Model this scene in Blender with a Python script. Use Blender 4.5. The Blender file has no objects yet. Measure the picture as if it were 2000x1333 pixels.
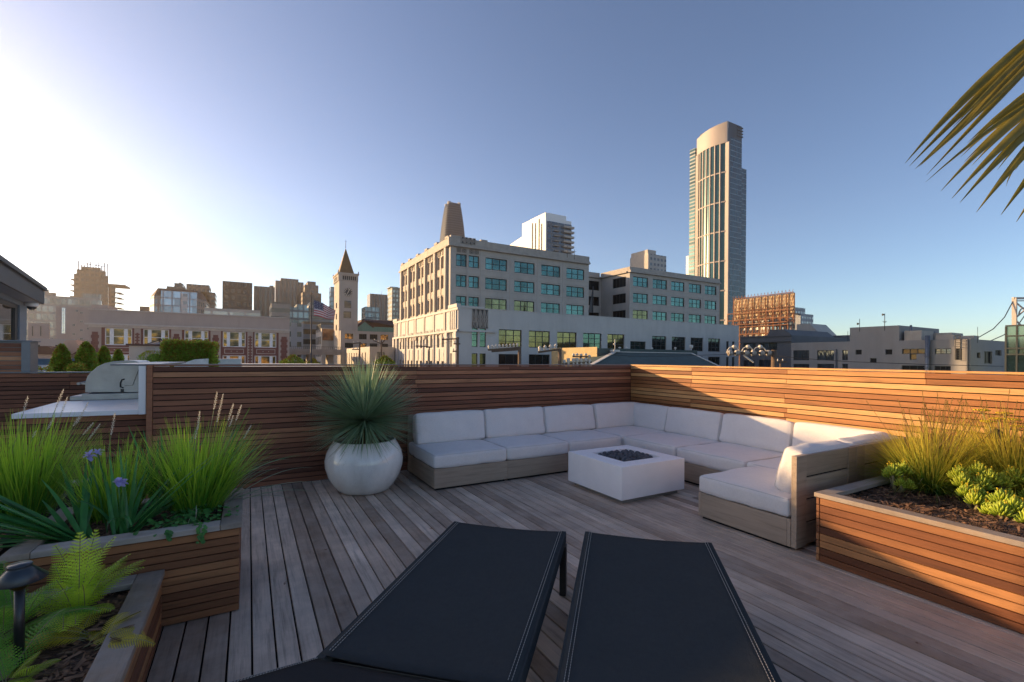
import bpy, bmesh, math, random
from mathutils import Vector, Matrix, noise
SC = bpy.context.scene
COL = SC.collection
rad = math.radians
U = random.uniform
random.seed(7)
# ---------------------------------------------------------------- camera numbers (deck frame: boards run along Y)
GR = -16.2
FPX, YC, ROLL, YAW, CH = 905., 701.4, rad(.43), rad(29.6), 1.6
FW = (math.sin(YAW), math.cos(YAW)); RT = (math.cos(YAW), -math.sin(YAW))
def ray(x, y):
    u = x-1000; v = y-YC
    a = (u*math.cos(ROLL)+v*math.sin(ROLL))/FPX; b = (-u*math.sin(ROLL)+v*math.cos(ROLL))/FPX
    return (FW[0]+RT[0]*a, FW[1]+RT[1]*a, -b)
def W(x, y, Z):
    d = ray(x, y); return Vector((d[0]*Z, d[1]*Z, CH+d[2]*Z))
def gz(x, y, z=0.):
    d = ray(x, y); t = (z-CH)/d[2]; return Vector((d[0]*t, d[1]*t, z))
def gy(x, y, Y):
    d = ray(x, y); t = Y/d[1]; return Vector((d[0]*t, Y, CH+d[2]*t))
def gx(x, y, X):
    d = ray(x, y); t = X/d[0]; return Vector((X, d[1]*t, CH+d[2]*t))
def proj(p):
    z = p[0]*FW[0]+p[1]*FW[1]; a = (p[0]*RT[0]+p[1]*RT[1])/z*FPX; b = -(p[2]-CH)/z*FPX
    return (1000+a*math.cos(ROLL)-b*math.sin(ROLL), YC+a*math.sin(ROLL)+b*math.cos(ROLL))
# ---------------------------------------------------------------- mesh builder
WL = {}
def wloc(o): return WL.get(o.name, Vector((0, 0, 0)))
class MB:
    def __init__(s): s.v = []; s.f = []; s.m = []; s.t = []; s.s = []; s.uv = {}
    def poly(s, pts, m=0, t=0., sm=False):
        i = len(s.v); s.v += [tuple(p) for p in pts]
        s.f.append(tuple(range(i, i+len(pts)))); s.m.append(m); s.t.append(t); s.s.append(sm)
    def raw(s, vs, fs, m=0, t=0., sm=False):
        i = len(s.v); s.v += [tuple(p) for p in vs]
        for f in fs:
            s.f.append(tuple(i+k for k in f)); s.m.append(m); s.t.append(t); s.s.append(sm)
    def box(s, x0, x1, y0, y1, z0, z1, m=0, t=None):
        t = random.random() if t is None else t
        v = [(x, y, z) for z in (z0, z1) for y in (y0, y1) for x in (x0, x1)]
        s.raw(v, [(0, 2, 3, 1), (4, 5, 7, 6), (0, 1, 5, 4), (2, 6, 7, 3), (0, 4, 6, 2), (1, 3, 7, 5)], m, t)
    def hexa(s, b, tp, m=0, t=0.):
        s.raw(list(b)+list(tp), [(3, 2, 1, 0), (4, 5, 6, 7), (0, 1, 5, 4), (1, 2, 6, 5), (2, 3, 7, 6), (3, 0, 4, 7)], m, t)
    def bar(s, p, q, w, h=None, m=0, t=None, up=(0, 0, 1)):
        p = Vector(p); q = Vector(q); h = w if h is None else h; d = (q-p).normalized(); up = Vector(up)
        if abs(d.dot(up)) > .98: up = Vector((0, 1, 0))
        a = d.cross(up).normalized()*w/2; b = a.cross(d).normalized()*h/2
        t = random.random() if t is None else t
        s.hexa([p-a-b, p+a-b, p+a+b, p-a+b], [q-a-b, q+a-b, q+a+b, q-a+b], m, t)
    def tube(s, pts, r, n=8, m=0, t=0., cap=True, sm=True):
        pts = [Vector(p) for p in pts]; rr = r if isinstance(r, (list, tuple)) else [r]*len(pts)
        i0 = len(s.v); ref = None
        for k, p in enumerate(pts):
            d = (pts[min(k+1, len(pts)-1)]-pts[max(k-1, 0)]).normalized()
            if ref is None: ref = Vector((0, 0, 1)) if abs(d.z) < .9 else Vector((1, 0, 0))
            a = d.cross(ref).normalized(); b = d.cross(a).normalized(); ref = a.cross(d)
            for j in range(n):
                c = 2*math.pi*j/n; s.v.append(tuple(p+(a*math.cos(c)+b*math.sin(c))*rr[k]))
        for k in range(len(pts)-1):
            for j in range(n):
                s.f.append((i0+k*n+j, i0+k*n+(j+1) % n, i0+(k+1)*n+(j+1) % n, i0+(k+1)*n+j)); s.m.append(m); s.t.append(t); s.s.append(sm)
        if cap:
            s.f.append(tuple(i0+j for j in range(n))[::-1]); s.m.append(m); s.t.append(t); s.s.append(False)
            e = i0+(len(pts)-1)*n
            s.f.append(tuple(e+j for j in range(n))); s.m.append(m); s.t.append(t); s.s.append(False)
    def lathe(s, prof, c, n=32, m=0, t=0.):
        i0 = len(s.v)
        for r, z in prof:
            for j in range(n):
                a = 2*math.pi*j/n; s.v.append((c[0]+r*math.cos(a), c[1]+r*math.sin(a), c[2]+z))
        for k in range(len(prof)-1):
            for j in range(n):
                s.f.append((i0+k*n+j, i0+k*n+(j+1) % n, i0+(k+1)*n+(j+1) % n, i0+(k+1)*n+j)); s.m.append(m); s.t.append(t); s.s.append(True)
    def ext(s, poly, vec, m=0, t=0., caps=True):   # extrude a planar polygon along vec
        vec = Vector(vec); a = [Vector(p) for p in poly]; n = len(a)
        s.raw(a+[p+vec for p in a], [(i, (i+1) % n, n+(i+1) % n, n+i) for i in range(n)]+([tuple(range(n))[::-1], tuple(range(n, 2*n))] if caps else []), m, t)
    def blade(s, p, d, L, w, droop, n=4, m=0, t=None, fold=0., side=None, tipw=.08, belly=.35):
        # a leaf ribbon from p along d bending down; belly: where it is widest
        t = random.random() if t is None else t
        p = Vector(p); d = Vector(d).normalized(); st = L/n; i0 = len(s.v)
        sd = Vector(side) if side else d.cross(Vector((0, 0, 1)))
        if sd.length < .05: sd = Vector((U(-1, 1), U(-1, 1), 0))
        sd.normalize()
        for k in range(n+1):
            u = k/n; ww = w*(tipw+(1-tipw)*(min(1, .55+.45*u/belly) if u < belly else max(0, 1-((u-belly)/(1-belly))**1.6)))/2
            nn = sd.cross(d).normalized()
            if fold:
                s.v += [tuple(p-sd*ww+nn*ww*fold), tuple(p), tuple(p+sd*ww+nn*ww*fold)]
            else:
                s.v += [tuple(p-sd*ww), tuple(p+sd*ww)]
            p = p+d*st; d = (d+Vector((0, 0, -1))*droop*st/L*(.5+u)).normalized()
        c = 3 if fold else 2
        for k in range(n):
            for j in range(c-1):
                a = i0+k*c+j; s.f.append((a, a+1, a+c+1, a+c)); s.m.append(m); s.t.append(t); s.s.append(True)
    def build(s, name, mats, parent=None, bevel=0., weld=False, seg=2, org=None, smooth=False, xf=None):
        if xf is not None: s.v = [tuple(xf @ Vector(p)) for p in s.v]
        me = bpy.data.meshes.new(name)
        if parent is not None: o0 = wloc(parent)
        elif org is not None: o0 = Vector(org)
        else:
            xs = [p[0] for p in s.v]; ys = [p[1] for p in s.v]; zs = [p[2] for p in s.v]
            o0 = Vector(((min(xs)+max(xs))/2, (min(ys)+max(ys))/2, min(zs)))
        me.from_pydata([(p[0]-o0.x, p[1]-o0.y, p[2]-o0.z) for p in s.v], [], s.f)
        for mt in (mats if isinstance(mats, (list, tuple)) else [mats]): me.materials.append(mt)
        me.polygons.foreach_set('material_index', s.m)
        me.polygons.foreach_set('use_smooth', [True]*len(s.f) if smooth else s.s)
        at = me.attributes.new('tint', 'FLOAT', 'FACE'); at.data.foreach_set('value', s.t)
        if s.uv:
            uv = me.uv_layers.new(name='uv')
            for pi, co in s.uv.items():
                for k, li in enumerate(me.polygons[pi].loop_indices): uv.data[li].uv = co[k]
        me.update()
        if weld:
            bm = bmesh.new(); bm.from_mesh(me); bmesh.ops.remove_doubles(bm, verts=bm.verts, dist=1e-4); bm.to_mesh(me); bm.free()
        o = bpy.data.objects.new(name, me); COL.objects.link(o)
        WL[o.name] = o0
        if parent is not None: o.parent = parent
        else: o.location = o0
        if bevel:
            b = o.modifiers.new('bevel', 'BEVEL'); b.width = bevel; b.segments = seg; b.limit_method = 'ANGLE'; b.angle_limit = rad(40)
        return o
def tag(o, label, cat, group=None):
    o['label'] = label; o['category'] = cat
    if group: o['group'] = group
    return o
def struct(o, kind='structure'): o['kind'] = kind; return o
def thing(name, label, cat, loc=(0, 0, 0), group=None):
    o = bpy.data.objects.new(name, None); COL.objects.link(o); o.location = loc; o.empty_display_size = .2
    WL[o.name] = Vector(loc); return tag(o, label, cat, group)
def kids(o): return [c for c in ALLKIDS.get(o.name, [])] if False else list(o.children)
def copy_tree(o, loc, label=None, parent=None, group=None):
    c = o.copy(); COL.objects.link(c)
    if parent is None: c.location = loc; WL[c.name] = Vector(loc)
    else: c.parent = parent
    if label: c['label'] = label
    if group: c['group'] = group
    for k in list(o.children): copy_tree(k, None, None, c)
    return c
# ---------------------------------------------------------------- materials
class NT:
    def __init__(s, name):
        s.mat = bpy.data.materials.new(name); s.mat.use_nodes = True; s.n = s.mat.node_tree.nodes; s.l = s.mat.node_tree.links
        s.b = s.n['Principled BSDF']; s.out = s.n['Material Output']
    def N(s, typ, **k):
        n = s.n.new('ShaderNode'+typ)
        for a, b in k.items(): setattr(n, a, b)
        return n
    def L(s, a, b): s.l.new(a, b)
    def val(s, x, sock):
        if isinstance(x, (int, float)): sock.default_value = x
        elif isinstance(x, tuple): sock.default_value = (x+(1,))[:4] if sock.type == 'RGBA' else x
        else: s.L(x, sock)
    def math(s, op, a, b=0., c=None):
        n = s.N('Math', operation=op); s.val(a, n.inputs[0]); s.val(b, n.inputs[1])
        if c is not None: s.val(c, n.inputs[2])
        return n.outputs[0]
    def mix(s, f, a, b, mode='MIX'):
        n = s.N('MixRGB', blend_type=mode); s.val(f, n.inputs[0]); s.val(a, n.inputs[1]); s.val(b, n.inputs[2]); return n.outputs[0]
    def obj(s, which='Object'):
        return s.N('TexCoord').outputs[which]
    def mapped(s, sc, off=None, which='Object'):
        m = s.N('Mapping'); s.L(s.obj(which), m.inputs[0]); m.inputs['Scale'].default_value = sc
        if off is not None: s.L(off, m.inputs['Location'])
        return m.outputs[0]
    def noise(s, vec, scale, detail=4, rough=.55):
        n = s.N('TexNoise'); s.L(vec, n.inputs['Vector']); n.inputs['Scale'].default_value = scale
        n.inputs['Detail'].default_value = detail; n.inputs['Roughness'].default_value = rough; return n.outputs[0]
    def ramp(s, f, stops):
        n = s.N('ValToRGB'); s.val(f, n.inputs[0]); e = n.color_ramp.elements
        for i, (p, c) in enumerate(stops):
            el = e[i] if i < 2 else e.new(p)
            el.position = p; el.color = tuple(c)+(1,)
        return n.outputs[0]
    def tint(s):
        n = s.N('Attribute'); n.attribute_name = 'tint'; return n.outputs['Fac']
    def bump(s, h, st, dist=.01):
        n = s.N('Bump'); n.inputs['Strength'].default_value = st; n.inputs['Distance'].default_value = dist
        s.L(h, n.inputs['Height']); s.L(n.outputs[0], s.b.inputs['Normal'])
    def set(s, **k):
        for a, v in k.items(): s.val(v, s.b.inputs[a.replace('_', ' ')])
        return s
def mul(c, k): return tuple(min(1, x*k) for x in c)
def pm(name, col, rough=.6, var=.12, scale=4., bump=.0, bs=60., metal=0., spec=.5, dirt=0.):
    t = NT(name); v = t.mapped((1, 1, 1))
    f = t.noise(v, scale, 5)
    c = t.ramp(f, [(.3, mul(col, 1-var)), (.7, mul(col, 1+var))])
    if dirt:
        g = t.noise(t.mapped((2.5, 2.5, .35)), scale*.6, 6, .7)
        c = t.mix(t.math('MULTIPLY', t.ramp(g, [(.45, (0, 0, 0)), (.75, (1, 1, 1))]), dirt), c, mul(col, .45))
    t.set(Base_Color=c, Roughness=rough, Metallic=metal); t.b.inputs['Specular IOR Level'].default_value = spec
    if bump: t.bump(t.noise(v, bs, 3), bump, .004)
    return t.mat
def wood(name, stops, axis, rough=.65, grain=.35, weather=None, bump=.25):
    t = NT(name); ti = t.tint()
    off = t.N('CombineXYZ'); r = t.math('MULTIPLY', ti, 37.)
    for i in range(3): t.L(r, off.inputs[i])
    sc = [22., 22., 22.]; sc[axis] = 1.1
    v = t.mapped(tuple(sc), off.outputs[0])
    fine = [90., 90., 90.]; fine[axis] = 3.
    g1 = t.noise(v, 1.6, 6, .62); g2 = t.noise(t.mapped(tuple(fine), off.outputs[0]), 1.5, 4, .7)
    g = t.math('ADD', t.math('MULTIPLY', g1, .65), t.math('MULTIPLY', g2, .35))
    base = t.ramp(ti, stops)
    c = t.mix(1., base, t.ramp(g, [(.28, (1-grain*1.5,)*3), (.5, (1, 1, 1)), (.74, (1+grain*.6,)*3)]), 'MULTIPLY')
    big = t.noise(t.mapped((1.2, 1.2, 1.2), off.outputs[0]), 1.4, 4, .6)
    c = t.mix(t.ramp(big, [(.35, (0, 0, 0)), (.75, (.35, .35, .35))]), c, mul(stops[0][1], .8))
    if weather:
        wv = t.noise(t.mapped((3, 3, 3), off.outputs[0]), 1., 5, .7)
        st = t.noise(t.mapped((1.3, 1.3, 1.3)), 1.7, 6, .65); c = t.mix(t.ramp(st, [(.42, (.42, .42, .42)), (.6, (0, 0, 0))]), c, mul(weather[0], .38))
        c = t.mix(t.math('MULTIPLY', t.ramp(wv, [(.4, (0, 0, 0)), (.7, (1, 1, 1))]), weather[1]), c, weather[0])
    t.set(Base_Color=c, Roughness=t.math('ADD', rough-.1, t.math('MULTIPLY', g, .2)))
    t.b.inputs['Specular IOR Level'].default_value = .35
    t.bump(g, bump, .004); return t.mat
def leaf(name, c1, c2, trans=.35, rough=.5, tcol=None):
    t = NT(name); ti = t.tint()
    c = t.ramp(ti, [(0., c1), (1., c2)])
    nz = t.noise(t.mapped((1, 1, 1)), 9., 3); c = t.mix(.5, c, t.ramp(nz, [(.3, mul(c1, .7)), (.7, mul(c2, 1.15))]))
    t.set(Base_Color=c, Roughness=rough); t.b.inputs['Specular IOR Level'].default_value = .35
    if trans:
        tr = t.N('BsdfTranslucent'); t.L(t.mix(.6, c, tcol or mul(c2, 1.8)), tr.inputs[0])
        mx = t.N('MixShader'); mx.inputs[0].default_value = trans
        t.L(t.b.outputs[0], mx.inputs[1]); t.L(tr.outputs[0], mx.inputs[2]); t.L(mx.outputs[0], t.out.inputs[0])
    return t.mat
def glass(name, col, rough=.06, metal=.8, var=.35, scale=.35):
    t = NT(name); f = t.noise(t.mapped((1, 1, 1)), scale, 2); ti = t.tint()
    c = t.mix(.5, t.ramp(f, [(.3, mul(col, 1-var)), (.7, mul(col, 1+var))]), t.ramp(ti, [(0., mul(col, 1-var)), (1., mul(col, 1+var))]))
    t.set(Base_Color=c, Roughness=rough, Metallic=metal); return t.mat
def facade(name, wall, gl, fh=3.6, bw=3., wf=.6, hf=.55, rough=.7, grough=.15, band=None, gmetal=.5, z0=0.):
    # real wall colour with rows of flush windows in object space
    t = NT(name); o = t.obj('Object'); s = t.N('SeparateXYZ'); t.L(o, s.inputs[0])
    n = t.N('SeparateXYZ'); t.L(t.obj('Normal'), n.inputs[0])
    ax = t.math('ABSOLUTE', n.outputs[0]); ay = t.math('ABSOLUTE', n.outputs[1]); az = t.math('ABSOLUTE', n.outputs[2])
    u = t.math('ADD', t.math('MULTIPLY', s.outputs[0], ay), t.math('MULTIPLY', s.outputs[1], ax))
    fu = t.math('FRACT', t.math('ADD', t.math('DIVIDE', u, bw), 100.25)); fv = t.math('FRACT', t.math('DIVIDE', t.math('ADD', s.outputs[2], z0), fh))
    m = t.math('MULTIPLY', t.math('LESS_THAN', t.math('ABSOLUTE', t.math('SUBTRACT', fu, .5)), wf/2), t.math('LESS_THAN', t.math('ABSOLUTE', t.math('SUBTRACT', fv, .5)), hf/2))
    m = t.math('MULTIPLY', m, t.math('LESS_THAN', az, .5))
    cu = t.math('FLOOR', t.math('DIVIDE', u, bw)); cv = t.math('FLOOR', t.math('DIVIDE', s.outputs[2], fh))
    wn = t.N('TexWhiteNoise', noise_dimensions='2D'); cc = t.N('CombineXYZ'); t.L(cu, cc.inputs[0]); t.L(cv, cc.inputs[1]); t.L(cc.outputs[0], wn.inputs['Vector'])
    g = t.ramp(wn.outputs['Value'], [(0., mul(gl, .55)), (1., mul(gl, 1.5))])
    wn2 = t.noise(t.mapped((1, 1, .3)), .15, 4)
    wc = t.ramp(wn2, [(.3, mul(wall, .86)), (.7, mul(wall, 1.1))])
    t.set(Base_Color=t.mix(m, wc, g), Roughness=t.math('ADD', rough, t.math('MULTIPLY', m, grough-rough)), Metallic=t.math('MULTIPLY', m, gmetal))
    return t.mat
WD = [(0., (.10, .042, .024)), (.35, (.20, .085, .042)), (.65, (.34, .16, .075)), (1., (.52, .29, .14))]
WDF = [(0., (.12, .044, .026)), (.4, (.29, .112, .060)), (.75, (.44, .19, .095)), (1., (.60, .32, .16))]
GREYW = [(0., (.25, .165, .11)), (.3, (.46, .33, .24)), (.6, (.64, .485, .37)), (1., (.84, .67, .53))]
M = {}
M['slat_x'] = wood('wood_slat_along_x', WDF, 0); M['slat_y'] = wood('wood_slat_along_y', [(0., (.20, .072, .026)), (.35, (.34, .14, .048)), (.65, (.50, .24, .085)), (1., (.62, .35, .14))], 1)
M['deck'] = wood('wood_deck', GREYW, 1, .6, .5, ((.62, .50, .41), .4), .35)
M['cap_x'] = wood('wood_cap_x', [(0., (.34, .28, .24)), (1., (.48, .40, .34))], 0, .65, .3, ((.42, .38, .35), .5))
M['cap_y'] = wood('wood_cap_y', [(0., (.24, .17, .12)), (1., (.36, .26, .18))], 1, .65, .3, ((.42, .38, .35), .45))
M['pl_x'] = wood('wood_planter_x', [(0., (.15, .058, .026)), (.5, (.30, .125, .052)), (1., (.46, .21, .085))], 0)
M['pl_y'] = wood('wood_planter_y', [(0., (.11, .036, .015)), (.55, (.20, .07, .026)), (1., (.50, .23, .085))], 1)
M['teak_x'] = wood('teak_x', [(0., (.30, .225, .165)), (1., (.46, .355, .265))], 0, .6, .3)
M['teak_y'] = wood('teak_y', [(0., (.30, .225, .165)), (1., (.46, .355, .265))], 1, .6, .3)
M['dark'] = pm('dark_backing', (.008, .007, .007), .9)
M['metal_trim'] = pm('grey_metal_trim', (.17, .18, .20), .4, .1, 6, metal=.6)
M['steel'] = pm('brushed_steel', (.33, .325, .32), .38, .14, 5, metal=1.)
M['dsteel'] = pm('dark_steel', (.02, .02, .022), .4)
M['counter'] = pm('white_countertop', (.74, .73, .74), .35, .04, 3)
M['white'] = pm('white_concrete', (.84, .80, .79), .55, .05, 3, .08, 90)
M['slab'] = pm('fire_pit_base', (.22, .20, .18), .8, .15)
M['lava'] = pm('lava_rock', (.075, .077, .088), .8, .3, 30, .3, 80)
def fabric(name, col, weave=700., rough=.9, sheen=.15):
    t = NT(name); v = t.mapped((1, 1, 1))
    w1 = t.noise(t.mapped((1, .06, .06)), weave, 2); w2 = t.noise(t.mapped((.06, 1, .06)), weave, 2); w3 = t.noise(t.mapped((.06, .06, 1)), weave, 2)
    h = t.math('ADD', t.math('ADD', w1, w2), w3)
    big = t.noise(v, 5., 4)
    c = t.mix(.5, t.ramp(big, [(.3, mul(col, .93)), (.7, mul(col, 1.05))]), t.ramp(t.math('DIVIDE', h, 3.), [(.35, mul(col, .82)), (.65, mul(col, 1.12))]))
    t.set(Base_Color=c, Roughness=rough); t.b.inputs['Sheen Weight'].default_value = sheen
    t.bump(t.math('ADD', t.math('MULTIPLY', h, .3), t.noise(v, 11., 5)), .45, .014); return t.mat
M['cush'] = fabric('cushion_fabric', (.72, .675, .655))
M['pipe'] = fabric('cushion_piping', (.56, .53, .52))
M['sling'] = fabric('black_sling', (.05, .054, .056), 500., 1., .0); M['sling'].node_tree.nodes['Principled BSDF'].inputs['Specular IOR Level'].default_value = .02
M['sling_grey'] = fabric('grey_sling', (.040, .040, .041), 500., .9, .0); M['sling_grey'].node_tree.nodes['Principled BSDF'].inputs['Specular IOR Level'].default_value = .0
M['thread'] = pm('pale_thread', (.30, .29, .27), .8)
M['black'] = pm('black_metal', (.012, .012, .014), .35, .2, 8)
M['bronze'] = pm('bronze_fitting', (.11, .06, .03), .35, metal=.8)
M['navy'] = pm('blue_black_paint', (.018, .026, .036), .28, .2, 6)
def mulch():
    t = NT('bark_mulch'); v = t.mapped((1, 1, 1))
    vo = t.N('TexVoronoi'); t.L(t.mapped((1., 2.2, 1.)), vo.inputs[0]); vo.inputs['Scale'].default_value = 46.
    c = t.ramp(t.noise(vo.outputs['Color'], 3., 2), [(.2, (.022, .012, .008)), (.5, (.09, .046, .028)), (.8, (.22, .115, .065))])
    t.set(Base_Color=c, Roughness=.9); t.bump(vo.outputs['Distance'], .8, .03); return t.mat
M['mulch'] = mulch()
M['chip'] = leaf('bark_chips', (.03, .016, .01), (.34, .18, .10), 0, .85)
def glaze():
    t = NT('pot_glaze'); v = t.mapped((1, 1, 1))
    c = t.ramp(t.noise(t.mapped((1, 1, .45)), 4.5, 7, .65), [(.3, (.60, .575, .535)), (.5, (.70, .68, .64)), (.68, (.78, .76, .72))])
    sp = t.noise(v, 70., 3); c = t.mix(t.ramp(sp, [(.66, (0, 0, 0)), (.74, (.6, .6, .6))]), c, (.25, .23, .2))
    t.set(Base_Color=c, Roughness=t.math('ADD', .06, t.math('MULTIPLY', t.noise(v, 7., 4), .16)))
    t.b.inputs['Coat Weight'].default_value = .4; t.bump(t.noise(v, 12., 5), .12, .01); return t.mat
M['pot'] = glaze()
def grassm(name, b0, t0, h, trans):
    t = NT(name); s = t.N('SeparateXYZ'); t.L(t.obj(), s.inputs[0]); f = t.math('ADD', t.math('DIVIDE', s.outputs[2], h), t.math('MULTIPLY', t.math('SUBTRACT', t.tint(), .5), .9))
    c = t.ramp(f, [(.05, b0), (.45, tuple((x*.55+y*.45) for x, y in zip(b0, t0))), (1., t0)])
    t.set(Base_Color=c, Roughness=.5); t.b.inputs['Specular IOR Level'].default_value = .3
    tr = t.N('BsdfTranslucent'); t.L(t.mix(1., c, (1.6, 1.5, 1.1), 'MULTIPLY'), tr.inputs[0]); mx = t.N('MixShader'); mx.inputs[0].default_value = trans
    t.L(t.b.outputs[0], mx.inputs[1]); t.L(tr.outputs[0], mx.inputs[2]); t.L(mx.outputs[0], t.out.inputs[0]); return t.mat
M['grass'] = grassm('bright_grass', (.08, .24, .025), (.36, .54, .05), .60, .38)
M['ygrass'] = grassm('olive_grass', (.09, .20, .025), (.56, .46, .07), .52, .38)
M['iris'] = leaf('iris_leaf', (.028, .13, .04), (.08, .28, .07), .28, .32, (.14, .42, .06))
M['paleleaf'] = leaf('pale_leaf_edge', (.10, .17, .08), (.32, .36, .24), .25, .4)
M['seed'] = leaf('seed_heads', (.42, .35, .27), (.72, .64, .52), .3, .8)
M['rustseed'] = leaf('rust_seed_stalks', (.16, .10, .03), (.34, .24, .07), .3, .7)
M['petal'] = leaf('lilac_petals', (.30, .27, .62), (.52, .48, .82), .35, .6)
M['fern'] = leaf('fern_green', (.26, .46, .02), (.66, .80, .07), .5, .5, (.50, .72, .05))
M['fernd'] = leaf('fern_dark', (.07, .20, .025), (.18, .38, .04), .3, .5)
M['ferny'] = leaf('fern_yellow', (.32, .29, .02), (.58, .48, .05), .35, .6)
M['fernb'] = leaf('fern_brown', (.05, .022, .012), (.16, .075, .03), .15, .8)
M['creep'] = leaf('creeper_leaf', (.03, .12, .03), (.08, .24, .05), .25, .4)
M['yucca'] = leaf('yucca_leaf', (.10, .20, .10), (.36, .48, .28), .15, .42)
M['ydry'] = leaf('yucca_dry_leaf', (.13, .13, .06), (.30, .27, .13), .15, .6)
M['succ'] = leaf('succulent_leaf', (.24, .38, .03), (.56, .60, .07), .2, .4)
M['succs'] = pm('succulent_stem', (.20, .17, .08), .7)
M['yarrow'] = leaf('yellow_flower', (.60, .42, .02), (.80, .62, .05), .25, .7)
M['palm'] = leaf('palm_leaf', (.08, .09, .012), (.26, .20, .035), .3, .4)
M['palmb'] = pm('palm_trunk', (.10, .07, .045), .9, .4, 12, .6, 20)
M['topi'] = leaf('clipped_leaf', (.03, .10, .012), (.36, .50, .06), .45, .5, (.62, .70, .06))
M['topir'] = leaf('clipped_leaf_orange', (.16, .13, .015), (.42, .24, .035), .42, .5, (.7, .4, .05))
M['bark'] = pm('bark', (.05, .035, .025), .9)
# ---------------------------------------------------------------- camera, sun, sky
cam = bpy.data.cameras.new('camera'); co = bpy.data.objects.new('camera', cam); COL.objects.link(co)
cam.sensor_width = 36; cam.sensor_fit = 'HORIZONTAL'; cam.lens = 36*FPX/2000; cam.shift_y = (YC-666.5)/2000
cam.clip_start = .05; cam.clip_end = 6000
co.location = (0, 0, CH)
co.matrix_world = Matrix.Translation((0, 0, CH)) @ Matrix.Rotation(-YAW, 4, 'Z') @ Matrix.Rotation(rad(90), 4, 'X') @ Matrix.Rotation(ROLL, 4, 'Z')
SC.camera = co
SKYG, SKYS, SKYK = 1.1, .98, .055
HZD, HZA = .00015, .6
SAZ = rad(40.5); SEL = math.atan(.262*math.cos(SAZ))
sd = Vector((-math.sin(SAZ)*math.cos(SEL), math.cos(SAZ)*math.cos(SEL), math.sin(SEL)))
sl = bpy.data.lights.new('sun', 'SUN'); so = bpy.data.objects.new('sun', sl); COL.objects.link(so)
sl.energy = 2.3; sl.angle = rad(.6); sl.color = (1., .66, .33)
so.rotation_euler = sd.to_track_quat('Z', 'Y').to_euler(); so.location = (-6, 9, 14)
wd = bpy.data.worlds.new('World'); SC.world = wd; wd.use_nodes = True
wn_ = wd.node_tree.nodes; sk = wn_.new('ShaderNodeTexSky'); sk.sky_type = 'NISHITA'; sk.sun_disc = False
sk.sun_elevation = SEL; sk.sun_rotation = -SAZ; sk.air_density = .8; sk.dust_density = .6; sk.ozone_density = 3.; sk.altitude = 0
gm = wn_.new('ShaderNodeGamma'); gm.inputs[1].default_value = SKYG
hs = wn_.new('ShaderNodeHueSaturation'); hs.inputs['Saturation'].default_value = SKYS; hs.inputs['Hue'].default_value = .505
wd.node_tree.links.new(sk.outputs[0], gm.inputs[0]); wd.node_tree.links.new(gm.outputs[0], hs.inputs['Color']); tn = wn_.new('ShaderNodeMixRGB'); tn.blend_type = 'MULTIPLY'; tn.inputs[0].default_value = 1; tn.inputs[2].default_value = (1.16, .985, .84, 1); wd.node_tree.links.new(hs.outputs[0], tn.inputs[1]); wd.node_tree.links.new(tn.outputs[0], wn_['Background'].inputs[0])
wn_['Background'].inputs[1].default_value = SKYK
vs = SC.view_settings; SC.display_settings.display_device = 'sRGB'; vs.view_transform = 'Standard'; vs.look = 'None'; vs.gamma = 1; vs.exposure = 2.15
SC.cycles.use_denoising = True; SC.cycles.max_bounces = 7; SC.cycles.diffuse_bounces = 5; SC.cycles.glossy_bounces = 3; SC.cycles.transmission_bounces = 3
SC.cycles.volume_bounces = 0; SC.cycles.sample_clamp_indirect = 6
# ================================================================= DECK AND NEAR THINGS
YF, XF, FH = 6.476, 6.25, 1.51
mb = MB(); pit = .1145; gap = .0098
k = int(-4.3/pit)
while k*pit < XF:
    x0 = .026+k*pit; ys = [-2.5, YF]
    r = U(0, 1)
    if r < .45: ys = [-2.5, U(-1, 5.5), YF]
    for a, b in zip(ys, ys[1:]): mb.box(x0+gap/2, x0+pit-gap/2, a+.0015, b-.0015, -.028, U(-.001, .0008))
    k += 1
struct(mb.build('deck', M['deck'], org=(0, 0, 0), bevel=.0025, seg=1))
mb = MB(); mb.box(-4.6, XF+.3, -2.8, 9.4, -.6, -.05); struct(mb.build('deck_base', M['dark'], org=(0, 0, -.6)))

def slats(mb, ax, face, s0, s1, z0, z1, n, joints, th=.022, gap=.0098, m=0, lo=0., hi=1., sgn=1):
    p = (z1-z0)/n
    for i in range(n):
        js = sorted([j+U(-.02, .02) for j in joints if random.random() < .55]); e = [s0]+js+[s1]
        for a, b in zip(e, e[1:]):
            if b-a < .05: continue
            t = lo+(hi-lo)*random.random()**1.15; d = U(-.0015, .0015)
            f0, f1 = sorted((face+d, face+sgn*th+d))
            if ax == 'x': mb.box(a+.001, b-.001, f0, f1, z0+i*p+gap/2, z0+(i+1)*p-gap/2, m, t)
            else: mb.box(f0, f1, a+.001, b-.001, z0+i*p+gap/2, z0+(i+1)*p-gap/2, m, t)
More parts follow.
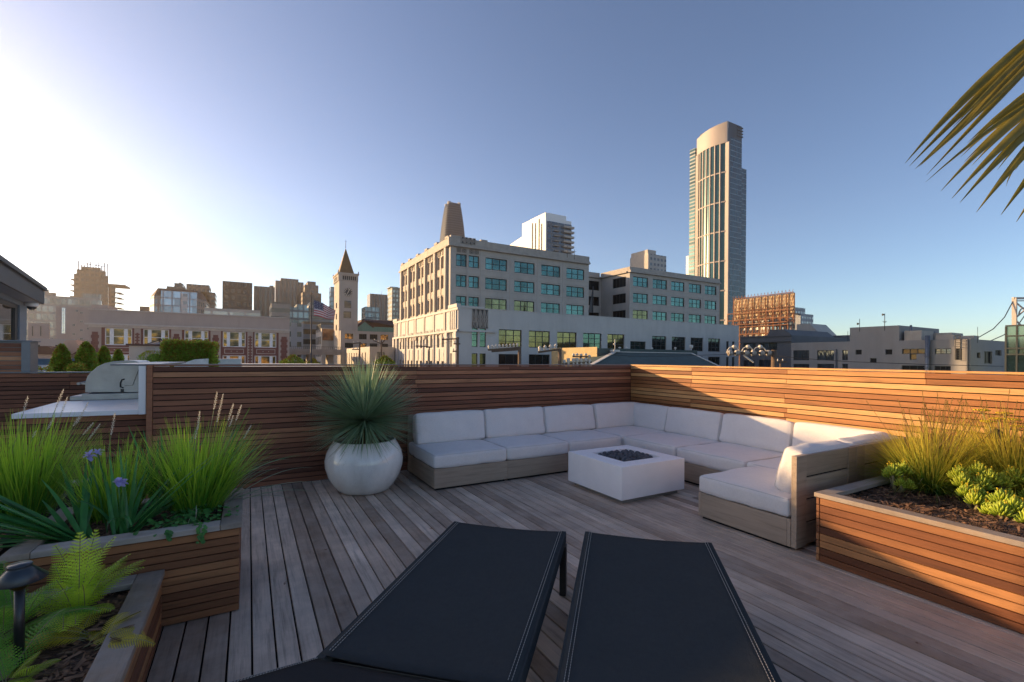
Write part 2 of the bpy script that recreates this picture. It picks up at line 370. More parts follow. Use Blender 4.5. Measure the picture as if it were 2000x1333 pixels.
# back fence
f = thing('wood_fence', 'dark red-brown horizontal slat fence running behind the pot and the left half of the sofa', 'fence', (2.6, YF, 0))
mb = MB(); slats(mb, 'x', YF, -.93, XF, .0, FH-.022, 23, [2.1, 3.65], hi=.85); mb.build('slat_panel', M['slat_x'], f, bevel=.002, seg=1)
mb = MB(); mb.box(-.93, XF+.1, YF+.026, YF+.06, .002, FH-.03); mb.build('backing_panel', M['dark'], f)
mb = MB(); mb.box(-.93, XF+.12, YF-.004, YF+.1, FH-.02, FH-.004, t=.3); mb.build('top_rail', M['slat_x'], f, bevel=.002)
mb = MB(); mb.box(-.99, XF-.05, YF+.02, YF+.105, FH-.0035, FH+.002); mb.build('metal_flashing', M['metal_trim'], f)
mb = MB(); mb.box(-.985, -.932, YF-.006, YF+.09, 0, FH-.006, t=.55); mb.build('end_post', M['slat_x'], f, bevel=.003)
# right fence
f = thing('wood_fence', 'orange-brown horizontal slat fence on the right, lit by low sun with a diagonal shadow edge', 'fence', (XF, 2.5, 0))
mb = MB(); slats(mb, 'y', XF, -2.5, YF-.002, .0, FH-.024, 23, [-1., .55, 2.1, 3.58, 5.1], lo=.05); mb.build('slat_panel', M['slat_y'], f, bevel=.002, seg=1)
mb = MB(); mb.box(XF+.026, XF+.06, -2.5, YF+.02, .002, FH-.03); mb.build('backing_panel', M['dark'], f)
mb = MB()
for a, b in ((-2.5, -.2), (-.198, 2.1), (2.102, 4.4), (4.402, YF-.006)): mb.box(XF-.012, XF+.1, a, b, FH-.022, FH+.001, t=U(.7, 1))
mb.build('top_rail', M['slat_y'], f, bevel=.003)

# ---- outdoor kitchen
k = thing('outdoor_kitchen', 'white topped outdoor kitchen counter with slatted wood base at the left fence end', 'counter', (-1.5, 7.3, 0))
cz = 1.005
mb = MB(); mb.ext([(-2.08, 6.56, cz-.05), (-1.06, 6.50, cz-.05), (-1.06, 8.14, cz-.05), (-2.13, 8.14, cz-.05)], (0, 0, .05)); mb.build('countertop', M['counter'], k, bevel=.004)
mb = MB(); slats(mb, 'x', 6.60, -2.04, -1.0, .02, cz-.055, 14, [], lo=0, hi=.7); mb.build('slat_panel', M['slat_x'], k, bevel=.002, seg=1)
mb = MB(); mb.box(-2.03, -1.0, 6.625, 9.2, .0, cz-.056); mb.build('cabinet', M['dark'], k)
mb = MB(); mb.box(-1.058, -.992, 6.49, 8.25, cz-.052, 1.492); mb.build('side_panel', M['counter'], k, bevel=.004)
mb = MB(); mb.box(-1.3, -.9, 6.49, 9.3, 1.494, 1.512); mb.build('ledge', M['metal_trim'], k, bevel=.003)
# barbecue: hood side faces the camera, rounded front on the left
g = thing('barbecue_grill', 'stainless steel gas barbecue with curved lid standing on the white counter', 'barbecue', (-1.5, 8.5, cz))
def P(x, y, Y=8.2): q = gy(x, y, Y); return (q.x, q.y, q.z)
prof = [P(166, 767), P(166, 757), P(167, 745), P(171, 735), P(178, 727), P(190, 717), P(204, 710), P(222, 706), P(246, 704.5), P(262, 705), P(270, 707), P(273, 712), P(272, 725), P(277, 727), P(277, 767)]
mb = MB(); mb.ext(prof, (0, .86, 0)); mb.build('hood', M['steel'], g, bevel=.006)
b0 = P(166, 769); b1 = P(277, 769)
mb = MB(); mb.box(b0[0]-.02, b1[0]+.01, 8.16, 9.1, cz, b0[2]-.004); mb.build('firebox', M['steel'], g, bevel=.005)
c0 = P(137, 774); c1 = P(164, 774)
mb = MB(); mb.box(c0[0], b0[0]-.022, 8.18, 9.08, cz, cz+.055); mb.build('control_panel', M['steel'], g, bevel=.006)
h0 = P(152, 750); h1 = P(163, 754)
mb = MB(); mb.tube([(h0[0], 8.22, h0[2]), (h0[0], 9.04, h0[2])], .018, 12)
for yy in (8.27, 9.0): mb.bar((h0[0], yy, h0[2]), (b0[0]+.03, yy, h0[2]-.01), .025, .02)
mb.build('handle', M['steel'], g)
mb = MB(); q = [P(*p, 8.185) for p in ((243, 741), (238, 742), (235, 748), (235, 756), (241, 758))]; mb.tube(q, .008, 8)
mb.tube([P(271, 722, 8.19), P(259, 753, 8.19), P(243, 754, 8.19)], .0025, 6); mb.box(P(236, 760)[0], P(242, 760)[0], 8.183, 8.2, P(236, 766)[2], P(236, 760)[2]); mb.build('hinge', M['dsteel'], g)

# ---- left low fence, parapet
f = thing('wood_fence', 'low dark slat fence with metal cap behind the barbecue', 'fence', (-3.5, 9.5, 0))
zt = gy(60, 727, 9.5).z
mb = MB(); slats(mb, 'x', 9.5, -6.5, -.6, .0, zt-.02, 21, [-4.6, -2.38, -1.1], lo=0, hi=.55); mb.build('slat_panel', M['slat_x'], f, bevel=.002, seg=1)
mb = MB(); mb.box(-6.5, -.6, 9.526, 9.56, .002, zt-.03); mb.build('backing_panel', M['dark'], f)
mb = MB(); mb.box(-6.5, -.6, 9.485, 9.6, zt-.018, zt); mb.build('metal_cap', M['metal_trim'], f, bevel=.003)
f = thing('parapet_wall', 'short slatted parapet with grey metal edge under the dark house window', 'wall', (-3.6, 9.6, zt))
xr = gy(60, 700, 9.62).x; zp = gy(52, 668, 9.62).z
mb = MB(); slats(mb, 'x', 9.62, -6.5, xr-.1, zt-.1, zp-.02, 8, [-4.], lo=.1, hi=.9); mb.build('slat_panel', M['slat_x'], f, bevel=.002, seg=1)
mb = MB(); mb.box(xr-.098, xr, 9.6, 9.9, zt-.1, zp-.001); mb.box(-6.5, xr+.02, 9.598, 9.92, zp, zp+.02); mb.box(-6.5, xr-.1, 9.645, 9.8, zt-.1, zp-.003); mb.build('metal_edge', M['metal_trim'], f, bevel=.003)
mb = MB(); slats(mb, 'x', 9.95, -6.6, -5., .0, 2.74, 42, [], lo=.1, hi=.8); slats(mb, 'x', 9.95, -11., -6.602, .0, 3.25, 49, [-8.5], lo=.1, hi=.8); slats(mb, 'x', 9.95, -4.998, -3.95, .0, 2.95, 45, [], lo=.1, hi=.8); mb.box(-6.6, -5., 9.975, 10.1, .0, 2.73, 0, .1); mb.box(-11., -6.602, 9.975, 10.1, .0, 3.24, 0, .1); mb.box(-4.998, -3.95, 9.975, 10.1, .0, 2.94, 0, .1); mb.build('added_shade_panel', M['slat_x'], f)  # added unseen screen, stepped to keep sun off deck, loungers and left planter

# ---- side house (dark gable)
M['hdark'] = pm('dark_grey_cladding', (.022, .026, .032), .55, .1, 3); M['hwall'] = pm('blue_grey_wall', (.13, .16, .195), .6, .08, 3)
HY, HK = 38., 2.45
E1 = gy(87, 563, HY); E1b = gy(86, 595, HY); dv = Vector(ray(280, YC)[:2]+(0,)).normalized(); nv = Vector((dv.y, -dv.x, 0)); uz = Vector((0, 0, 1))
h = thing('house', 'dark grey house with overhanging eave at the left edge of the photo', 'house', (E1.x-4, HY-6, 1.1))
lo_, hi_ = 0., 30.
for _ in range(40):
    m_ = (lo_+hi_)/2
    if proj(E1-dv*m_)[0] > -25: lo_ = m_
    else: hi_ = m_
HL = lo_
fa = E1.z-E1b.z
mb = MB(); A = E1
mb.ext([A, A-nv*.12, A-nv*.12-uz*fa, A-uz*fa], -dv*HL); mb.build('fascia', M['hdark'], h, bevel=.015)
mb = MB(); R1 = A-nv*4.; R1.z += .6
mb.ext([A+nv*.12+uz*.012, R1+uz*.07, R1-uz*.15, A+nv*.12-uz*.18], -dv*(HL+.2)); mb.ext([R1+uz*.07, R1-nv*4-uz*.6, R1-nv*4-uz*.8, R1-uz*.15], -dv*HL)
mb.build('roof', M['hdark'], h)
mb = MB(); S = A-nv*.121-uz*(fa-.07); mb.ext([S, S-nv*1.47, S-nv*1.47-uz*.07, S-uz*.07], -dv*HL); mb.build('soffit', M['hwall'], h)
Wc = gy(52, 640, HY); Wc.z = 0; zt_ = A.z-fa-.005; hz0 = 1.0; tw = .3
def WP(s, z, d=0.): return Wc-dv*s-nv*d+uz*z
lo_, hi_ = 0., HL
for _ in range(40):
    m_ = (lo_+hi_)/2
    if proj(WP(m_, 2))[0] > 38: lo_ = m_
    else: hi_ = m_
sa_ = lo_; r_ = Vector(ray(38, 597)); zw1 = CH+r_.z*(WP(sa_, 0).y/r_.y); zw0 = 1.6
def slab(mb, s0, s1, z0, z1, d0, d1): mb.hexa([WP(s0, z0, d0), WP(s0, z0, d1), WP(s1, z0, d1), WP(s1, z0, d0)], [WP(s0, z1, d0), WP(s0, z1, d1), WP(s1, z1, d1), WP(s1, z1, d0)])
mb = MB(); slab(mb, 0, sa_, hz0, zt_, 0, tw); slab(mb, sa_, HL, zw1, zt_, 0, tw); slab(mb, sa_, HL, hz0, zw0, 0, tw); slab(mb, 0, .25, hz0, zt_, tw+.001, 7); slab(mb, HL-.25, HL, hz0, zt_, tw+.001, 7); mb.build('wall', M['hwall'], h)
w = MB(); fr = .62; slab(w, sa_+.002, sa_+fr, zw0+.002, zw1-.002, .08, .25); slab(w, sa_+fr, HL, zw1-.2, zw1-.002, .08, .25); w = w.build('window', M['dsteel'], h); WL[w.name] = wloc(h)
M['hglass'] = glass('house_glass', (.35, .33, .28), .03, .9, .6, .8)
mb = MB(); mb.poly([WP(sa_+fr, zw0, .16), WP(HL, zw0, .16), WP(HL, zw1-.2, .16), WP(sa_+fr, zw1-.2, .16)]); mb.build('pane', M['hglass'], w)
s = thing('security_camera', 'white dome security camera hanging under the dark house eave', 'camera', gy(62, 603, HY-.8))
c = gy(62, 599, HY-.8); mb = MB(); mb.lathe([(.0, .28), (.26, .28), (.29, .14), (.27, .0), (.24, -.01)], c, 20); mb.build('housing', M['counter'], s)
mb = MB(); mb.lathe([(.21, -.01), (.2, -.1), (.12, -.18), (.0, -.21)], c, 20); mb.build('dome', M['dsteel'], s)

# ---- planters -----------------------------------------------------
def planter(name, label, x0, x1, y0, y1, h, sides, capw=.115, n=9, mulch_z=-.06, lo=0., hi=1., caps='nsew', captint=None):
    # sides: which faces carry visible slats
    o = thing(name, label, 'planter', ((x0+x1)/2, (y0+y1)/2, 0))
    a = MB(); th = .022; ct = .035
    if 's' in sides: slats(a, 'x', y0, x0, x1, .004, h-ct-.003, n, [], gap=.006, lo=lo, hi=hi, m=0)
    if 'n' in sides: slats(a, 'x', y1-th, x0, x1, .004, h-ct-.003, n, [], gap=.006, lo=lo, hi=hi, m=0)
    e0 = y0+(th+.004 if 's' in sides else 0); e1 = y1-(th+.004 if 'n' in sides else 0)
    if 'w' in sides: slats(a, 'y', x0, e0, e1, .004, h-ct-.003, n, [], gap=.006, lo=lo, hi=hi, m=1)
    if 'e' in sides: slats(a, 'y', x1-th, e0, e1, .004, h-ct-.003, n, [], gap=.006, lo=lo, hi=hi, m=1)
    a.build('slat_panel', [M['pl_x'], M['pl_y']], o, bevel=.002, seg=1)
    a = MB(); i = .026; w = .05
    a.box(x0+i, x0+i+w, y0+i, y1-i, .003, h-ct-.004); a.box(x1-i-w, x1-i, y0+i, y1-i, .003, h-ct-.004)
    a.box(x0+i+w+.001, x1-i-w-.001, y0+i, y0+i+w, .003, h-ct-.004); a.box(x0+i+w+.001, x1-i-w-.001, y1-i-w, y1-i, .003, h-ct-.004)
    a.build('liner', M['dark'], o)
    a = MB(); v = .012; c = capw
    if 'w' in caps: a.box(x0-v, x0-v+c, y0-v, y1+v, h-ct, h, 1)
    if 'e' in caps: a.box(x1+v-c, x1+v, y0-v, y1+v, h-ct, h, 1)
    l = x0-v+(c+.002 if 'w' in caps else 0); r = x1+v-(c+.002 if 'e' in caps else 0)
    if 's' in caps: a.box(l, r, y0-v, y0-v+c, h-ct, h-.001, 0)
    if 'n' in caps: a.box(l, r, y1+v-c, y1+v, h-ct, h-.001, 0)
    a.build('top_rail', [M['cap_x'], M['cap_y']], o, bevel=.004)
    # mulch: bumpy sheet with loose chips
    a = MB(); nx, ny = max(8, int((x1-x0)/.05)), max(8, int((y1-y0)/.05)); g0 = len(a.v)
    X0, X1, Y0_, Y1 = x0+.07, x1-.07, y0+.07, y1-.07
    for j in range(ny+1):
        for q in range(nx+1):
            x = X0+(X1-X0)*q/nx; y = Y0_+(Y1-Y0_)*j/ny
            a.v.append((x, y, h+mulch_z+.03*noise.noise((x*4, y*4, 1))+.012*noise.noise((x*19, y*19, 3))))
    for j in range(ny):
        for q in range(nx):
            A = j*(nx+1)+q; a.f.append((A, A+1, A+nx+2, A+nx+1)); a.m.append(0); a.t.append(0); a.s.append(True)
    for _ in range(int((X1-X0)*(Y1-Y0_)*1400)):
        x = U(X0, X1); y = U(Y0_, Y1); z = h+mulch_z+.03*noise.noise((x*4, y*4, 1))+U(.002, .02)
        an = U(0, 6.28); L = U(.008, .035); w = U(.003, .009); d = Vector((math.cos(an), math.sin(an), U(-.35, .35)))*L; s = Vector((-math.sin(an), math.cos(an), U(-.5, .5)))*w
        p = Vector((x, y, z)); a.poly([p-d-s, p+d-s*.6, p+d+s*.6, p-d+s], 1, random.random()**2)
    struct(a.build('mulch', [M['mulch'], M['chip']], o), 'stuff')
    return o
LPX0, LPX1, LPY0, LPY1, LPH = -1.10, -.043, 3.385, 4.25, .56
planter('planter_box', 'tall brown slatted planter box of bright grass and iris beside the deck boards', LPX0, LPX1, LPY0, LPY1, LPH, 'sew', n=11, lo=.1, hi=.75, mulch_z=-.05)
planter('planter_box', 'planter box at the left photo edge, joined behind the tall grass planter', -3.0, LPX0-.09, 3.52, 5.2, LPH-.004, 'sn', n=9, lo=0, hi=.4, mulch_z=-.05, caps='nsw')
planter('planter_box', 'low planter box of ferns and bark at the lower left corner', -2.2, -.432, 1.0, LPY0-.03, .352, 'ens', n=6, lo=.2, hi=.9, capw=.125, mulch_z=-.045)
RX0, RY1, RH = 3.962, 2.02, .55
planter('planter_box', 'sunlit orange-brown slatted planter box of golden grass and succulents', RX0, XF-.03, -2.3, RY1, RH, 'wn', n=9, capw=.105, lo=.0, hi=1.)

# ---- pot and yucca
pc = Vector((1.235, 5.79, 0))
p = thing('garden_pot', 'large round off-white glazed pot in front of the dark fence', 'pot', pc)
prof = [(.0, .0), (.27, .0), (.30, .012), (.365, .09), (.42, .19), (.452, .30), (.455, .38), (.435, .47), (.40, .54), (.372, .585), (.362, .605), (.350, .612), (.338, .606), (.335, .59), (.35, .55), (.36, .5)]
prof2 = []
for a, b in zip(prof, prof[1:]):
    prof2 += [a, ((a[0]+b[0])/2, (a[1]+b[1])/2)]
prof2.append(prof[-1])
mb = MB(); mb.lathe(prof2, pc, 56); mb.build('body', M['pot'], p)
mb = MB(); mb.lathe([(.0, .555), (.12, .56), (.25, .55), (.352, .545)], pc, 32); mb.build('soil', M['mulch'], p)
yc = thing('yucca_plant', 'spiky blue-green yucca rosette growing from the round pot', 'plant', pc+Vector((0, 0, .55)))
cy = pc+Vector((0, 0, .84))
mb = MB(); mb.tube([pc+Vector((0, 0, .54)), pc+Vector((.01, 0, .7)), cy-Vector((0, 0, .04))], [.06, .055, .05], 10); mb.build('stem', M['bark'], yc)
mb = MB()
for i in range(1300):
    th = U(0, 6.283); el = math.asin(U(-.48, 1)) if i % 5 else U(.2, 1.45)
    d = Vector((math.cos(th)*math.cos(el), math.sin(th)*math.cos(el), math.sin(el)))
    L = U(.58, .78)*(1. if el > -.1 else .93)
    mb.blade(cy+d*.05, d+Vector((U(-.05, .05), U(-.05, .05), U(-.05, .05))), L, U(.010, .0165), U(.0, .08), 3, 0, U(0, 1), .35, None, .05, .3)
mb.build('leaves', M['yucca'], yc)
mb = MB()
for i in range(230):
    th = U(0, 6.283); el = U(-.85, -.2); d = Vector((math.cos(th)*math.cos(el), math.sin(th)*math.cos(el), math.sin(el)))
    mb.blade(cy-Vector((0, 0, .03))+d*.05, d, U(.44, .66), U(.006, .010), U(.05, .35), 3, 0, U(0, 1), .35, None, .05, .3)
mb.build('dry_leaves', M['ydry'], yc)

# ---- sofa ----------------------------------------------------------
def cushion(sx, sy, sz, r=.05, bulge=.02, n=14, seed=0, wr=.008):
    mb = MB(); h = Vector((sx/2, sy/2, sz/2)); off = Vector((seed*3.7, seed*1.3, 0))
    def pt(p):
        q = Vector((p[0]*h.x, p[1]*h.y, p[2]*h.z)); i = Vector([max(-(h[k]-r), min(h[k]-r, q[k])) for k in range(3)]); d = q-i
        if d.length > 1e-6:
            # keep roundness: push to radius
            d = d.normalized()*r
        s = i+d
        u = s.x/h.x; v = s.y/h.y; w = s.z/h.z
        s.z += w*bulge*(1-u*u)*(1-v*v)
        s.y += v*bulge*.55*(1-u*u)*(1-w*w); s.x += u*bulge*.35*(1-v*v)*(1-w*w)
        nn = noise.noise(s*5+off)*wr+noise.noise(Vector((s.x*3, s.y*14, s.z*9))+off)*wr*.5
        s += Vector((u, v, w))*nn
        return s
    ts = [-1+2*i/n for i in range(n+1)]
    ts = sorted(set(ts+[-.985, -.95, .95, .985]))
    for ax in range(3):
        for sg in (-1, 1):
            g0 = len(mb.v); m = len(ts)
            for a in ts:
                for b in ts:
                    p = [0, 0, 0]; p[ax] = sg; p[(ax+1) % 3] = a; p[(ax+2) % 3] = b; mb.v.append(tuple(pt(p)))
            for i in range(m-1):
                for j in range(m-1):
                    q = (g0+i*m+j, g0+(i+1)*m+j, g0+(i+1)*m+j+1, g0+i*m+j+1)
                    mb.f.append(q if sg > 0 else q[::-1]); mb.m.append(0); mb.t.append(.5); mb.s.append(True)
    # piping loops on the big faces
    pp = []
    for sg in (-1, 1):
        loop = []
        for k in range(48):
            c = k/48*8
            if c < 2: a, b = -1+c, -1
            elif c < 4: a, b = 1, -1+(c-2)
            elif c < 6: a, b = 1-(c-4), 1
            else: a, b = -1, 1-(c-6)
            a *= .985; b *= .985
            loop.append(pt((a, b, sg*.93)))
        pp.append(loop)
    return mb, pp
def put_cushion(name, parent, size, mat4, seed, r=.042, bulge=.010):
    mb, pp = cushion(*size, r=r, bulge=bulge, seed=seed)
    o = mb.build(name, M['cush'], parent, weld=True, xf=mat4)
    t = MB()
    for l in pp: t.tube(l+[l[0]], .0048, 6, cap=False)
    WL[o.name] = wloc(parent)
    t.build('piping', M['pipe'], o, xf=mat4)
    return o
T = Matrix.Translation; RX = lambda a: Matrix.Rotation(rad(a), 4, 'X'); RZ = lambda a: Matrix.Rotation(rad(a), 4, 'Z')
SZ0, SZ1, SZ2 = .028, .262, .435
def base(o, x0, x1, y0, y1, ends):
    a = MB(); th = .03
    a.box(x0, x1, y0, y0+th, SZ0, SZ1, 0, U(.3, .8)); a.box(x0, x1, y1-th, y1, SZ0, SZ1, 0, U(.3, .8))
    a.box(x0, x0+th, y0+th+.001, y1-th-.001, SZ0, SZ1-.001, 1, U(.3, .8)); a.box(x1-th, x1, y0+th+.001, y1-th-.001, SZ0, SZ1-.001, 1, U(.3, .8))
    a.box(x0+th+.001, x1-th-.001, y0+th+.001, y1-th-.001, SZ1-.03, SZ1-.012, 0, .4); a.build('base', [M['teak_x'], M['teak_y']], o, bevel=.003)
    a = MB(); a.box(x0+.03, x1-.03, y0+.03, y1-.03, 0, SZ0+.002); a.build('plinth', M['dark'], o)
def back(o, ax, c, s0, s1, inner=1):
    # slatted teak backrest; ax 'x' runs along x at y=c
    a = MB(); th = .045; z1 = .80
    def bx(s_0, s_1, z_0, z_1, d0=0., d1=th, t=None):
        if ax == 'x': a.box(s_0, s_1, c+d0, c+d1, z_0, z_1, 0, t)
        else: a.box(c+d0, c+d1, s_0, s_1, z_0, z_1, 1, t)
    st = .15
    bx(s0, s0+st, SZ0, z1); bx(s1-st, s1, SZ0, z1)
    zz = [SZ0+.005, .20, .355, .51, .665, z1-.001]
    zz = [SZ0+.005, .225, .42, .612, z1-.001]
    for p, q in zip(zz, zz[1:]): bx(s0+st+.0015, s1-st-.0015, p+.007, q-(.007 if q < .79 else 0), .004, th-.004)
    a.build('backrest', [M['teak_x'], M['teak_y']], o, bevel=.003)
    a = MB(); bx(s0+.02, s1-.02, SZ0+.02, z1-.02, .018, .028, .1); a.m = [0]*len(a.m); a.build('slot_shade_filler', M['dark'], o)  # near-black filler sheet added as the shade inside the slots
XA = [1.95, 2.96, 3.97, 4.98, 6.16]
seatlab = ['sofa module at the left end of the L run, beside the round pot', 'second sofa module from the pot, against the dark fence', 'sofa module left of the corner one, behind the fire pit']
for i in range(3):
    x0, x1 = XA[i]+.001, XA[i+1]-.001; y0, y1 = 5.30, 6.40
    o = thing('sofa_module', 'light grey '+seatlab[i], 'sofa', ((x0+x1)/2, (y0+y1)/2, 0), 'sofa modules round the fire pit')
    base(o, x0, x1, y0, y1, 0); back(o, 'x', y1-.046, x0, x1)
    put_cushion('seat_cushion', o, (x1-x0+.0, 1.03, .175), T(((x0+x1)/2-.012, 5.295+.515, SZ1+.088)), i+1)
    put_cushion('back_cushion', o, ((1.03, 1.03, 1.0)[i], .42, .19), T(((2.48, 3.52, 4.545)[i], 6.14, SZ2+.195)) @ RX(78+(i % 2)), i+11, .048, .016)
# corner
o = thing('sofa_module', 'light grey corner sofa module where the two fences meet', 'sofa', (5.55, 5.8, 0), 'sofa modules round the fire pit')
base(o, 4.982, 6.16, 5.30, 6.40, 0)
put_cushion('seat_cushion', o, (1.10, 1.03, .175), T((4.97+.55, 5.295+.515, SZ1+.088)), 21)
put_cushion('back_cushion', o, (.92, .42, .19), T((5.53, 6.14, SZ2+.195)) @ RX(78), 22, .048, .016)
put_cushion('back_cushion', o, (.96, .42, .19), T((6.01, 5.80, SZ2+.185)) @ RZ(-90) @ RX(76), 23, .048, .016)
YB = [5.298, 4.30, 3.30, 2.19]
rl = ['second sofa module along the sunlit fence, beside the corner', 'third sofa module along the fence, shadow edge crossing its back cushion']
for i in range(2):
    y1, y0 = YB[i]-.001, YB[i+1]+.001; x0, x1 = 4.98, 6.16
    o = thing('sofa_module', 'light grey '+rl[i], 'sofa', ((x0+x1)/2, (y0+y1)/2, 0), 'sofa modules round the fire pit')
    base(o, x0, x1, y0, y1, 0); back(o, 'y', x1-.046, y0, y1)
    put_cushion('seat_cushion', o, (1.12, y1-y0-.004, .175), T((4.965+.56, (y0+y1)/2, SZ1+.088)), 31+i)
    put_cushion('back_cushion', o, (1.0, .42, .19), T((6.0, (4.83, 3.82)[i], SZ2+.185)) @ RZ(-90) @ RX(77), 41+i, .048, .016)
o = thing('sofa_module', 'light grey sofa module in the corner between sunlit fence and planter', 'sofa', (5.55, 2.7, 0), 'sofa modules round the fire pit')
base(o, 4.982, 6.16, 2.19, 3.298, 0); back(o, 'x', 2.186, 4.985, 6.16)
put_cushion('seat_cushion', o, (1.12, 1.03, .175), T((4.965+.56, 2.26+.515, SZ1+.088)), 51)
put_cushion('back_cushion', o, (.98, .42, .19), T((6.0, 2.82, SZ2+.185)) @ RZ(-90) @ RX(77), 52, .048, .016)
put_cushion('back_cushion', o, (1.0, .42, .19), T((5.50, 2.345, SZ2+.19)) @ RZ(180) @ RX(77), 53, .048, .016)
o = thing('sofa_module', 'light grey end sofa module with slotted teak back beside the sunlit planter', 'sofa', (4.5, 2.7, 0), 'sofa modules round the fire pit')
base(o, 3.985, 4.98, 2.235, 3.155, 0); back(o, 'x', 2.186, 3.985, 4.98)
put_cushion('seat_cushion', o, (1.0, .92, .175), T((3.975+.5, 2.245+.46, SZ1+.088)), 61)
put_cushion('back_cushion', o, (.86, .42, .19), T((4.56, 2.345, SZ2+.19)) @ RZ(180) @ RX(75), 62, .048, .016)

# ---- fire pit
fx0, fx1, fy0, fy1, fz = 3.566, 4.57, 3.82, 4.80, .42
p = thing('fire_pit', 'square white concrete fire pit table in the middle of the sofas', 'fire pit', ((fx0+fx1)/2, (fy0+fy1)/2, 0))
mb = MB(); i = .20; z0 = .05
ix0, ix1, iy0, iy1 = fx0+i+.02, fx1-i+.02, fy0+i, fy1-i
o4 = [(fx0, fy0), (fx1, fy0), (fx1, fy1), (fx0, fy1)]; i4 = [(ix0, iy0), (ix1, iy0), (ix1, iy1), (ix0, iy1)]
vs_ = [(x, y, z0) for x, y in o4]+[(x, y, fz) for x, y in o4]+[(x, y, fz) for x, y in i4]+[(x, y, fz-.11) for x, y in i4]
fs_ = [(3, 2, 1, 0), (15, 14, 13, 12)[::-1]]
for a in range(4):
    b = (a+1) % 4; fs_ += [(a, b, 4+b, 4+a), (4+a, 4+b, 8+b, 8+a), (8+a, 8+b, 12+b, 12+a)]
mb.raw(vs_, fs_); mb.build('body', M['white'], p, bevel=.004)
mb = MB(); mb.box(fx0+.06, fx1-.06, fy0+.05, fy1-.06, 0, z0-.002); mb.build('plinth', M['slab'], p, bevel=.003)
def pebble(seed):
    bm = bmesh.new(); bmesh.ops.create_icosphere(bm, subdivisions=2, radius=1)
    for v in bm.verts: v.co *= 1+.16*noise.noise(v.co*1.1+Vector((seed*5., 0, 0)))+.02*noise.noise(v.co*4+Vector((seed*5., 0, 0)))
    a = MB(); bm.verts.ensure_lookup_table(); a.raw([v.co.copy() for v in bm.verts], [tuple(v.index for v in f.verts) for f in bm.faces], 0, .5, True); bm.free()
    return a
meshes = []
pos = []
tries = 0
while len(pos) < 150 and tries < 9000:
    tries += 1; x = U(ix0+.035, ix1-.035); y = U(iy0+.035, iy1-.035); z = fz-.062
    z += sum(.022 for q in pos if (q[0]-x)**2+(q[1]-y)**2 < .045**2)
    z += .012*(1-((x-(ix0+ix1)/2)/.3)**2-((y-(iy0+iy1)/2)/.3)**2)
    if z > fz-.005: continue
    if min([(q[0]-x)**2+(q[1]-y)**2+(q[2]-z)**2 for q in pos] or [1]) > .046**2: pos.append((x, y, z))
for n, q in enumerate(pos):
    if n < 6:
        o = pebble(n).build('lava_rock', M['lava'], org=(0, 0, 0)); tag(o, 'charcoal grey lava rock lying in the white fire pit', 'rock', 'lava rocks filling the fire pit'); meshes.append(o)
    else:
        o = meshes[n % 6].copy(); COL.objects.link(o)
    r = U(.025, .033); o.location = q; o.scale = (r*U(.9, 1.2), r, r*U(.75, .95)); o.rotation_euler = (U(-.4, .4), U(-.4, .4), U(0, 6.28))

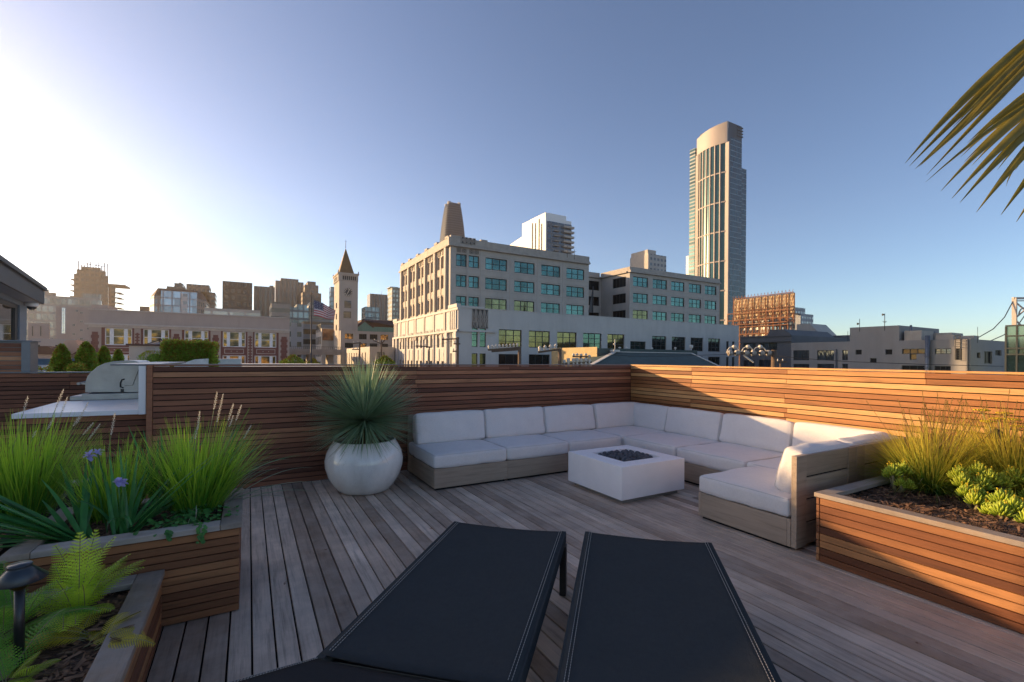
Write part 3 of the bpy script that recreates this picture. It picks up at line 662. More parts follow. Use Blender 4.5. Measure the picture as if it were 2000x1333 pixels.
# ---- loungers
LA = Vector((2.047-1.0, 2.53-1.39, 0)).normalized(); LWID, LLEN, LZ = .795, 1.56, .41
ang = math.atan2(LA.y, LA.x)
def lounger(loc, label, backang):
    # local frame: +Y points to the far (foot) end, X across; origin = far left corner on the deck
    o = thing('sun_lounger', label, 'sun lounger', loc, 'pair of loungers in the foreground'); o.rotation_euler = (0, 0, ang-math.pi/2); WL[o.name] = Vector((0, 0, 0))
    a = MB(); nx, ny = 16, 24
    for j in range(ny+1):
        for i in range(nx+1):
            u = i/nx; v = j/ny; x = u*LWID; y = -v*LLEN
            sag = -.022*(4*u*(1-u))**.8*(.6+.4*math.sin(v*math.pi)); a.v.append((x, y, LZ+sag+.002*noise.noise((x*3, y*3, 0))))
    for j in range(ny):
        for i in range(nx):
            A = j*(nx+1)+i; a.f.append((A, A+nx+1, A+nx+2, A+1)); a.m.append(0); a.t.append(.5); a.s.append(True)
    s = a.build('sling', M['sling'], o); so_ = s.modifiers.new('thick', 'SOLIDIFY'); so_.thickness = .006; so_.offset = -1
    a = MB()
    for xs_ in ((.018, .032), (LWID-.032, LWID-.018)):
        a = MB()
        for x in xs_:
            y = -.006
            while y > -LLEN+.02:
                a.bar((x, y, LZ+.0022), (x, y-.011, LZ+.0022), .0022, .0022, t=.5); y -= .0165
        a.build('stitching', M['thread'], o)
    for x, s_ in ((.0, 1), (LWID, -1)):
        a = MB(); a.box(x-.012 if s_ > 0 else x-.022, x+.022 if s_ > 0 else x+.012, -LLEN-.02, .01, LZ-.075, LZ-.002)
        for q in range(3): a.box(x-.0145 if s_ > 0 else x+.012, x-.012 if s_ > 0 else x+.0145, -LLEN, .0, LZ-.07+q*.022, LZ-.054+q*.022)
        a.build('side_rail', M['sling'], o, bevel=.004)
    for y in (-.04, -LLEN+.05):
        a = MB(); a.box(.024, LWID-.024, y-.02, y+.02, LZ-.085, LZ-.045); a.build('cross_bar', M['black'], o, bevel=.003)
        for x in (.0, LWID-.0):
            a = MB(); a.box(x-.022, x+.022, y-.035, y+.035, 0, LZ-.078); a.build('leg', M['black'], o, bevel=.003)
    if backang:
        ca, sa = math.cos(rad(backang)), math.sin(rad(backang)); a = MB(); L = .75
        for j in range(11):
            for i in range(nx+1):
                u = i/nx; v = j/10; d = v*L; sg = -.02*(4*u*(1-u)); w = -.0+LWID*u
                a.v.append((w, -LLEN-.045-d*ca-sg*sa, LZ+.012+d*sa+sg*ca))
        for j in range(10):
            for i in range(nx):
                A = j*(nx+1)+i; a.f.append((A, A+nx+1, A+nx+2, A+1)); a.m.append(0); a.t.append(.5); a.s.append(True)
        s = a.build('backrest', M['sling_grey'], o); so_ = s.modifiers.new('thick', 'SOLIDIFY'); so_.thickness = .012; so_.offset = -1
        for ws_ in ((.010, .020), (LWID-.02, LWID-.01)):
            a = MB()
            for w in ws_:
                d = .01
                while d < L-.02:
                    f_ = lambda d: (w, -LLEN-.045-d*ca-.003*sa, LZ+.014+d*sa+.003*ca)
                    a.bar(f_(d), f_(d+.009), .002, .002, t=.5); d += .0145
            a.build('stitching', M['thread'], s)
    return o
lounger((1.318, 3.14, 0), 'black sling sun lounger with raised grey backrest, the left one of the pair', 24)
lounger((2.040, 2.525, 0), 'flat black sling sun lounger, the right one of the pair', 0)

# ---- path light
q = gz(37, 1312, .30); p = thing('path_light', 'black hat-shaped path light among the ferns', 'garden light', q)
ztop = gy(40, 1104, q.y).z
mb = MB(); mb.tube([q, (q.x, q.y, ztop-.075)], .0165, 14); mb.build('post', M['black'], p)
c = Vector((q.x, q.y, ztop))
mb = MB(); mb.lathe([(.0165, -.10), (.03, -.088), (.034, -.07), (.03, -.062)], c, 20); mb.build('socket', M['bronze'], p)
mb = MB(); mb.lathe([(.03, -.055), (.083, -.062), (.086, -.058), (.04, -.012), (.036, -.004), (.04, .0), (.036, .006), (.0, .007)], c, 28); mb.build('shade', M['navy'], p)

# ---- dry leaf scraps on the boards
for i, (px, py) in enumerate(((955, 1038), (842, 1034), (637, 1075), (556, 1140), (1790, 1256), (1210, 1105))):
    q = gz(px, py, .003); mb = MB(); a = U(0, 6.28)
    for k in range(3): mb.blade(q+Vector((U(-.008, .008), U(-.008, .008), .001)), (math.cos(a+k*1.1), math.sin(a+k*1.1), .12), U(.018, .032), .008, .3, 3, 0, random.random(), .3)
    tag(mb.build('dry_leaf', M['chip']), 'small dry brown leaf scrap lying on the deck boards', 'leaf', 'dry leaf scraps on the deck')
# ================================================================= PLANTS
random.seed(11)
def tuft(name, label, c, n, h, spread, mat, w=.006, droop=.5, lean=(0, 0), rad_=.10, el=(.75, 1.5), cat='ornamental grass', dry=None, group=None):
    o = thing(name, label, cat, c, group); mb = MB()
    for i in range(n):
        a = U(0, 6.283); r = rad_*math.sqrt(random.random()); e = U(*el)
        d = Vector((math.cos(a)*math.cos(e)*spread+lean[0], math.sin(a)*math.cos(e)*spread+lean[1], math.sin(e)))
        p = Vector(c)+Vector((r*math.cos(a+U(-.6, .6)), r*math.sin(a+U(-.6, .6)), U(-.02, .01)))
        L = h*U(.4, 1.12); mb.blade(p, d, L, w*U(.6, 1.25), droop*U(.2, 1.6), 6, 0, min(1, max(0, random.gauss(.55, .3))), .25 if i % 3 else 0, None, .1, .25)
    mb.build('blades', mat, o)
    if dry:
        mb = MB()
        for i in range(dry[0]):
            a = U(0, 6.283); e = U(-.1, .7); d = Vector((math.cos(a)*math.cos(e), math.sin(a)*math.cos(e), math.sin(e)))
            mb.blade(Vector(c)+d*.03, d, h*U(.4, .8), w*.7, U(.6, 1.6), 6, 0, random.random(), 0)
        mb.build('dry_blades', dry[1], o)
    return o
def spike(par, pts, L, r, stem, mat, name='seed_head'):
    # stem with a fuzzy cylindrical head at the end
    mb = MB(); mb.tube(pts, [.0022]*(len(pts)-1)+[.0016], 5, 0); a, b = Vector(pts[-2]), Vector(pts[-1]); d = (b-a).normalized()
    s = d.cross(Vector((.3, .5, .1))).normalized(); t = d.cross(s)
    for k in range(int(L/.0035)):
        f = k*.0035/L; an = k*2.4; q = b+d*(f*L); rr = r*(.35+.65*math.sin(math.pi*min(1, .15+f*.85)))
        o_ = (s*math.cos(an)+t*math.sin(an)); e = q+o_*rr+d*.007; w = (s*-math.sin(an)+t*math.cos(an))*.0022
        mb.poly([q-w, e-w*.8+d*.004, e+w*.8, q+w], 1, random.random())
    return mb.build(name, [stem, mat], par)
M['seedstem'] = pm('pale_green_stem', (.22, .24, .08), .7)
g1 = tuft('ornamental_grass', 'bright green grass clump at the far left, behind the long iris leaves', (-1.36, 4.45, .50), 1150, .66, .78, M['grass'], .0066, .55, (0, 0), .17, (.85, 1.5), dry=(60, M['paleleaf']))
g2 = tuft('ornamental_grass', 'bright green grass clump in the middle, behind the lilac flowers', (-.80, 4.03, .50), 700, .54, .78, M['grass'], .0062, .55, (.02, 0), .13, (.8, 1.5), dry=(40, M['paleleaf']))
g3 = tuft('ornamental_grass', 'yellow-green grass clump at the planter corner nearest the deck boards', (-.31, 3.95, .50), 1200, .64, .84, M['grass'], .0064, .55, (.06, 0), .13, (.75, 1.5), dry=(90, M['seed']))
def heads(par, lst, Y):
    for px0, py0, px1, py1, bx, by in lst:   # head bottom, head top, base
        a, b = gy(px0, py0, Y), gy(px1, py1, Y); base = Vector((bx, by, .52)); m_ = base.lerp(a, .55)+Vector((0, 0, .06))
        spike(par, [base, m_, a], (b-a).length, .0095, M['seedstem'], M['seed'])
heads(g1, ((46, 805, 43, 775, -1.45, 4.4), (108, 800, 113, 760, -1.35, 4.4), (92, 840, 95, 812, -1.4, 4.4), (118, 812, 116, 775, -1.3, 4.4), (150, 828, 170, 785, -1.25, 4.4), (143, 833, 148, 810, -1.3, 4.45), (162, 850, 170, 823, -1.28, 4.4), (172, 860, 187, 826, -1.2, 4.4), (64, 855, 65, 842, -1.4, 4.35)), 4.4)
heads(g2, ((217, 850, 220, 808, -.85, 4.0),), 4.0)
heads(g3, ((418, 800, 419, 766, -.3, 3.95), (424, 825, 438, 770, -.28, 3.95), (446, 822, 460, 790, -.25, 3.95), (461, 822, 471, 792, -.22, 3.95), (386, 840, 387, 803, -.35, 3.95), (381, 858, 382, 832, -.38, 3.9), (448, 834, 455, 812, -.25, 3.95), (476, 857, 494, 832, -.2, 3.95)), 3.95)
def straps(label, c, lst, mat=M['iris'], name='iris_plant', fold=.45):
    o = thing(name, label, 'plant', c); mb = MB()
    for az, el, L, w, dr in lst:
        a = rad(az); e = rad(el); d = Vector((math.cos(a)*math.cos(e), math.sin(a)*math.cos(e), math.sin(e)))
        mb.blade(Vector(c)+Vector((U(-.04, .04), U(-.03, .03), U(-.02, 0))), d, L, w, dr, 9, 0, random.random(), fold, None, .10, .3)
    mb.build('leaves', mat, o); return o
def rv(n, az, el, L, w, dr): return [(U(*az), U(*el), U(*L), U(*w), U(*dr)) for _ in range(n)]
straps('broad dark green iris leaves leaning left over the planter, foremost at the left edge', (-.83, 3.62, .50), rv(22, (145, 205), (12, 42), (.65, 1.0), (.034, .048), (.1, .45))+rv(8, (90, 150), (25, 60), (.4, .65), (.026, .038), (.2, .5)))
ir = straps('upright green iris with lilac flowers at the front edge of the planter', (-.66, 3.62, .50), rv(11, (40, 130), (45, 85), (.35, .58), (.024, .036), (.1, .4))+rv(13, (0, 60), (20, 50), (.5, .8), (.022, .034), (.15, .4))+[(300, 70, .30, .034, 3.2), (250, 75, .26, .030, 3.0), (150, 60, .4, .025, 1.6)])
straps('dark strap leaves arching right behind the corner grass clump', (-.30, 4.12, .50), rv(16, (-40, 60), (35, 70), (.55, .85), (.018, .030), (.3, .9))+rv(5, (100, 170), (40, 70), (.5, .7), (.018, .028), (.3, .8)), name='strap_leaf_plant')
straps('pale edged strap leaves drooping out over the deck beside the corner grass', (-.22, 3.95, .50), rv(13, (-30, 50), (20, 55), (.45, .80), (.010, .018), (.5, 1.4)), M['paleleaf'], 'strap_leaf_plant')
straps('dark strap leaf plant at the photo edge left of the bright grass', (-1.75, 4.35, .50), rv(22, (60, 240), (20, 70), (.45, .75), (.022, .034), (.3, .8)), name='strap_leaf_plant')
straps('dark strap leaf plant between the left and middle grass clumps', (-.55, 4.14, .50), rv(16, (20, 160), (50, 80), (.45, .68), (.020, .030), (.2, .6)), name='strap_leaf_plant')
def flower(par, pos, base, r=.038):
    mb = MB(); mb.tube([base, Vector(base).lerp(pos, .6)+Vector((.008, 0, .0)), pos], .0045, 6); st = mb.build('stem', M['creep'], par)
    mb = MB()
    for k in range(14):
        a = k*math.pi/3+U(-.3, .3); e = (.15, .9, -.3)[k % 3]+U(-.2, .2); mb.blade(Vector(pos)+Vector((U(-.008, .008), U(-.008, .008), U(-.006, .01))), (math.cos(a)*math.cos(e), math.sin(a)*math.cos(e), math.sin(e)), r*U(.7, 1.15), r*.62, U(.5, 1.4), 4, 0, random.random(), .3, None, .3, .6)
    return mb.build('blossom', M['petal'], par)
flower(ir, gy(172, 893, 3.75), (-.74, 3.68, .5)); flower(ir, gy(231, 941, 3.58), (-.68, 3.62, .5), .036); flower(ir, gy(240, 945, 3.60), (-.66, 3.62, .5), .03); flower(ir, gy(190, 884, 3.85), (-.72, 3.7, .5), .028)
# creeper trailing over the planter edge
o = thing('creeper', 'small round leaved creeper trailing over the planter edge near the deck', 'plant', (-.30, 3.62, .52)); mb = MB()
def disc(mb, p, n_, r, t):
    n_ = Vector(n_).normalized(); a = n_.cross(Vector((.2, .9, .3))).normalized(); b = n_.cross(a); mb.poly([Vector(p)+a*r*math.cos(k*math.pi/4)*1.1+b*r*math.sin(k*math.pi/4)+n_*r*.2*(math.cos(k*math.pi/2)) for k in range(8)], 0, t)
for i in range(260):
    x = random.gauss(-.30, .12); y = random.gauss(3.62, .10); x = min(-.06, max(-.58, x)); y = max(3.36, min(3.85, y))
    disc(mb, (x, y, .535+U(0, .05) if y > 3.38 else .56), (U(-.6, .6), U(-.8, .3), 1), U(.009, .016), random.random())
for sx in (-.40, -.25, -.23):
    for k in range(9): disc(mb, (sx+U(-.012, .012), 3.372-.008*random.random()-.012, .575-k*.008*(1.5 if sx > -.3 else .8)), (U(-.3, .3), -1, U(0, .6)), U(.008, .012), random.random())
mb.build('leaves', M['creep'], o)
# ferns
def frond(mb, p, d, L, w, droop, t, n=24, m=0, curl=0):
    p = Vector(p); d = Vector(d).normalized(); st = L/n; sd = d.cross(Vector((0, 0, 1)));
    if sd.length < .2: sd = Vector((1, .3, 0))
    sd.normalize(); pts = [p.copy()]
    for k in range(n):
        u = k/n; p = p+d*st; d = (d+Vector((0, 0, -1))*droop/n*(.4+1.4*u)).normalized(); pts.append(p.copy())
        if u < .12: continue
        nn = sd.cross(d).normalized(); pl_ = w*(math.sin(math.pi*(.12+.86*u))**.8)*(1-.25*u); 
        for s in (-1, 1):
            pd = (sd*s+d*.45+nn*.12).normalized(); tt = min(1, max(0, t+U(-.2, .2))); q = p.copy(); m_ = 7
            for j in range(m_):       # toothed leaflet: two small lobes per step
                f0 = j/m_; ww = st*.52*(1-f0)**.6; q2 = q+pd*(pl_/m_); pd = (pd+d*.06-nn*.05-Vector((0, 0, .05))).normalized()
                c = pd.cross(nn).normalized(); mb.poly([q, q2+c*ww*1.0-pd*.001, q2], m, tt); mb.poly([q, q2, q2-c*ww*1.0-pd*.001], m, tt); q = q2
    return pts
def fern(label, c, specs, mat, sm):
    o = thing('fern', label, 'fern', c); st = MB(); a = MB()
    for az, el, L, w, dr, t in specs:
        e = rad(el); z = rad(az); pts = frond(a, Vector(c)+Vector((U(-.04, .04), U(-.04, .04), 0)), (math.cos(z)*math.cos(e), math.sin(z)*math.cos(e), math.sin(e)), L, w, dr, t); st.tube(pts, .0018, 5)
    a.build('fronds', mat, o); st.build('stalks', sm, o); return o
rf = lambda n, az, el, L, t, w=.078, dr=(.5, 1.3): [(U(*az), U(*el), U(*L), w*U(.8, 1.15), U(*dr), U(*t)) for _ in range(n)]
fern('tallest bright green fern, upright against the planter slats behind it', (-.74, 3.06, .31), [(100, 82, .40, .078, .5, .9), (60, 78, .40, .078, .5, .95), (30, 68, .38, .078, .7, .9), (140, 70, .36, .078, .8, .7), (10, 50, .34, .07, 1., .8), (75, 62, .34, .07, .8, .8), (120, 55, .32, .07, .8, .6)]+rf(16, (0, 360), (30, 75), (.24, .36), (.4, .95)), M['fern'], M['succs'])
fern('dark green fern mass around the path light post', (-.95, 2.98, .31), rf(20, (0, 360), (25, 65), (.26, .42), (.1, .9)), M['fernd'], M['succs'])
fern('dark green fern filling the lower left photo corner', (-.84, 2.55, .31), rf(12, (60, 260), (20, 60), (.22, .34), (.2, .9)), M['fernd'], M['succs'])
fern('yellowing fern with drooping fronds on the bark mulch', (-.66, 2.78, .31), rf(9, (-40, 200), (12, 45), (.20, .32), (.1, .9), .06, (1., 2.)), M['ferny'], M['succs'])
fern('small green fern sprig at the foot of the path light', (-.78, 2.52, .31), rf(7, (0, 360), (20, 60), (.10, .17), (.4, 1.), .05), M['fern'], M['succs'])
fern('yellow fern spilling over the low planter rim', (-.58, 2.66, .33), rf(7, (-30, 80), (10, 40), (.15, .24), (.4, 1.), .06, (1., 2.2)), M['ferny'], M['succs'])
a_ = gz(205, 1228, .345); b_ = gz(275, 1192, .375); o = thing('fern_frond', 'single yellow-brown fern frond lying across the low planter rim', 'fern', a_); mb = MB(); d = b_-a_; pts = frond(mb, a_, d, d.length, .028, .1, .3); mb.build('leaflets', M['ferny'], o); mb = MB(); mb.tube(pts, .0018, 5); mb.build('stalk', M['fernb'], o)
for lab, p0, p1 in (('dry brown curled frond on the low planter rim, upper one of two', (228, 1231), (262, 1222)), ('dry brown curled frond on the low planter rim, lower one of two', (215, 1245), (235, 1254))):
    a_, b_ = gz(*p0, .356), gz(*p1, .362); o = thing('dead_frond', lab, 'dead leaf', a_); mb = MB(); d = b_-a_+Vector((0, 0, .004)); pts = frond(mb, a_, d, d.length, .022, .05, .0, 12); mb.build('leaflets', M['fernb'], o); mb = MB(); mb.tube(pts, .0012, 5); mb.build('stalk', M['fernb'], o)
# ---- right planter
def stalks(par, c, n, h, sp, mat, name='seed_stalk', Lh=(.05, .10)):
    for i in range(n):
        a = U(0, 6.283); e = U(.95, 1.45); d = Vector((math.cos(a)*math.cos(e)*sp, math.sin(a)*math.cos(e)*sp, math.sin(e))); L = h*U(.75, 1.1)
        b = Vector(c)+Vector((U(-.1, .1), U(-.1, .1), 0)); p1 = b+d*L*.55; p2 = p1+(d+Vector((d.x*.35, d.y*.35, -.05)))*L*.38
        spike(par, [b, p1, p2], U(*Lh), .0035, mat, mat, name)
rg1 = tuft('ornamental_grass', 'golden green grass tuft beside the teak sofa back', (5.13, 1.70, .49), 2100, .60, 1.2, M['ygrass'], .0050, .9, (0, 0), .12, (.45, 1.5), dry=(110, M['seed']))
stalks(rg1, (5.13, 1.70, .5), 46, .80, .75, M['rustseed'])
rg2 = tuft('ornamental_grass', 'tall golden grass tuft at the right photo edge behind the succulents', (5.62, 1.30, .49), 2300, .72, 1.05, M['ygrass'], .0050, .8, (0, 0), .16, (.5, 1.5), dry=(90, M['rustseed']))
stalks(rg2, (5.62, 1.30, .5), 40, .85, .7, M['rustseed'])
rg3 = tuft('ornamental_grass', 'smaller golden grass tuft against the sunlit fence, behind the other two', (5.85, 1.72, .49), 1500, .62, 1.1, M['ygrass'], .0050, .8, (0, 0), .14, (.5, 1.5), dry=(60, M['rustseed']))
stalks(rg3, (5.85, 1.72, .5), 22, .75, .7, M['rustseed'])
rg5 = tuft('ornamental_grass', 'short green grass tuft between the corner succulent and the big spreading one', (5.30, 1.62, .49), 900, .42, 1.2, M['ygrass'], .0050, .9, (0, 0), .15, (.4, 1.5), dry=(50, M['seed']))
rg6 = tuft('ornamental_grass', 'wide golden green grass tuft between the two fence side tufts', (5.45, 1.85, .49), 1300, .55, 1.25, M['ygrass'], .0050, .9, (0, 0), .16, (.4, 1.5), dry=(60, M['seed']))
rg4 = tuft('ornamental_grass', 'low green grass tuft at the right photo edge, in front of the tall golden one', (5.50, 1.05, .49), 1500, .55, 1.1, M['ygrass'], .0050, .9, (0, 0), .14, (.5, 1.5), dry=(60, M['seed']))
def finger(mb, p, d, L, r, t):
    p = Vector(p); d = Vector(d).normalized(); pts = []; 
    for k in range(5):
        pts.append(p.copy()); p = p+d*L/4; d = (d+Vector((0, 0, .10))).normalized()
    mb.tube(pts, [r*.65, r, r*1.05, r*.9, r*.35], 6, 0, t)
def succulent(label, c, heads_):
    o = thing('succulent_plant', label, 'succulent', c); s = MB(); a = MB()
    for dx, dy, h, R, n in heads_:
        n = int(n*1.6); R = R*.95
        top = Vector(c)+Vector((dx, dy, h)); b = Vector(c)+Vector((dx*.35, dy*.35, 0)); s.tube([b, b.lerp(top, .5)+Vector((U(-.015, .015), U(-.015, .015), 0)), top], [.012, .011, .010], 8)
        for k in range(n):
            f = (k+.5)/n; an = k*2.4; e = .35+1.2*f; d = Vector((math.cos(an)*math.cos(e), math.sin(an)*math.cos(e), math.sin(e))); finger(a, top+Vector((math.cos(an), math.sin(an), 0))*R*.42*(1-f)+Vector((0, 0, -.025+.035*f)), d, R*U(.75, 1.05)*(.8+.3*f), .0064*U(.85, 1.15), random.random())
    s.build('stems', M['succs'], o); a.build('leaves', M['succ'], o); 
    fl = MB()
    for dx, dy, h, R, n in heads_:
        for k in range(3): q = Vector(c)+Vector((dx+U(-.03, .03), dy+U(-.03, .03), h+R*U(.9, 1.25))); fl.tube([q-Vector((0, 0, R*.4)), q], .0015, 5); fl.lathe([(0, -.004), (.008, 0), (0, .006)], q, 6)
    fl.build('buds', M['yarrow'], o); return o
succulent('upright yellow-green finger succulent on bare stems at the planter corner', (4.80, 1.80, .49), [(-.05, .02, .17, .075, 30), (.06, -.02, .18, .08, 34), (.0, .06, .14, .06, 24), (.03, -.07, .07, .055, 22), (.12, .0, .09, .05, 18), (-.03, -.03, .09, .05, 18)])
succulent('large spreading finger succulent at the planter front, nearest the right photo edge', (4.98, 1.36, .49), [(.12, .02, .22, .085, 36), (-.06, .06, .15, .08, 32), (.26, -.14, .2, .085, 34), (.14, -.30, .10, .08, 30), (.0, .10, .19, .085, 36), (.02, -.02, .14, .085, 38), (.10, -.05, .18, .085, 36), (-.08, -.03, .08, .08, 34), (-.04, -.12, .03, .07, 30), (.08, -.16, .06, .08, 34), (.18, -.10, .16, .08, 34), (.20, .04, .18, .08, 30), (.0, -.22, .02, .07, 28), (.20, -.24, .08, .08, 30), (-.10, -.18, .02, .06, 22)])
succulent('spreading low finger succulent right of the big one, cut by the photo edge', (5.28, 1.10, .49), [(.0, .0, .12, .08, 30), (.08, -.05, .14, .08, 30), (-.08, .02, .08, .07, 26), (.02, -.12, .06, .07, 26), (.1, .08, .16, .08, 26)])
succulent('front finger succulent touching the planter rim, below the big spreading one', (4.60, 1.13, .49), [(.0, .0, .06, .075, 30), (.08, -.05, .09, .08, 32), (.02, -.12, .04, .07, 28), (.13, .03, .12, .075, 30), (.16, -.10, .06, .07, 28)])
succulent('low cushion of finger succulent at the planter front, left of the big spreading one', (4.74, 1.30, .49), [(.0, .0, .07, .075, 30), (.07, -.07, .05, .075, 30), (-.05, -.09, .03, .065, 28), (.06, .07, .10, .07, 28)])
succulent('small finger succulent half hidden behind the big spreading one', (5.26, 1.52, .49), [(.0, .0, .17, .08, 32), (.08, -.06, .2, .08, 32), (-.06, .05, .14, .07, 26)])
straps('short dark strap leaves between the golden grass and the succulents', (5.02, 1.60, .49), rv(16, (0, 360), (15, 60), (.12, .24), (.016, .026), (.6, 1.8)), name='strap_leaf_plant')
# yarrow: flat yellow flower heads on stalks
o = thing('yarrow_plant', 'yellow flat topped flowers above the golden grass at the right edge', 'plant', (5.75, 1.35, .49))
for px, py, Y in ((1918, 800, 1.48), (1930, 822, 1.45), (1950, 817, 1.42), (1978, 818, 1.38), (1962, 806, 1.45), (1990, 832, 1.34)):
    q = gy(px, py, Y); mb = MB(); mb.tube([(5.7, 1.35, .49), (5.72, 1.4, .8), q-Vector((0, 0, .03))], .004, 6)
    for k in range(6): mb.tube([q-Vector((0, 0, .035)), q+Vector((U(-.04, .04), U(-.04, .04), -.004))], .002, 5)
    mb.build('stem', M['succs'], o); mb = MB()
    for k in range(70): r = .055*math.sqrt(random.random()); an = U(0, 6.28); mb.lathe([(0, -.006), (.007, 0), (0, .005)], q+Vector((r*math.cos(an), r*math.sin(an), U(-.004, .004)-r*.1)), 6)
    mb.build('flower_head', M['yarrow'], o)
q = gy(1946, 848, 1.42); p = thing('spot_light', 'round black garden spotlight among the golden grass at the right', 'garden light', (q.x, q.y, .49)); mb = MB(); mb.tube([(q.x, q.y, .48), (q.x, q.y, q.z-.03)], .012, 8); mb.build('stake', M['black'], p)
mb = MB(); dv_ = Vector((-q.x, -q.y, .2)).normalized(); mb.tube([q-dv_*.06, q-dv_*.05, q+dv_*.045, q+dv_*.05], [.03, .042, .045, .038], 18); mb.build('lamp_head', M['black'], p)
# ---- palm
o = thing('palm_tree', 'fan palm whose drooping fronds hang in at the upper right', 'palm tree', (5.25, .25, .49))
mb = MB(); mb.tube([(5.25, .25, .49), (5.27, .25, 1.6), (5.22, .28, 2.7), (5.2, .3, 3.6)], [.13, .11, .10, .09], 12); mb.build('trunk', M['palmb'], o)
def palmleaf(hub, segs, mat, w0=.055):
    mb = MB()
    for pts, w in segs:
        P_ = [Vector(p) for p in pts]; n = 12; prev = None; i0 = len(mb.v); t = random.random()
        def bez(u): return (1-u)**2*P_[0]+2*u*(1-u)*P_[1]+u*u*P_[2]
        for k in range(n+1):
            u = k/n; c = bez(u); d = (bez(min(1, u+.02))-bez(max(0, u-.02))).normalized(); vw = (c-Vector((0, 0, CH))).normalized(); s = (d.cross(vw)+Vector((0, 0, .25))).normalized(); s = (s-d*s.dot(d)).normalized(); nn = s.cross(d)
            ww = w*(.35+.65*min(1, u/.35))*(1 if u < .55 else max(.03, 1-((u-.55)/.45)**1.25)); mb.v += [tuple(c-s*ww+nn*ww*.55), tuple(c), tuple(c+s*ww+nn*ww*.55)]
        for k in range(n):
            for j in range(2): a = i0+k*3+j; mb.f.append((a, a+1, a+4, a+3)); mb.m.append(0); mb.t.append(t); mb.s.append(True)
    return mb.build('frond', mat, o)
H1 = W(2190, -60, 3.0); H2 = W(2190, 120, 2.8)
def seg(H, tip, mid, Z, Zm=None): return [H, W(*mid, Zm or Z+.15), W(*tip, Z)]
palmleaf(H1, [(seg(H1, (1768, 319), (1925, 130), 3.0), .031), (seg(H1, (1776, 325), (1945, 145), 3.02), .027), (seg(H1, (1788, 330), (1965, 160), 2.95), .034), (seg(H1, (1795, 326), (1955, 175), 2.9), .028), (seg(H1, (1810, 342), (1975, 165), 3.1), .020), (seg(H1, (1860, 250), (1990, 110), 2.9), .018), (seg(H1, (1885, 245), (2010, 130), 2.85), .018), (seg(H1, (1870, 262), (1960, 150), 2.9), .014)], M['palm'])
palmleaf(H2, [(seg(H2, t, m_, Z), w) for t, m_, Z, w in (((1808, 356), (1990, 190), 2.8, .016), ((1838, 373), (2010, 180), 2.75, .028), ((1859, 388), (2030, 190), 2.7, .030), ((1875, 396), (2040, 200), 2.7, .031), ((1907, 415), (2060, 210), 2.65, .033), ((1955, 420), (2090, 230), 2.65, .032), ((1985, 434), (2110, 240), 2.65, .032), ((2030, 440), (2140, 250), 2.65, .03), ((1965, 365), (1975, 300), 2.75, .010))], M['palm'])
for k in range(9):
    a = k*.7+2.6; d = Vector((math.cos(a), math.sin(a)*.8-.3, .25)); c = Vector((5.2, .3, 3.55)); hub = c+d*.7+Vector((0, 0, .1))
    if d.x < .15: continue
    sg = []
    for j in range(14): b = a+(j-6.5)*.17; e = Vector((math.cos(b), math.sin(b), -.15)); sg.append(([hub, hub+e*.5+Vector((0, 0, .08)), hub+e*.95+Vector((0, 0, -.35))], .026))
    palmleaf(hub, sg, M['palm'])
# ---- clipped trees on the neighbouring roof
def clipped(name, label, c, prof, n, cat, mats=(M['topi'], M['topir']), box=None, group=None, leaf_=.05):
    o = thing(name, label, cat, c, group); a = MB(); H = prof[-1][1] if prof else box[2]
    for i in range(n):
        if box:
            f = random.random(); s = random.choice((0, 1, 2, 2, 3)); x, y, z = U(-1, 1), U(-1, 1), random.random()
            if s == 0: x = random.choice((-1, 1))
            elif s == 1: y = random.choice((-1, 1))
            elif s == 2: y = -1
            else: z = 1
            k = 1-abs(random.gauss(0, .12))+abs(random.gauss(0, .03)); p = Vector((x*box[0]*k, y*box[1]*k, z*box[2]*(1-abs(random.gauss(0, .08))+abs(random.gauss(0, .05))))); p += Vector([.05*noise.noise(p*2.2+Vector((q*9, 0, 0))) for q in range(3)])*2.0; nn = Vector((x, y, z*.8))
        else:
            z = random.random()**1.15*H; r = 0
            for (r0, z0), (r1, z1) in zip(prof, prof[1:]):
                if z0 <= z <= z1: r = r0+(r1-r0)*(z-z0)/(z1-z0+1e-6)
            an = U(0, 6.283); k = 1-abs(random.gauss(0, .2))+abs(random.gauss(0, .05)); r = r*k*(1+.3*noise.noise(Vector((math.cos(an)*2, math.sin(an)*2, z*3)))); p = Vector((r*math.cos(an), r*math.sin(an), z)); nn = Vector((math.cos(an), math.sin(an), .5))
        d = (nn+Vector((U(-1, 1), U(-1, 1), U(-.6, 1.2)))).normalized(); s = d.cross(Vector((U(-1, 1), U(-1, 1), U(-1, 1)))).normalized(); L = leaf_*U(.6, 1.3); q = Vector(c)+p
        top = z > (H if not box else 1)*.86; t = random.random()
        a.poly([q, q+d*L*.5+s*L*.3, q+d*L, q+d*L*.5-s*L*.3], 1 if random.random() < (.5 if top else .2) else 0, t)
    k = len(a.v); core = MB()
    if box:
        for q in range(3): core.box(-box[0]*.7+U(-.05, .05), box[0]*.7, -box[1]*.5, box[1]*.5, 0, box[2]*(.6+.04*q), 0, .1)
        core.v = [tuple(Vector(c)+Vector(v)) for v in core.v]
    else: core.lathe([(r*.55, z*.85) for r, z in prof], c, 12, 0, .1)
    core.build('dark_shade_core', M['topi'], o)  # solid core in dark leaf tint, paints in the crown's inner shade
    a.build('crown', list(mats), o)
    b = MB(); b.tube([Vector(c)-Vector((0, 0, .15)), Vector(c)+Vector((0, 0, (H if not box else box[2])*.6))], [.05, .03], 6); b.build('trunk', M['bark'], o); return o
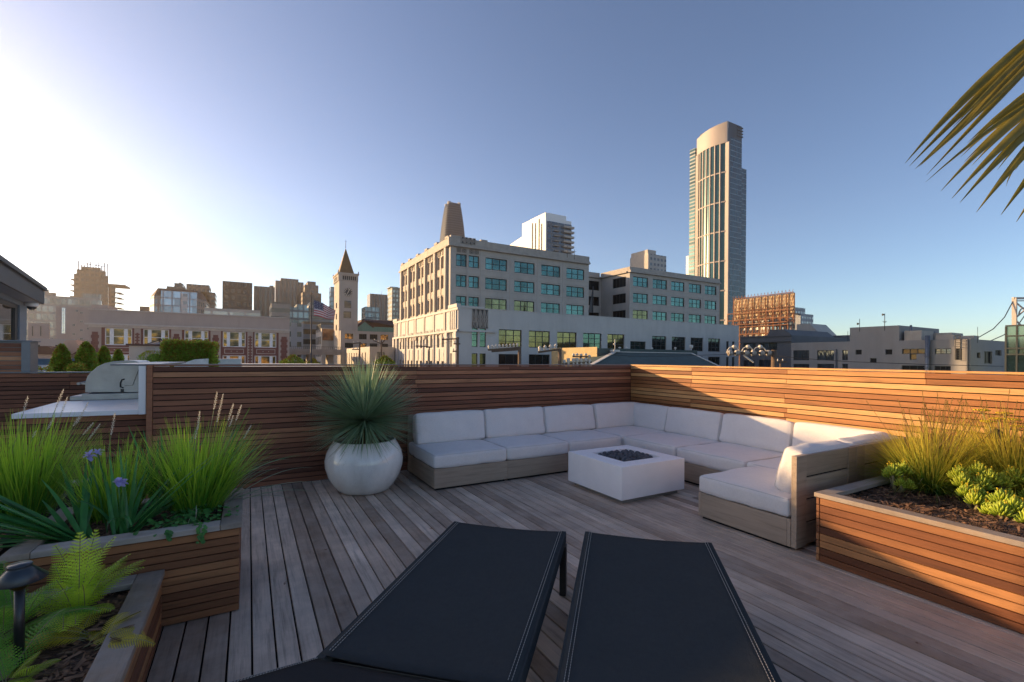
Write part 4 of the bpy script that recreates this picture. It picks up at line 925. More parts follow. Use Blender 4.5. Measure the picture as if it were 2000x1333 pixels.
for lab, px, top, hw, Y in (('leftmost cone shaped clipped tree on the roof, by the slatted parapet', 120, 676, 19, 17.), ('tallest cone shaped clipped tree on the roof, second from the parapet', 168, 671, 22, 17.), ('third cone shaped clipped tree from the parapet, orange topped', 203, 680, 14, 17.5), ('smallest cone shaped clipped tree, just left above the barbecue lid', 231, 686, 12, 18.)):
    t = gy(px, top, Y); h = t.z-.95; Zd = t.x*FW[0]+t.y*FW[1]; R_ = hw*Zd/905*.86
    clipped('clipped_tree', lab, (t.x, Y, .95), [(R_*.6, 0), (R_*1.05, h*.12), (R_*.92, h*.35), (R_*.58, h*.68), (R_*.2, h*.92), (0, h)], 4200, 'tree', group='clipped cone trees on the neighbouring roof', leaf_=.075)
for lab, xa, xb, yt, Y in (('low clipped yellow-green hedge strip by the slatted parapet', 62, 100, 719, 15.5), ('low clipped hedge ball between two cone trees', 140, 162, 713, 16.)):
    q0, q1 = gy(xa, yt, Y), gy(xb, yt, Y); clipped('clipped_hedge', lab, ((q0.x+q1.x)/2, Y, q0.z-.35), None, 900, 'hedge', box=((q1.x-q0.x)/2, .22, .35), leaf_=.04)
q0, q1 = gy(318, 671, 22.), gy(418, 671, 22.); clipped('clipped_hedge', 'large square clipped hedge with orange new tips, in front of the brick building', ((q0.x+q1.x)/2, 22.5, 1.05), None, 15000, 'hedge', box=((q1.x-q0.x)/2, .6, q0.z-1.05), leaf_=.10)
t = gy(300, 686, 22.); clipped('shrub', 'small dark orange tipped shrub touching the left end of the square hedge', (t.x, 22.3, 1.1), [(.35, 0), (.52, .25), (.45, .55), (.2, t.z-1.1)], 1500, 'shrub', leaf_=.06)
for lab, px, top, hw, Y in (('rounded green street tree just right of the brick building', 572, 696, 20, 62.), ('small street tree at the foot of the flagpole', 612, 703, 12, 70.), ('yellow-green street tree at the left foot of the office block', 752, 698, 20, 58.)):
    t = gy(px, top, Y); Zd = t.x*FW[0]+t.y*FW[1]; R_ = hw*Zd/905; h = 4.
    o = clipped('street_tree', lab, (t.x, Y, t.z-h), [(R_*.5, 0), (R_, h*.3), (R_*1.1, h*.55), (R_*.8, h*.85), (0, h)], 2600, 'tree', leaf_=.32)
    b = MB(); b.tube([(t.x, Y, GR), (t.x, Y, t.z-h+.5)], [.25, .15], 8); b.build('trunk', M['bark'], o)
# ================================================================= THE CITY
GR = -16.2
mb = MB(); mb.box(-740, 740, -740, 740, GR-1, GR); struct(mb.build('ground', pm('city_ground', (.17, .16, .15), .9, .2, .05), org=(0, 0, GR-1)))
def PT(pl, s, z, d=0.):           # point on a wall plane: s along, z up, d into the wall
    ax, c = pl
    return (s, c+d, z) if ax == 'x' else ((c+d, s, z) if ax == 'y' else (c-d, s, z))
def onp(pl, px, py):
    q = gy(px, py, pl[1]) if pl[0] == 'x' else gx(px, py, pl[1]); return ((q.x if pl[0] == 'x' else q.y), q.z)
def sof(pl, px, py=690): return onp(pl, px, py)[0]
def rect(pl, x0, y0, x1, y1):     # photo corners (upper left, lower right at the left edge) -> s0,s1,z0,z1
    a = sof(pl, x0, y0); b = sof(pl, x1, y0); zt = onp(pl, x0, y0)[1]; zb = onp(pl, x0, y1)[1]
    return (min(a, b), max(a, b), zb, zt)
def pbox(mb, pl, s0, s1, z0, z1, d0, d1, m=0, t=None):
    a = PT(pl, s0, z0, d0); b = PT(pl, s1, z1, d1)
    mb.box(min(a[0], b[0]), max(a[0], b[0]), min(a[1], b[1]), max(a[1], b[1]), z0, z1, m, t)
def wall(mb, pl, s0, s1, z0, z1, ops, rev=.3, m=0, back=True):
    ops = [o for o in ops if o[0] < s1 and o[1] > s0]
    S = sorted({s0, s1, *[v for o in ops for v in o[:2]]}); Z = sorted({z0, z1, *[v for o in ops for v in o[2:]]})
    S = [v for v in S if s0 <= v <= s1]; Z = [v for v in Z if z0 <= v <= z1]
    for a, b in zip(S, S[1:]):
        run = None
        for c, d in zip(Z, Z[1:]):
            ms, mz = (a+b)/2, (c+d)/2
            hole = any(o[0] < ms < o[1] and o[2] < mz < o[3] for o in ops)
            if not hole: mb.poly([PT(pl, a, c), PT(pl, b, c), PT(pl, b, d), PT(pl, a, d)], m)
    for o in ops:
        a, b, c, d = o
        for p, q in (((a, c), (b, c)), ((b, c), (b, d)), ((b, d), (a, d)), ((a, d), (a, c))):
            mb.poly([PT(pl, *p), PT(pl, *q), PT(pl, *q, rev), PT(pl, *p, rev)], m)
def window(par, pl, o, cols=3, rows=2, dep=.18, fw=.09, fm=None, gm=None, name='window', mw=None, lab=None):
    a, b, c, d = o; mb = MB(); e = .004
    a += e; b -= e; c += e; d -= e; d0, d1 = dep, dep+.1
    pbox(mb, pl, a, a+fw, c, d, d0, d1); pbox(mb, pl, b-fw, b, c, d, d0, d1)
    pbox(mb, pl, a+fw, b-fw, c, c+fw, d0, d1); pbox(mb, pl, a+fw, b-fw, d-fw, d, d0, d1)
    cs = cols if isinstance(cols, list) else [i/cols for i in range(1, cols)]; rs = rows if isinstance(rows, list) else [i/rows for i in range(1, rows)]
    w = (mw or fw)/2
    for u in cs: s = a+(b-a)*u; pbox(mb, pl, s-w, s+w, c+fw, d-fw, d0+.004, d1)
    for v in rs: z = c+(d-c)*v; pbox(mb, pl, a+fw, b-fw, z-fw*.35, z+fw*.35, d0+.008, d1-.004)
    f = mb.build(name, fm, par)
    if lab: f['label'] = lab
    g = MB(); ce = [0]+cs+[1]
    for u, v in zip(ce, ce[1:]):
        x0, x1 = a+(b-a)*u, a+(b-a)*v; k = [U(-.006, .006) for _ in range(4)]
        g.poly([PT(pl, x0, c, d0+.05+k[0]), PT(pl, x1, c, d0+.05+k[1]), PT(pl, x1, d, d0+.05+k[2]), PT(pl, x0, d, d0+.05+k[3])], 0, random.random())
    WL[f.name] = wloc(par); g.build('pane', gm, f)
    return f
GL = {}
GL['teal'] = glass('teal_glass', (.065, .135, .12), .05, .8, .6, .5); GL['dteal'] = glass('dark_teal_glass', (.03, .06, .065), .06, .7)
def amber():  # gold blobs in the glass colour paint in reflections of sunlit buildings
    t = NT('painted_gold_reflection_glass'); v = t.mapped((1, 1, 1)); ti = t.tint(); off = t.N('CombineXYZ'); t.L(t.math('MULTIPLY', ti, 50.), off.inputs[0]); t.L(t.math('MULTIPLY', ti, 21.), off.inputs[2])
    f = t.noise(t.mapped((1, 1, 1.3), off.outputs[0]), .9, 4, .5)
    t.set(Base_Color=t.ramp(f, [(.36, (.03, .03, .028)), (.5, (.12, .09, .06)), (.62, (.42, .23, .06)), (.75, (.55, .42, .22))]), Roughness=.08, Metallic=.75); return t.mat
GL['amber'] = amber(); GL['olive'] = glass('painted_olive_reflection_glass', (.13, .125, .06), .05, .8, .6, .9); GL['blk'] = glass('black_glass', (.012, .014, .016), .3, .0); GL['blk'].node_tree.nodes['Principled BSDF'].inputs['Specular IOR Level'].default_value = .05  # olive tint paints in the reflection of yellowish buildings and trees
GL['grey'] = glass('grey_window_glass', (.10, .12, .14), .06, .7)
GL['bronze'] = glass('bronze_glass', (.06, .048, .028), .1, .6)
BM = {}
def bm_(k, c, **kw): BM[k] = pm(k, c, **kw); return BM[k]
bm_('cream_stucco', (.44, .395, .345), rough=.8, var=.06, scale=.5, dirt=.3); bm_('stucco_trim', (.40, .35, .30), rough=.8, var=.1, scale=1.2, dirt=.45)
bm_('podium_stucco', (.53, .50, .465), rough=.8, var=.05, scale=.4, dirt=.22); bm_('window_frame_dark', (.012, .018, .018), rough=.5)
bm_('ornament_dark', (.06, .06, .06), rough=.8); bm_('roof_gravel', (.22, .21, .2), rough=.95)
# ---- main building
B = thing('office_building', 'large cream concrete office block with teal windows in the middle distance', 'building', (60, 84, GR))
PF = ('x', 70.); XL = sof(PF, 880, 463); PLf = ('y', XL); YB_ = 98.1
ztop, zcor = 21.25, 19.75
rz = [(onp(PF, 946.8, a)[1], onp(PF, 946.8, b)[1]) for a, b in ((502.6, 526.), (542., 565.), (582., 605.))]
c1 = [(889.4, 910.2), (914.2, 934.5)]; c2 = [(946.7, 989.1), (1003.4, 1043.1), (1056, 1093), (1105.2, 1140)]; c3 = [(1235.5, 1264.7), (1274, 1301.8), (1310, 1335.8), (1344.7, 1368.6), (1375.7, 1398.4)]
X1 = sof(PF, 1149); X2 = sof(PF, 1228.9); X3 = sof(PF, 1404)
sc = lambda pl, c: (sof(pl, c[0]), sof(pl, c[1]))
zb0 = 5.
opsF = [sc(PF, c)+(z[1], z[0]) for c in c1+c2 for z in rz]; opsR = [sc(PF, c)+(z[1], z[0]) for c in c3 for z in rz]
mb = MB()
wall(mb, PF, XL, X1, zb0, zcor, opsF); wall(mb, PF, X2, X3, zb0, zcor-.4, opsR)
Yr = gx(1174, 560, X2).y; PRb = ('x', Yr); PRs = ('y', X2)
opsB = [(X1+.3, X2-.5, z[1], z[0]) for z in rz]; wall(mb, PRb, X1, X2, zb0, zcor-.4, opsB)
s1, s0 = sof(PRs, 1195.4), sof(PRs, 1221.2); opsS = [(min(s0, s1), max(s0, s1), z[1], z[0]) for z in rz]
wall(mb, PRs, 70., Yr, zb0, zcor-.4, opsS)
mb.poly([(X1, 70, zb0), (X1, Yr, zb0), (X1, Yr, zcor), (X1, 70, zcor)]); mb.poly([(X3, 70, zb0), (X3, YB_, zb0), (X3, YB_, zcor), (X3, 70, zcor)])
mb.poly([(XL, YB_, zb0), (X3, YB_, zb0), (X3, YB_, zcor), (XL, YB_, zcor)])
nb = 5; y0 = 71.6; bw = (YB_-1.2-y0)/nb; opsL = []
for i in range(nb):
    for k in range(2):
        a = y0+i*bw+.85+k*(bw-1.2)/2; opsL += [(a, a+1.3, z[1], z[0]+.15) for z in rz]
wall(mb, PLf, 70., YB_, zb0, zcor, opsL, .7)
mb.build('wall', BM['cream_stucco'], B)
mb = MB()
for (a, b, pl, z0, z1, d) in ((XL-.35, X1, PF, zcor, ztop, -.12), (X2-.1, X3, PF, zcor-.4, ztop-.75, -.12)):
    pbox(mb, pl, a, b, z0+.55, z1, d, .5)
    pbox(mb, pl, a-.12, b, z0+.002, z0+.3, -.5, .5); pbox(mb, pl, a-.05, b, z0+.302, z0+.548, -.28, .5)
for (a, b, z0, z1) in ((70.5, YB_, zcor, ztop),):
    pbox(mb, PLf, a, b, z0+.55, z1, -.12, .5); pbox(mb, PLf, a, b, z0+.002, z0+.3, -.5, .5); pbox(mb, PLf, a, b, z0+.302, z0+.548, -.28, .5)
pbox(mb, PRs, 70.5, Yr, zcor-.398, ztop-.75, -.12, .5); pbox(mb, PRs, 70.5, Yr, zcor-.398, zcor-.1, -.45, -.121)
pbox(mb, PRb, X1, X2-.5, zcor-.398, ztop-.75, -.12, .5); pbox(mb, PRb, X1, X2-.5, zcor-.398, zcor-.1, -.45, -.121)
for i in range(6): pbox(mb, PLf, y0-.6+i*bw-.3, y0-.6+i*bw+1.1, ztop, ztop+.35, -.2, .6)
pbox(mb, PF, XL, XL+2.0, ztop, ztop+.3, -.15, .6); pbox(mb, PF, XL+5.4, XL+6.6, ztop, ztop+.25, -.15, .6)
mb.build('cornice', BM['stucco_trim'], B)
mb = MB(); mb.box(XL+.3, X1-.001, 70.4, YB_-.1, zcor-.6, zcor+.3); mb.box(X2+.3, X3-.001, 70.4, YB_-.1, zcor-.6, zcor-.1); mb.box(X1, X2+.29, Yr+.4, YB_-.1, zcor-.6, zcor-.15); mb.build('roof', BM['roof_gravel'], B)
for i in range(nb+1):
    mb = MB(); s = y0+i*bw-.15; pbox(mb, PLf, s-.42, s+.42, zb0, zcor+.1, -.45, -.002); mb.build('pier', BM['cream_stucco'], B, bevel=.06)
for i in range(nb):
    mb = MB(); s = y0+i*bw+.85+(bw-1.2)/2-.35; pbox(mb, PLf, s-.25, s+.25, zb0, zcor-1.1, -.2, -.002); mb.build('pier', BM['cream_stucco'], B)
    for k in range(2):
        mb = MB(); a = y0+i*bw+.85+k*(bw-1.2)/2
        for z in rz: pbox(mb, PLf, a-.05, a+1.2, z[1]-1.15, z[1]-.02, -.12, -.002)
        for q in range(4): pbox(mb, PLf, a+.05+q*.3, a+.17+q*.3, rz[0][0]+.3, zcor-.1, -.15, -.002)
        mb.build('spandrel', BM['stucco_trim'], B)
fm = BM['window_frame_dark']
for n, o in enumerate(opsF):
    narrow = n < 6; low = n % 3 == 2 and n >= 6
    window(B, PF, o, 2 if narrow else 3, 2, .16, .13, fm, GL['olive'] if (low and n < 14) else GL['teal'])
for n, o in enumerate(opsR): window(B, PF, o, 3, 2, .16, .13, fm, GL['olive'] if n == 2 else GL['teal'])
for o in opsB: window(B, PRb, o, 4, 1, .16, .1, fm, GL['blk'])
for o in opsS: window(B, PRs, o, 4, 1, .16, .1, fm, GL['blk'])
for o in opsL: window(B, PLf, o, 1, 2, .5, .07, fm, GL['blk'], 'narrow_window')
def ornament(pl, o, nx=1, par=B, d=-.03):
    a, b, c, e = o; mb = MB(); pbox(mb, pl, a, b, c, e, d+.02, .0-.002 if d > -.1 else d+.1, 0)
    for i in range(nx):
        x0 = a+(b-a)*i/nx+.05; x1 = a+(b-a)*(i+1)/nx-.05; p = lambda s, z: PT(pl, s, z, d)
        for q in (((x0, c), (x1, e)), ((x0, e), (x1, c)), ((x0, c), (x0, e)), ((x1, c), (x1, e)), ((x0, e), (x1, e)), ((x0, c), (x1, c))): mb.bar(p(*q[0]), p(*q[1]), .09, .05, 1)
        m_ = ((x0+x1)/2, (c+e)/2); r = (x1-x0)*.33; pts = [(m_[0]+r*math.cos(k*math.pi/4), m_[1]+r*math.sin(k*math.pi/4)) for k in range(9)]
        for u, v in zip(pts, pts[1:]): mb.bar(p(*u), p(*v), .07, .05, 1)
    return mb.build('ornament_panel', [BM['ornament_dark'], BM['stucco_trim']], par)
for (x0, x1) in ((889.4, 910.2), (914.2, 934.5)): ornament(PF, sc(PF, (x0, x1))+(rz[0][0]+.25, zcor-.1), 2)
for i in range(4): a = sof(PF, 898+i*7.4); b = sof(PF, 904.5+i*7.4); ornament(PF, (a, b, zcor+.7, ztop+.2), 1, d=-.2)
mb = MB()
for z in rz: pbox(mb, PF, XL+.02, X1-.01, z[1]-.30, z[1]-.24, -.035, -.003); pbox(mb, PF, X2+.02, X3-.01, z[1]-.30, z[1]-.24, -.035, -.003)
for z in rz: pbox(mb, PF, XL+.02, X1-.01, z[0]+.24, z[0]+.29, -.03, -.003); pbox(mb, PF, X2+.02, X3-.01, z[0]+.24, z[0]+.29, -.03, -.003)
mb.build('string_course', BM['stucco_trim'], B)
for s in [sof(PF, 912.2), sof(PF, 938)]+[sof(PF, x) for x in (996, 1049, 1099)]:
    mb = MB(); pbox(mb, PF, s-.12, s+.12, zb0, zcor-.02, -.05, -.003); mb.build('pilaster', BM['cream_stucco'], B)
# podium
PP = ('x', 66.); XP = sof(PP, 895, 600); XP2 = sof(PP, 1443, 640); PPl = ('y', XP); zp = 9.45; zpc = onp(PP, 940, 648)[1]; YPe = 102.
cw = [(974, 1018.7), (1033, 1074), (1088, 1126), (1138.7, 1174.5), (1186.3, 1219.3), (1230.9, 1261.3), (1273.4, 1301.2), (1311.9, 1338.6), (1348.8, 1373.3), (1383.2, 1406.5)]
zu = (onp(PP, 974, 678.)[1], onp(PP, 974, 643.3)[1]); zl = (-4., onp(PP, 1033, 692.5)[1])
zn = (onp(PP, 921.4, 677.8)[1], onp(PP, 921.4, 641)[1]); zn2 = (-4., onp(PP, 921.4, 690.5)[1])
cn = [(921.4, 932.8), (937, 949)]
oN = [sc(PP, c)+z for c in cn for z in (zn, zn2)]; oW = [sc(PP, c)+(zu[0], zu[1]-(1.2 if n == 5 else 0)) for n, c in enumerate(cw)]; oW2 = [sc(PP, c)+zl for c in cw]
oS = [sc(PP, c)+z for c in ((1418.6, 1423.3), (1430, 1434.8)) for z in ((zu[0]-.3, zu[1]-.5), zl)]
mb = MB(); wall(mb, PP, XP, XP2, GR, zp, oN+oW+oW2+oS, .35)
oPL = []; bays = []
ys = 66+1.0; n_ = 5; bw2 = (YPe-3.2-(66+4.8))/n_
for k in range(2): oPL += [(66+1.3+k*1.15, 66+2.0+k*1.15)+z for z in ((zn[0], zn[1]-.2), zn2)]
for i in range(n_):
    for k in range(2):
        a = 66+4.8+i*bw2+.9+k*(bw2-1.1)/2; oPL += [(a, a+1.3)+z for z in ((zn[0], zn[1]), zn2)]
wall(mb, PPl, 66., YPe, GR, zp, oPL, .7)
mb.poly([(XP, 66, zp-.25), (XP2, 66, zp-.25), (XP2, YPe, zp-.25), (XP, YPe, zp-.25)]); mb.poly([(XP2, 66, GR), (XP2, YPe, GR), (XP2, YPe, zp), (XP2, 66, zp)]); mb.poly([(XP, YPe, GR), (XP2, YPe, GR), (XP2, YPe, zp), (XP, YPe, zp)])
mb.build('podium_wall', BM['podium_stucco'], B)
mb = MB()
pbox(mb, PP, XP-.15, sof(PP, 968), zpc-.12, zpc+.2, -.35, -.002); pbox(mb, PPl, 65.65, YPe, zpc-.15, zpc+.2, -.4, -.002); pbox(mb, PPl, 65.8, YPe, zp-.35, zp+.05, -.2, .3)
pbox(mb, PP, XP-.25, XP+4.4, zp+.001, zp+.32, -.12, .5); pbox(mb, PPl, 65.9, 69.5, zp+.051, zp+.6, -.3, .4); pbox(mb, PPl, YPe-3, YPe, zp+.051, zp+.6, -.3, .4); pbox(mb, PP, XP+4.4, XP2, zp+.001, zp+.1, -.06, .4)
mb.build('podium_cornice', BM['podium_stucco'], B)
for s, w in [(66.5, .5), (66+4.3, .55), (YPe-2.9, .45), (YPe-.5, .5)]+[(66+4.8+i*bw2, .22) for i in range(1, 5)]:
    mb = MB(); pbox(mb, PPl, s-w, s+w, GR, zpc-.16, -.4 if w > .3 else -.25, -.002); mb.build('pier', BM['podium_stucco'], B, bevel=.05)
for i in range(n_):
    s = 66+4.8+i*bw2+.9
    for k in range(2):
        mb = MB(); a = s+k*(bw2-1.1)/2
        pbox(mb, PPl, a-.05, a+1.25, zn[0]-2.3, zn[0]-.25, -.12, -.002)
        for q in range(4): pbox(mb, PPl, a+q*.34, a+.16+q*.34, zn[1]+.15, zpc-.3, -.16, -.002)
        mb.build('spandrel', BM['podium_stucco'], B)
    mb = MB(); a = 66+4.8+i*bw2; pbox(mb, PPl, a+.25, a+bw2-.25, zpc+.35, zp-.5, -.06, -.002); mb.build('frieze_panel', BM['podium_stucco'], B)
mb = MB()
for q in range(4): pbox(mb, PPl, 66.5+q*.8, 66.9+q*.8, zpc+.35, zp-.3, -.2, -.002)
mb.build('corner_fins', BM['podium_stucco'], B)
mb = MB()
for q in range(4): pbox(mb, PPl, YPe-2.6+q*.6, YPe-2.3+q*.6, zpc+.35, zp-.3, -.2, -.002)
mb.build('corner_fins', BM['podium_stucco'], B)
for i in range(4): ornament(PP, (sof(PP, 921.5+i*8.1), sof(PP, 928.5+i*8.1), zpc+.5, zp-.1), 1, d=-.06)
for c in cn: ornament(PP, sc(PP, c)+(zn[1]+.15, zn[1]+1.0), 2, d=-.06)
for n, o in enumerate(oN): window(B, PP, o, 1, 3, .2, .09, fm, GL['teal'])
for n, o in enumerate(oW): window(B, PP, o, 3, 3 if n != 5 else 2, .2, .13, fm, GL['olive'] if n in (0, 1, 2, 4) else (GL['teal'] if n in (3, 5) else GL['dteal']))
for n, o in enumerate(oW2): window(B, PP, o, 3, 3, .2, .1, fm, GL['dteal'] if n != 0 else GL['blk'])
for o in oS: window(B, PP, o, 1, 1, .2, .07, fm, GL['blk'])
for o in oPL: window(B, PPl, o, 1, 3, .5, .06, fm, GL['blk'], 'narrow_window')
# ---- brick fronted building
bm_('pale_pink_stucco', (.41, .325, .28), rough=.85, var=.06, scale=.6, dirt=.25); bm_('stone_quoin', (.50, .44, .40), rough=.85, var=.1, scale=2); bm_('white_frame', (.72, .72, .74), rough=.5)
def brick():
    t = NT('red_brick'); v = t.mapped((1, 1, 1)); s = t.N('SeparateXYZ'); t.L(v, s.inputs[0]); c = t.N('CombineXYZ'); t.L(s.outputs[0], c.inputs[0]); t.L(s.outputs[2], c.inputs[1])
    b = t.N('TexBrick'); t.L(c.outputs[0], b.inputs['Vector']); b.inputs['Scale'].default_value = 4.; b.inputs['Color1'].default_value = (.20, .06, .045, 1); b.inputs['Color2'].default_value = (.13, .042, .035, 1); b.inputs['Mortar'].default_value = (.22, .15, .13, 1); b.inputs['Mortar Size'].default_value = .015
    t.set(Base_Color=b.outputs['Color'], Roughness=.85); return t.mat
BM['brick'] = brick()
PB = ('x', 80.); b = thing('brick_building', 'low red brick building with pale parapet and triple white windows, left of the flagpole', 'building', (-6, 90, GR))
xa, xb = sof(PB, 173), sof(PB, 565); zt, zc = onp(PB, 175, 605)[1], onp(PB, 175, 634.5)[1]
big = [(204, 257.6), (279, 329.7), (359.5, 406.7), (434.7, 479.6), (497, 539.7)]; sur = [(197.4, 261.8), (274.4, 334), (355, 411), (431, 483), (494, 544)]
zw = (onp(PB, 204, 674)[1], onp(PB, 204, 640.4)[1]); zl2 = (-3.6, onp(PB, 434.7, 694.5)[1])
ops = [sc(PB, c)+z for c in big for z in (zw, zl2)]; srs = [sc(PB, c)+(GR, zc-.25) for c in sur]
mb = MB(); wall(mb, PB, xa, xb, GR, zc, [s for s in srs], .12); wall(mb, PB, xa, xb, zc, zt, [])
mb.poly([(xa, 80, zt-.3), (xb, 80, zt-.3), (xb, 110, zt-.3), (xa, 110, zt-.3)]); mb.poly([(xb, 80, GR), (xb, 110, GR), (xb, 110, zt), (xb, 80, zt)]); mb.poly([(xa, 80, GR), (xa, 110, GR), (xa, 110, zt), (xa, 80, zt)])
mb.build('wall', BM['pale_pink_stucco'], b)
mb = MB(); PB2 = ('x', 80.12)
for s in srs: wall(mb, PB2, s[0], s[1], GR, s[3], [o for o in ops if s[0] <= o[0] < s[1]], .2)
mb.build('brick_bay', BM['brick'], b)
mb = MB(); pbox(mb, PB, xa-.35, xb, zc, zc+.22, -.4, -.002); pbox(mb, PB, xa, xb, zc-.3, zc-.002, -.15, -.002); pbox(mb, PB, xa-.1, xb+.1, zt-.002, zt+.12, -.12, .4); mb.build('cornice', BM['stone_quoin'], b)
edges = [(sof(PB, 173), srs[0][0])]+[(srs[i][1], srs[i+1][0]) for i in range(4)]+[(srs[4][1], xb)]
for n, (e0, e1) in enumerate(edges):
    mb = MB(); m_ = (e0+e1)/2; w = (e1-e0)*.26; z = zc-.9; narrow = n in (1, 4)
    while z > -3.5:
        if narrow:
            pbox(mb, PB, m_-.1, m_+.1, z-.42, z, -.05, -.002); pbox(mb, PB, m_-.26, m_+.26, z-.30, z-.12, -.07, -.052)
        else:
            k = int((zc-z)/.42) % 2; ww = w*(1.25 if k else .95); pbox(mb, PB, m_-ww, m_+ww, z-.415, z, -.05, -.002)
        z -= .42
    mb.build('brick_inlay', BM['brick'], b)
for n, o in enumerate(ops):
    window(b, PB2, o, [.24, .76], 2, .1, .1, BM['white_frame'], GL['amber'], mw=.42)
mb = MB()
for s in srs:
    a0, a1 = s[0]+.45, s[1]-.45; zz0, zz1 = zl2[1]+.35, zw[0]-.35
    for q in ((a0, a1, zz1, zz1+.07), (a0, a1, zz0-.07, zz0), (a0, a0+.07, zz0+.001, zz1-.001), (a1-.07, a1, zz0+.001, zz1-.001), (a0+(a1-a0)*.33, a0+(a1-a0)*.33+.1, (zz0+zz1)/2-.05, (zz0+zz1)/2+.05), (a0+(a1-a0)*.63, a0+(a1-a0)*.63+.1, (zz0+zz1)/2-.05, (zz0+zz1)/2+.05)): pbox(mb, PB2, *q, -.05, -.002)
mb.build('stone_panel_trim', BM['stone_quoin'], b)
# ---- clock tower
bm_('tower_stucco', (.36, .32, .28), rough=.85, var=.06, scale=.4, dirt=.2); bm_('copper_roof', (.17, .095, .035), rough=.7, var=.2, scale=1.5); bm_('clock_face', (.03, .028, .026), rough=.5); bm_('clock_trim', (.60, .52, .42), rough=.6)
PC = ('x', 130.); t_ = thing('clock_tower', 'tall cream clock tower with brown pyramid spire beside the flag', 'tower', (22, 133, GR))
x0, x1 = sof(PC, 661.5), sof(PC, 698.2); wd_ = x1-x0; y1 = gx(652.5, 600, x0).y; zs = lambda py, px=680: onp(PC, px, py)[1]
PCl = ('y', x0)
z_sh, z_bel, z_roof, z_ap = zs(549), zs(537), zs(534), zs(483)
wins = [(x0+wd_*.28, x0+wd_*.64, zs(602), zs(588)), (x0+wd_*.24, x0+wd_*.64, zs(622), zs(609))]; wl = [(130+(y1-130)*.40, 130+(y1-130)*.62, zs(q+11), zs(q)) for q in (590, 612, 634, 655)]
mb = MB(); wall(mb, PC, x0, x1, GR, z_sh, wins, .3); wall(mb, PCl, 130., y1, GR, z_sh, wl, .4); mb.poly([(x1, 130, GR), (x1, y1, GR), (x1, y1, z_sh), (x1, 130, z_sh)]); mb.poly([(x0, y1, GR), (x1, y1, GR), (x1, y1, z_sh), (x0, y1, z_sh)])
mb.build('wall', BM['tower_stucco'], t_)
for o in wins: window(t_, PC, o, 3, 2, .2, .08, BM['window_frame_dark'], GL['grey'])
for o in wl: window(t_, PCl, o, 1, 1, .2, .06, BM['window_frame_dark'], GL['blk'])
a0, a1, c0, c1_ = x0-.25, x1+.05, 129.8, y1+.2
mb = MB()
# belfry: arcade on the front and the left side
n_a = 7; pl2 = ('x', c0); ar = [(x0+wd_*.16+i*wd_*.74/n_a+.06, x0+wd_*.16+(i+1)*wd_*.74/n_a-.06, zs(547.5), zs(539.5)) for i in range(n_a)]
wall(mb, pl2, a0, a1, z_sh+.002, z_bel, ar, .3); wall(mb, ('y', a0), c0, c1_, z_sh+.002, z_bel, [(c0+(c1_-c0)*(.2+.13*i), c0+(c1_-c0)*(.28+.13*i), zs(547.5), zs(539.5)) for i in range(5)], .3)
mb.poly([(a1, c0, z_sh), (a1, c1_, z_sh), (a1, c1_, z_bel), (a1, c0, z_bel)]); mb.poly([(a0, c1_, z_sh), (a1, c1_, z_sh), (a1, c1_, z_bel), (a0, c1_, z_bel)])
mb.box(a0-.2, a1+.2, c0-.2, c1_+.2, z_bel+.001, z_roof); mb.box(a0+.35, a1-.35, c0+.35, c1_-.35, z_sh-.5, z_bel-.01, 1)
for q in ((a0, c0), (a1, c0), (a0, c1_), (a1, c1_)): mb.box(q[0]-.12, q[0]+.12, q[1]-.12, q[1]+.12, z_roof+.001, z_roof+.6)
mb.build('belfry', [BM['tower_stucco'], BM['clock_face']], t_)
mb = MB(); r0, r1 = sof(PC, 663.5), sof(PC, 694.5); yc_ = (130+y1)/2; hr = (r1-r0)/2; xc = (r0+r1)/2
bs = [(xc-hr, yc_-hr, z_roof+.002), (xc+hr, yc_-hr, z_roof+.002), (xc+hr, yc_+hr, z_roof+.002), (xc-hr, yc_+hr, z_roof+.002)]; ap = (xc, yc_, z_ap+.6)
for i in range(4): mb.poly([bs[i], bs[(i+1) % 4], ap])
mb.build('spire', BM['copper_roof'], t_)
mb = MB(); mb.tube([ap, (ap[0], ap[1], ap[2]+2.4)], [.09, .03], 6); mb.lathe([(0, -.15), (.15, 0), (0, .15)], (ap[0], ap[1], ap[2]+1.1), 8); mb.bar((ap[0]-.3, ap[1], ap[2]+1.8), (ap[0]+.3, ap[1], ap[2]+1.8), .06, .06); mb.build('finial', M['dsteel'], t_)
cx_, cz_ = onp(PC, 680.2, 571); R_ = cx_-sof(PC, 672.2, 571)
mb = MB(); seg = 32
mb.poly([(cx_+R_*math.cos(6.2832*i/seg), 129.93, cz_+R_*math.sin(6.2832*i/seg)) for i in range(seg)]); clk = mb.build('clock', BM['clock_face'], t_); WL[clk.name] = wloc(t_)
mb = MB(); mb.tube([(cx_+(R_+.1)*math.cos(6.2832*i/seg), 129.92, cz_+(R_+.1)*math.sin(6.2832*i/seg)) for i in range(seg+1)], .13, 6, cap=False); mb.build('rim', BM['tower_stucco'], clk)
mb = MB()
for i in range(12):
    a = i*math.pi/6; mb.bar((cx_+R_*.68*math.sin(a), 129.9, cz_+R_*.68*math.cos(a)), (cx_+R_*.94*math.sin(a), 129.9, cz_+R_*.94*math.cos(a)), .16, .03, up=(0, 1, 0))
mb.build('hour_marks', BM['clock_trim'], clk)
for a, L in ((rad(215), .52), (rad(20), .8)):
    mb = MB(); mb.bar((cx_, 129.88, cz_), (cx_+R_*L*math.sin(a), 129.88, cz_+R_*L*math.cos(a)), .16, .03, up=(0, 1, 0)); mb.build('hand', BM['clock_trim'], clk)
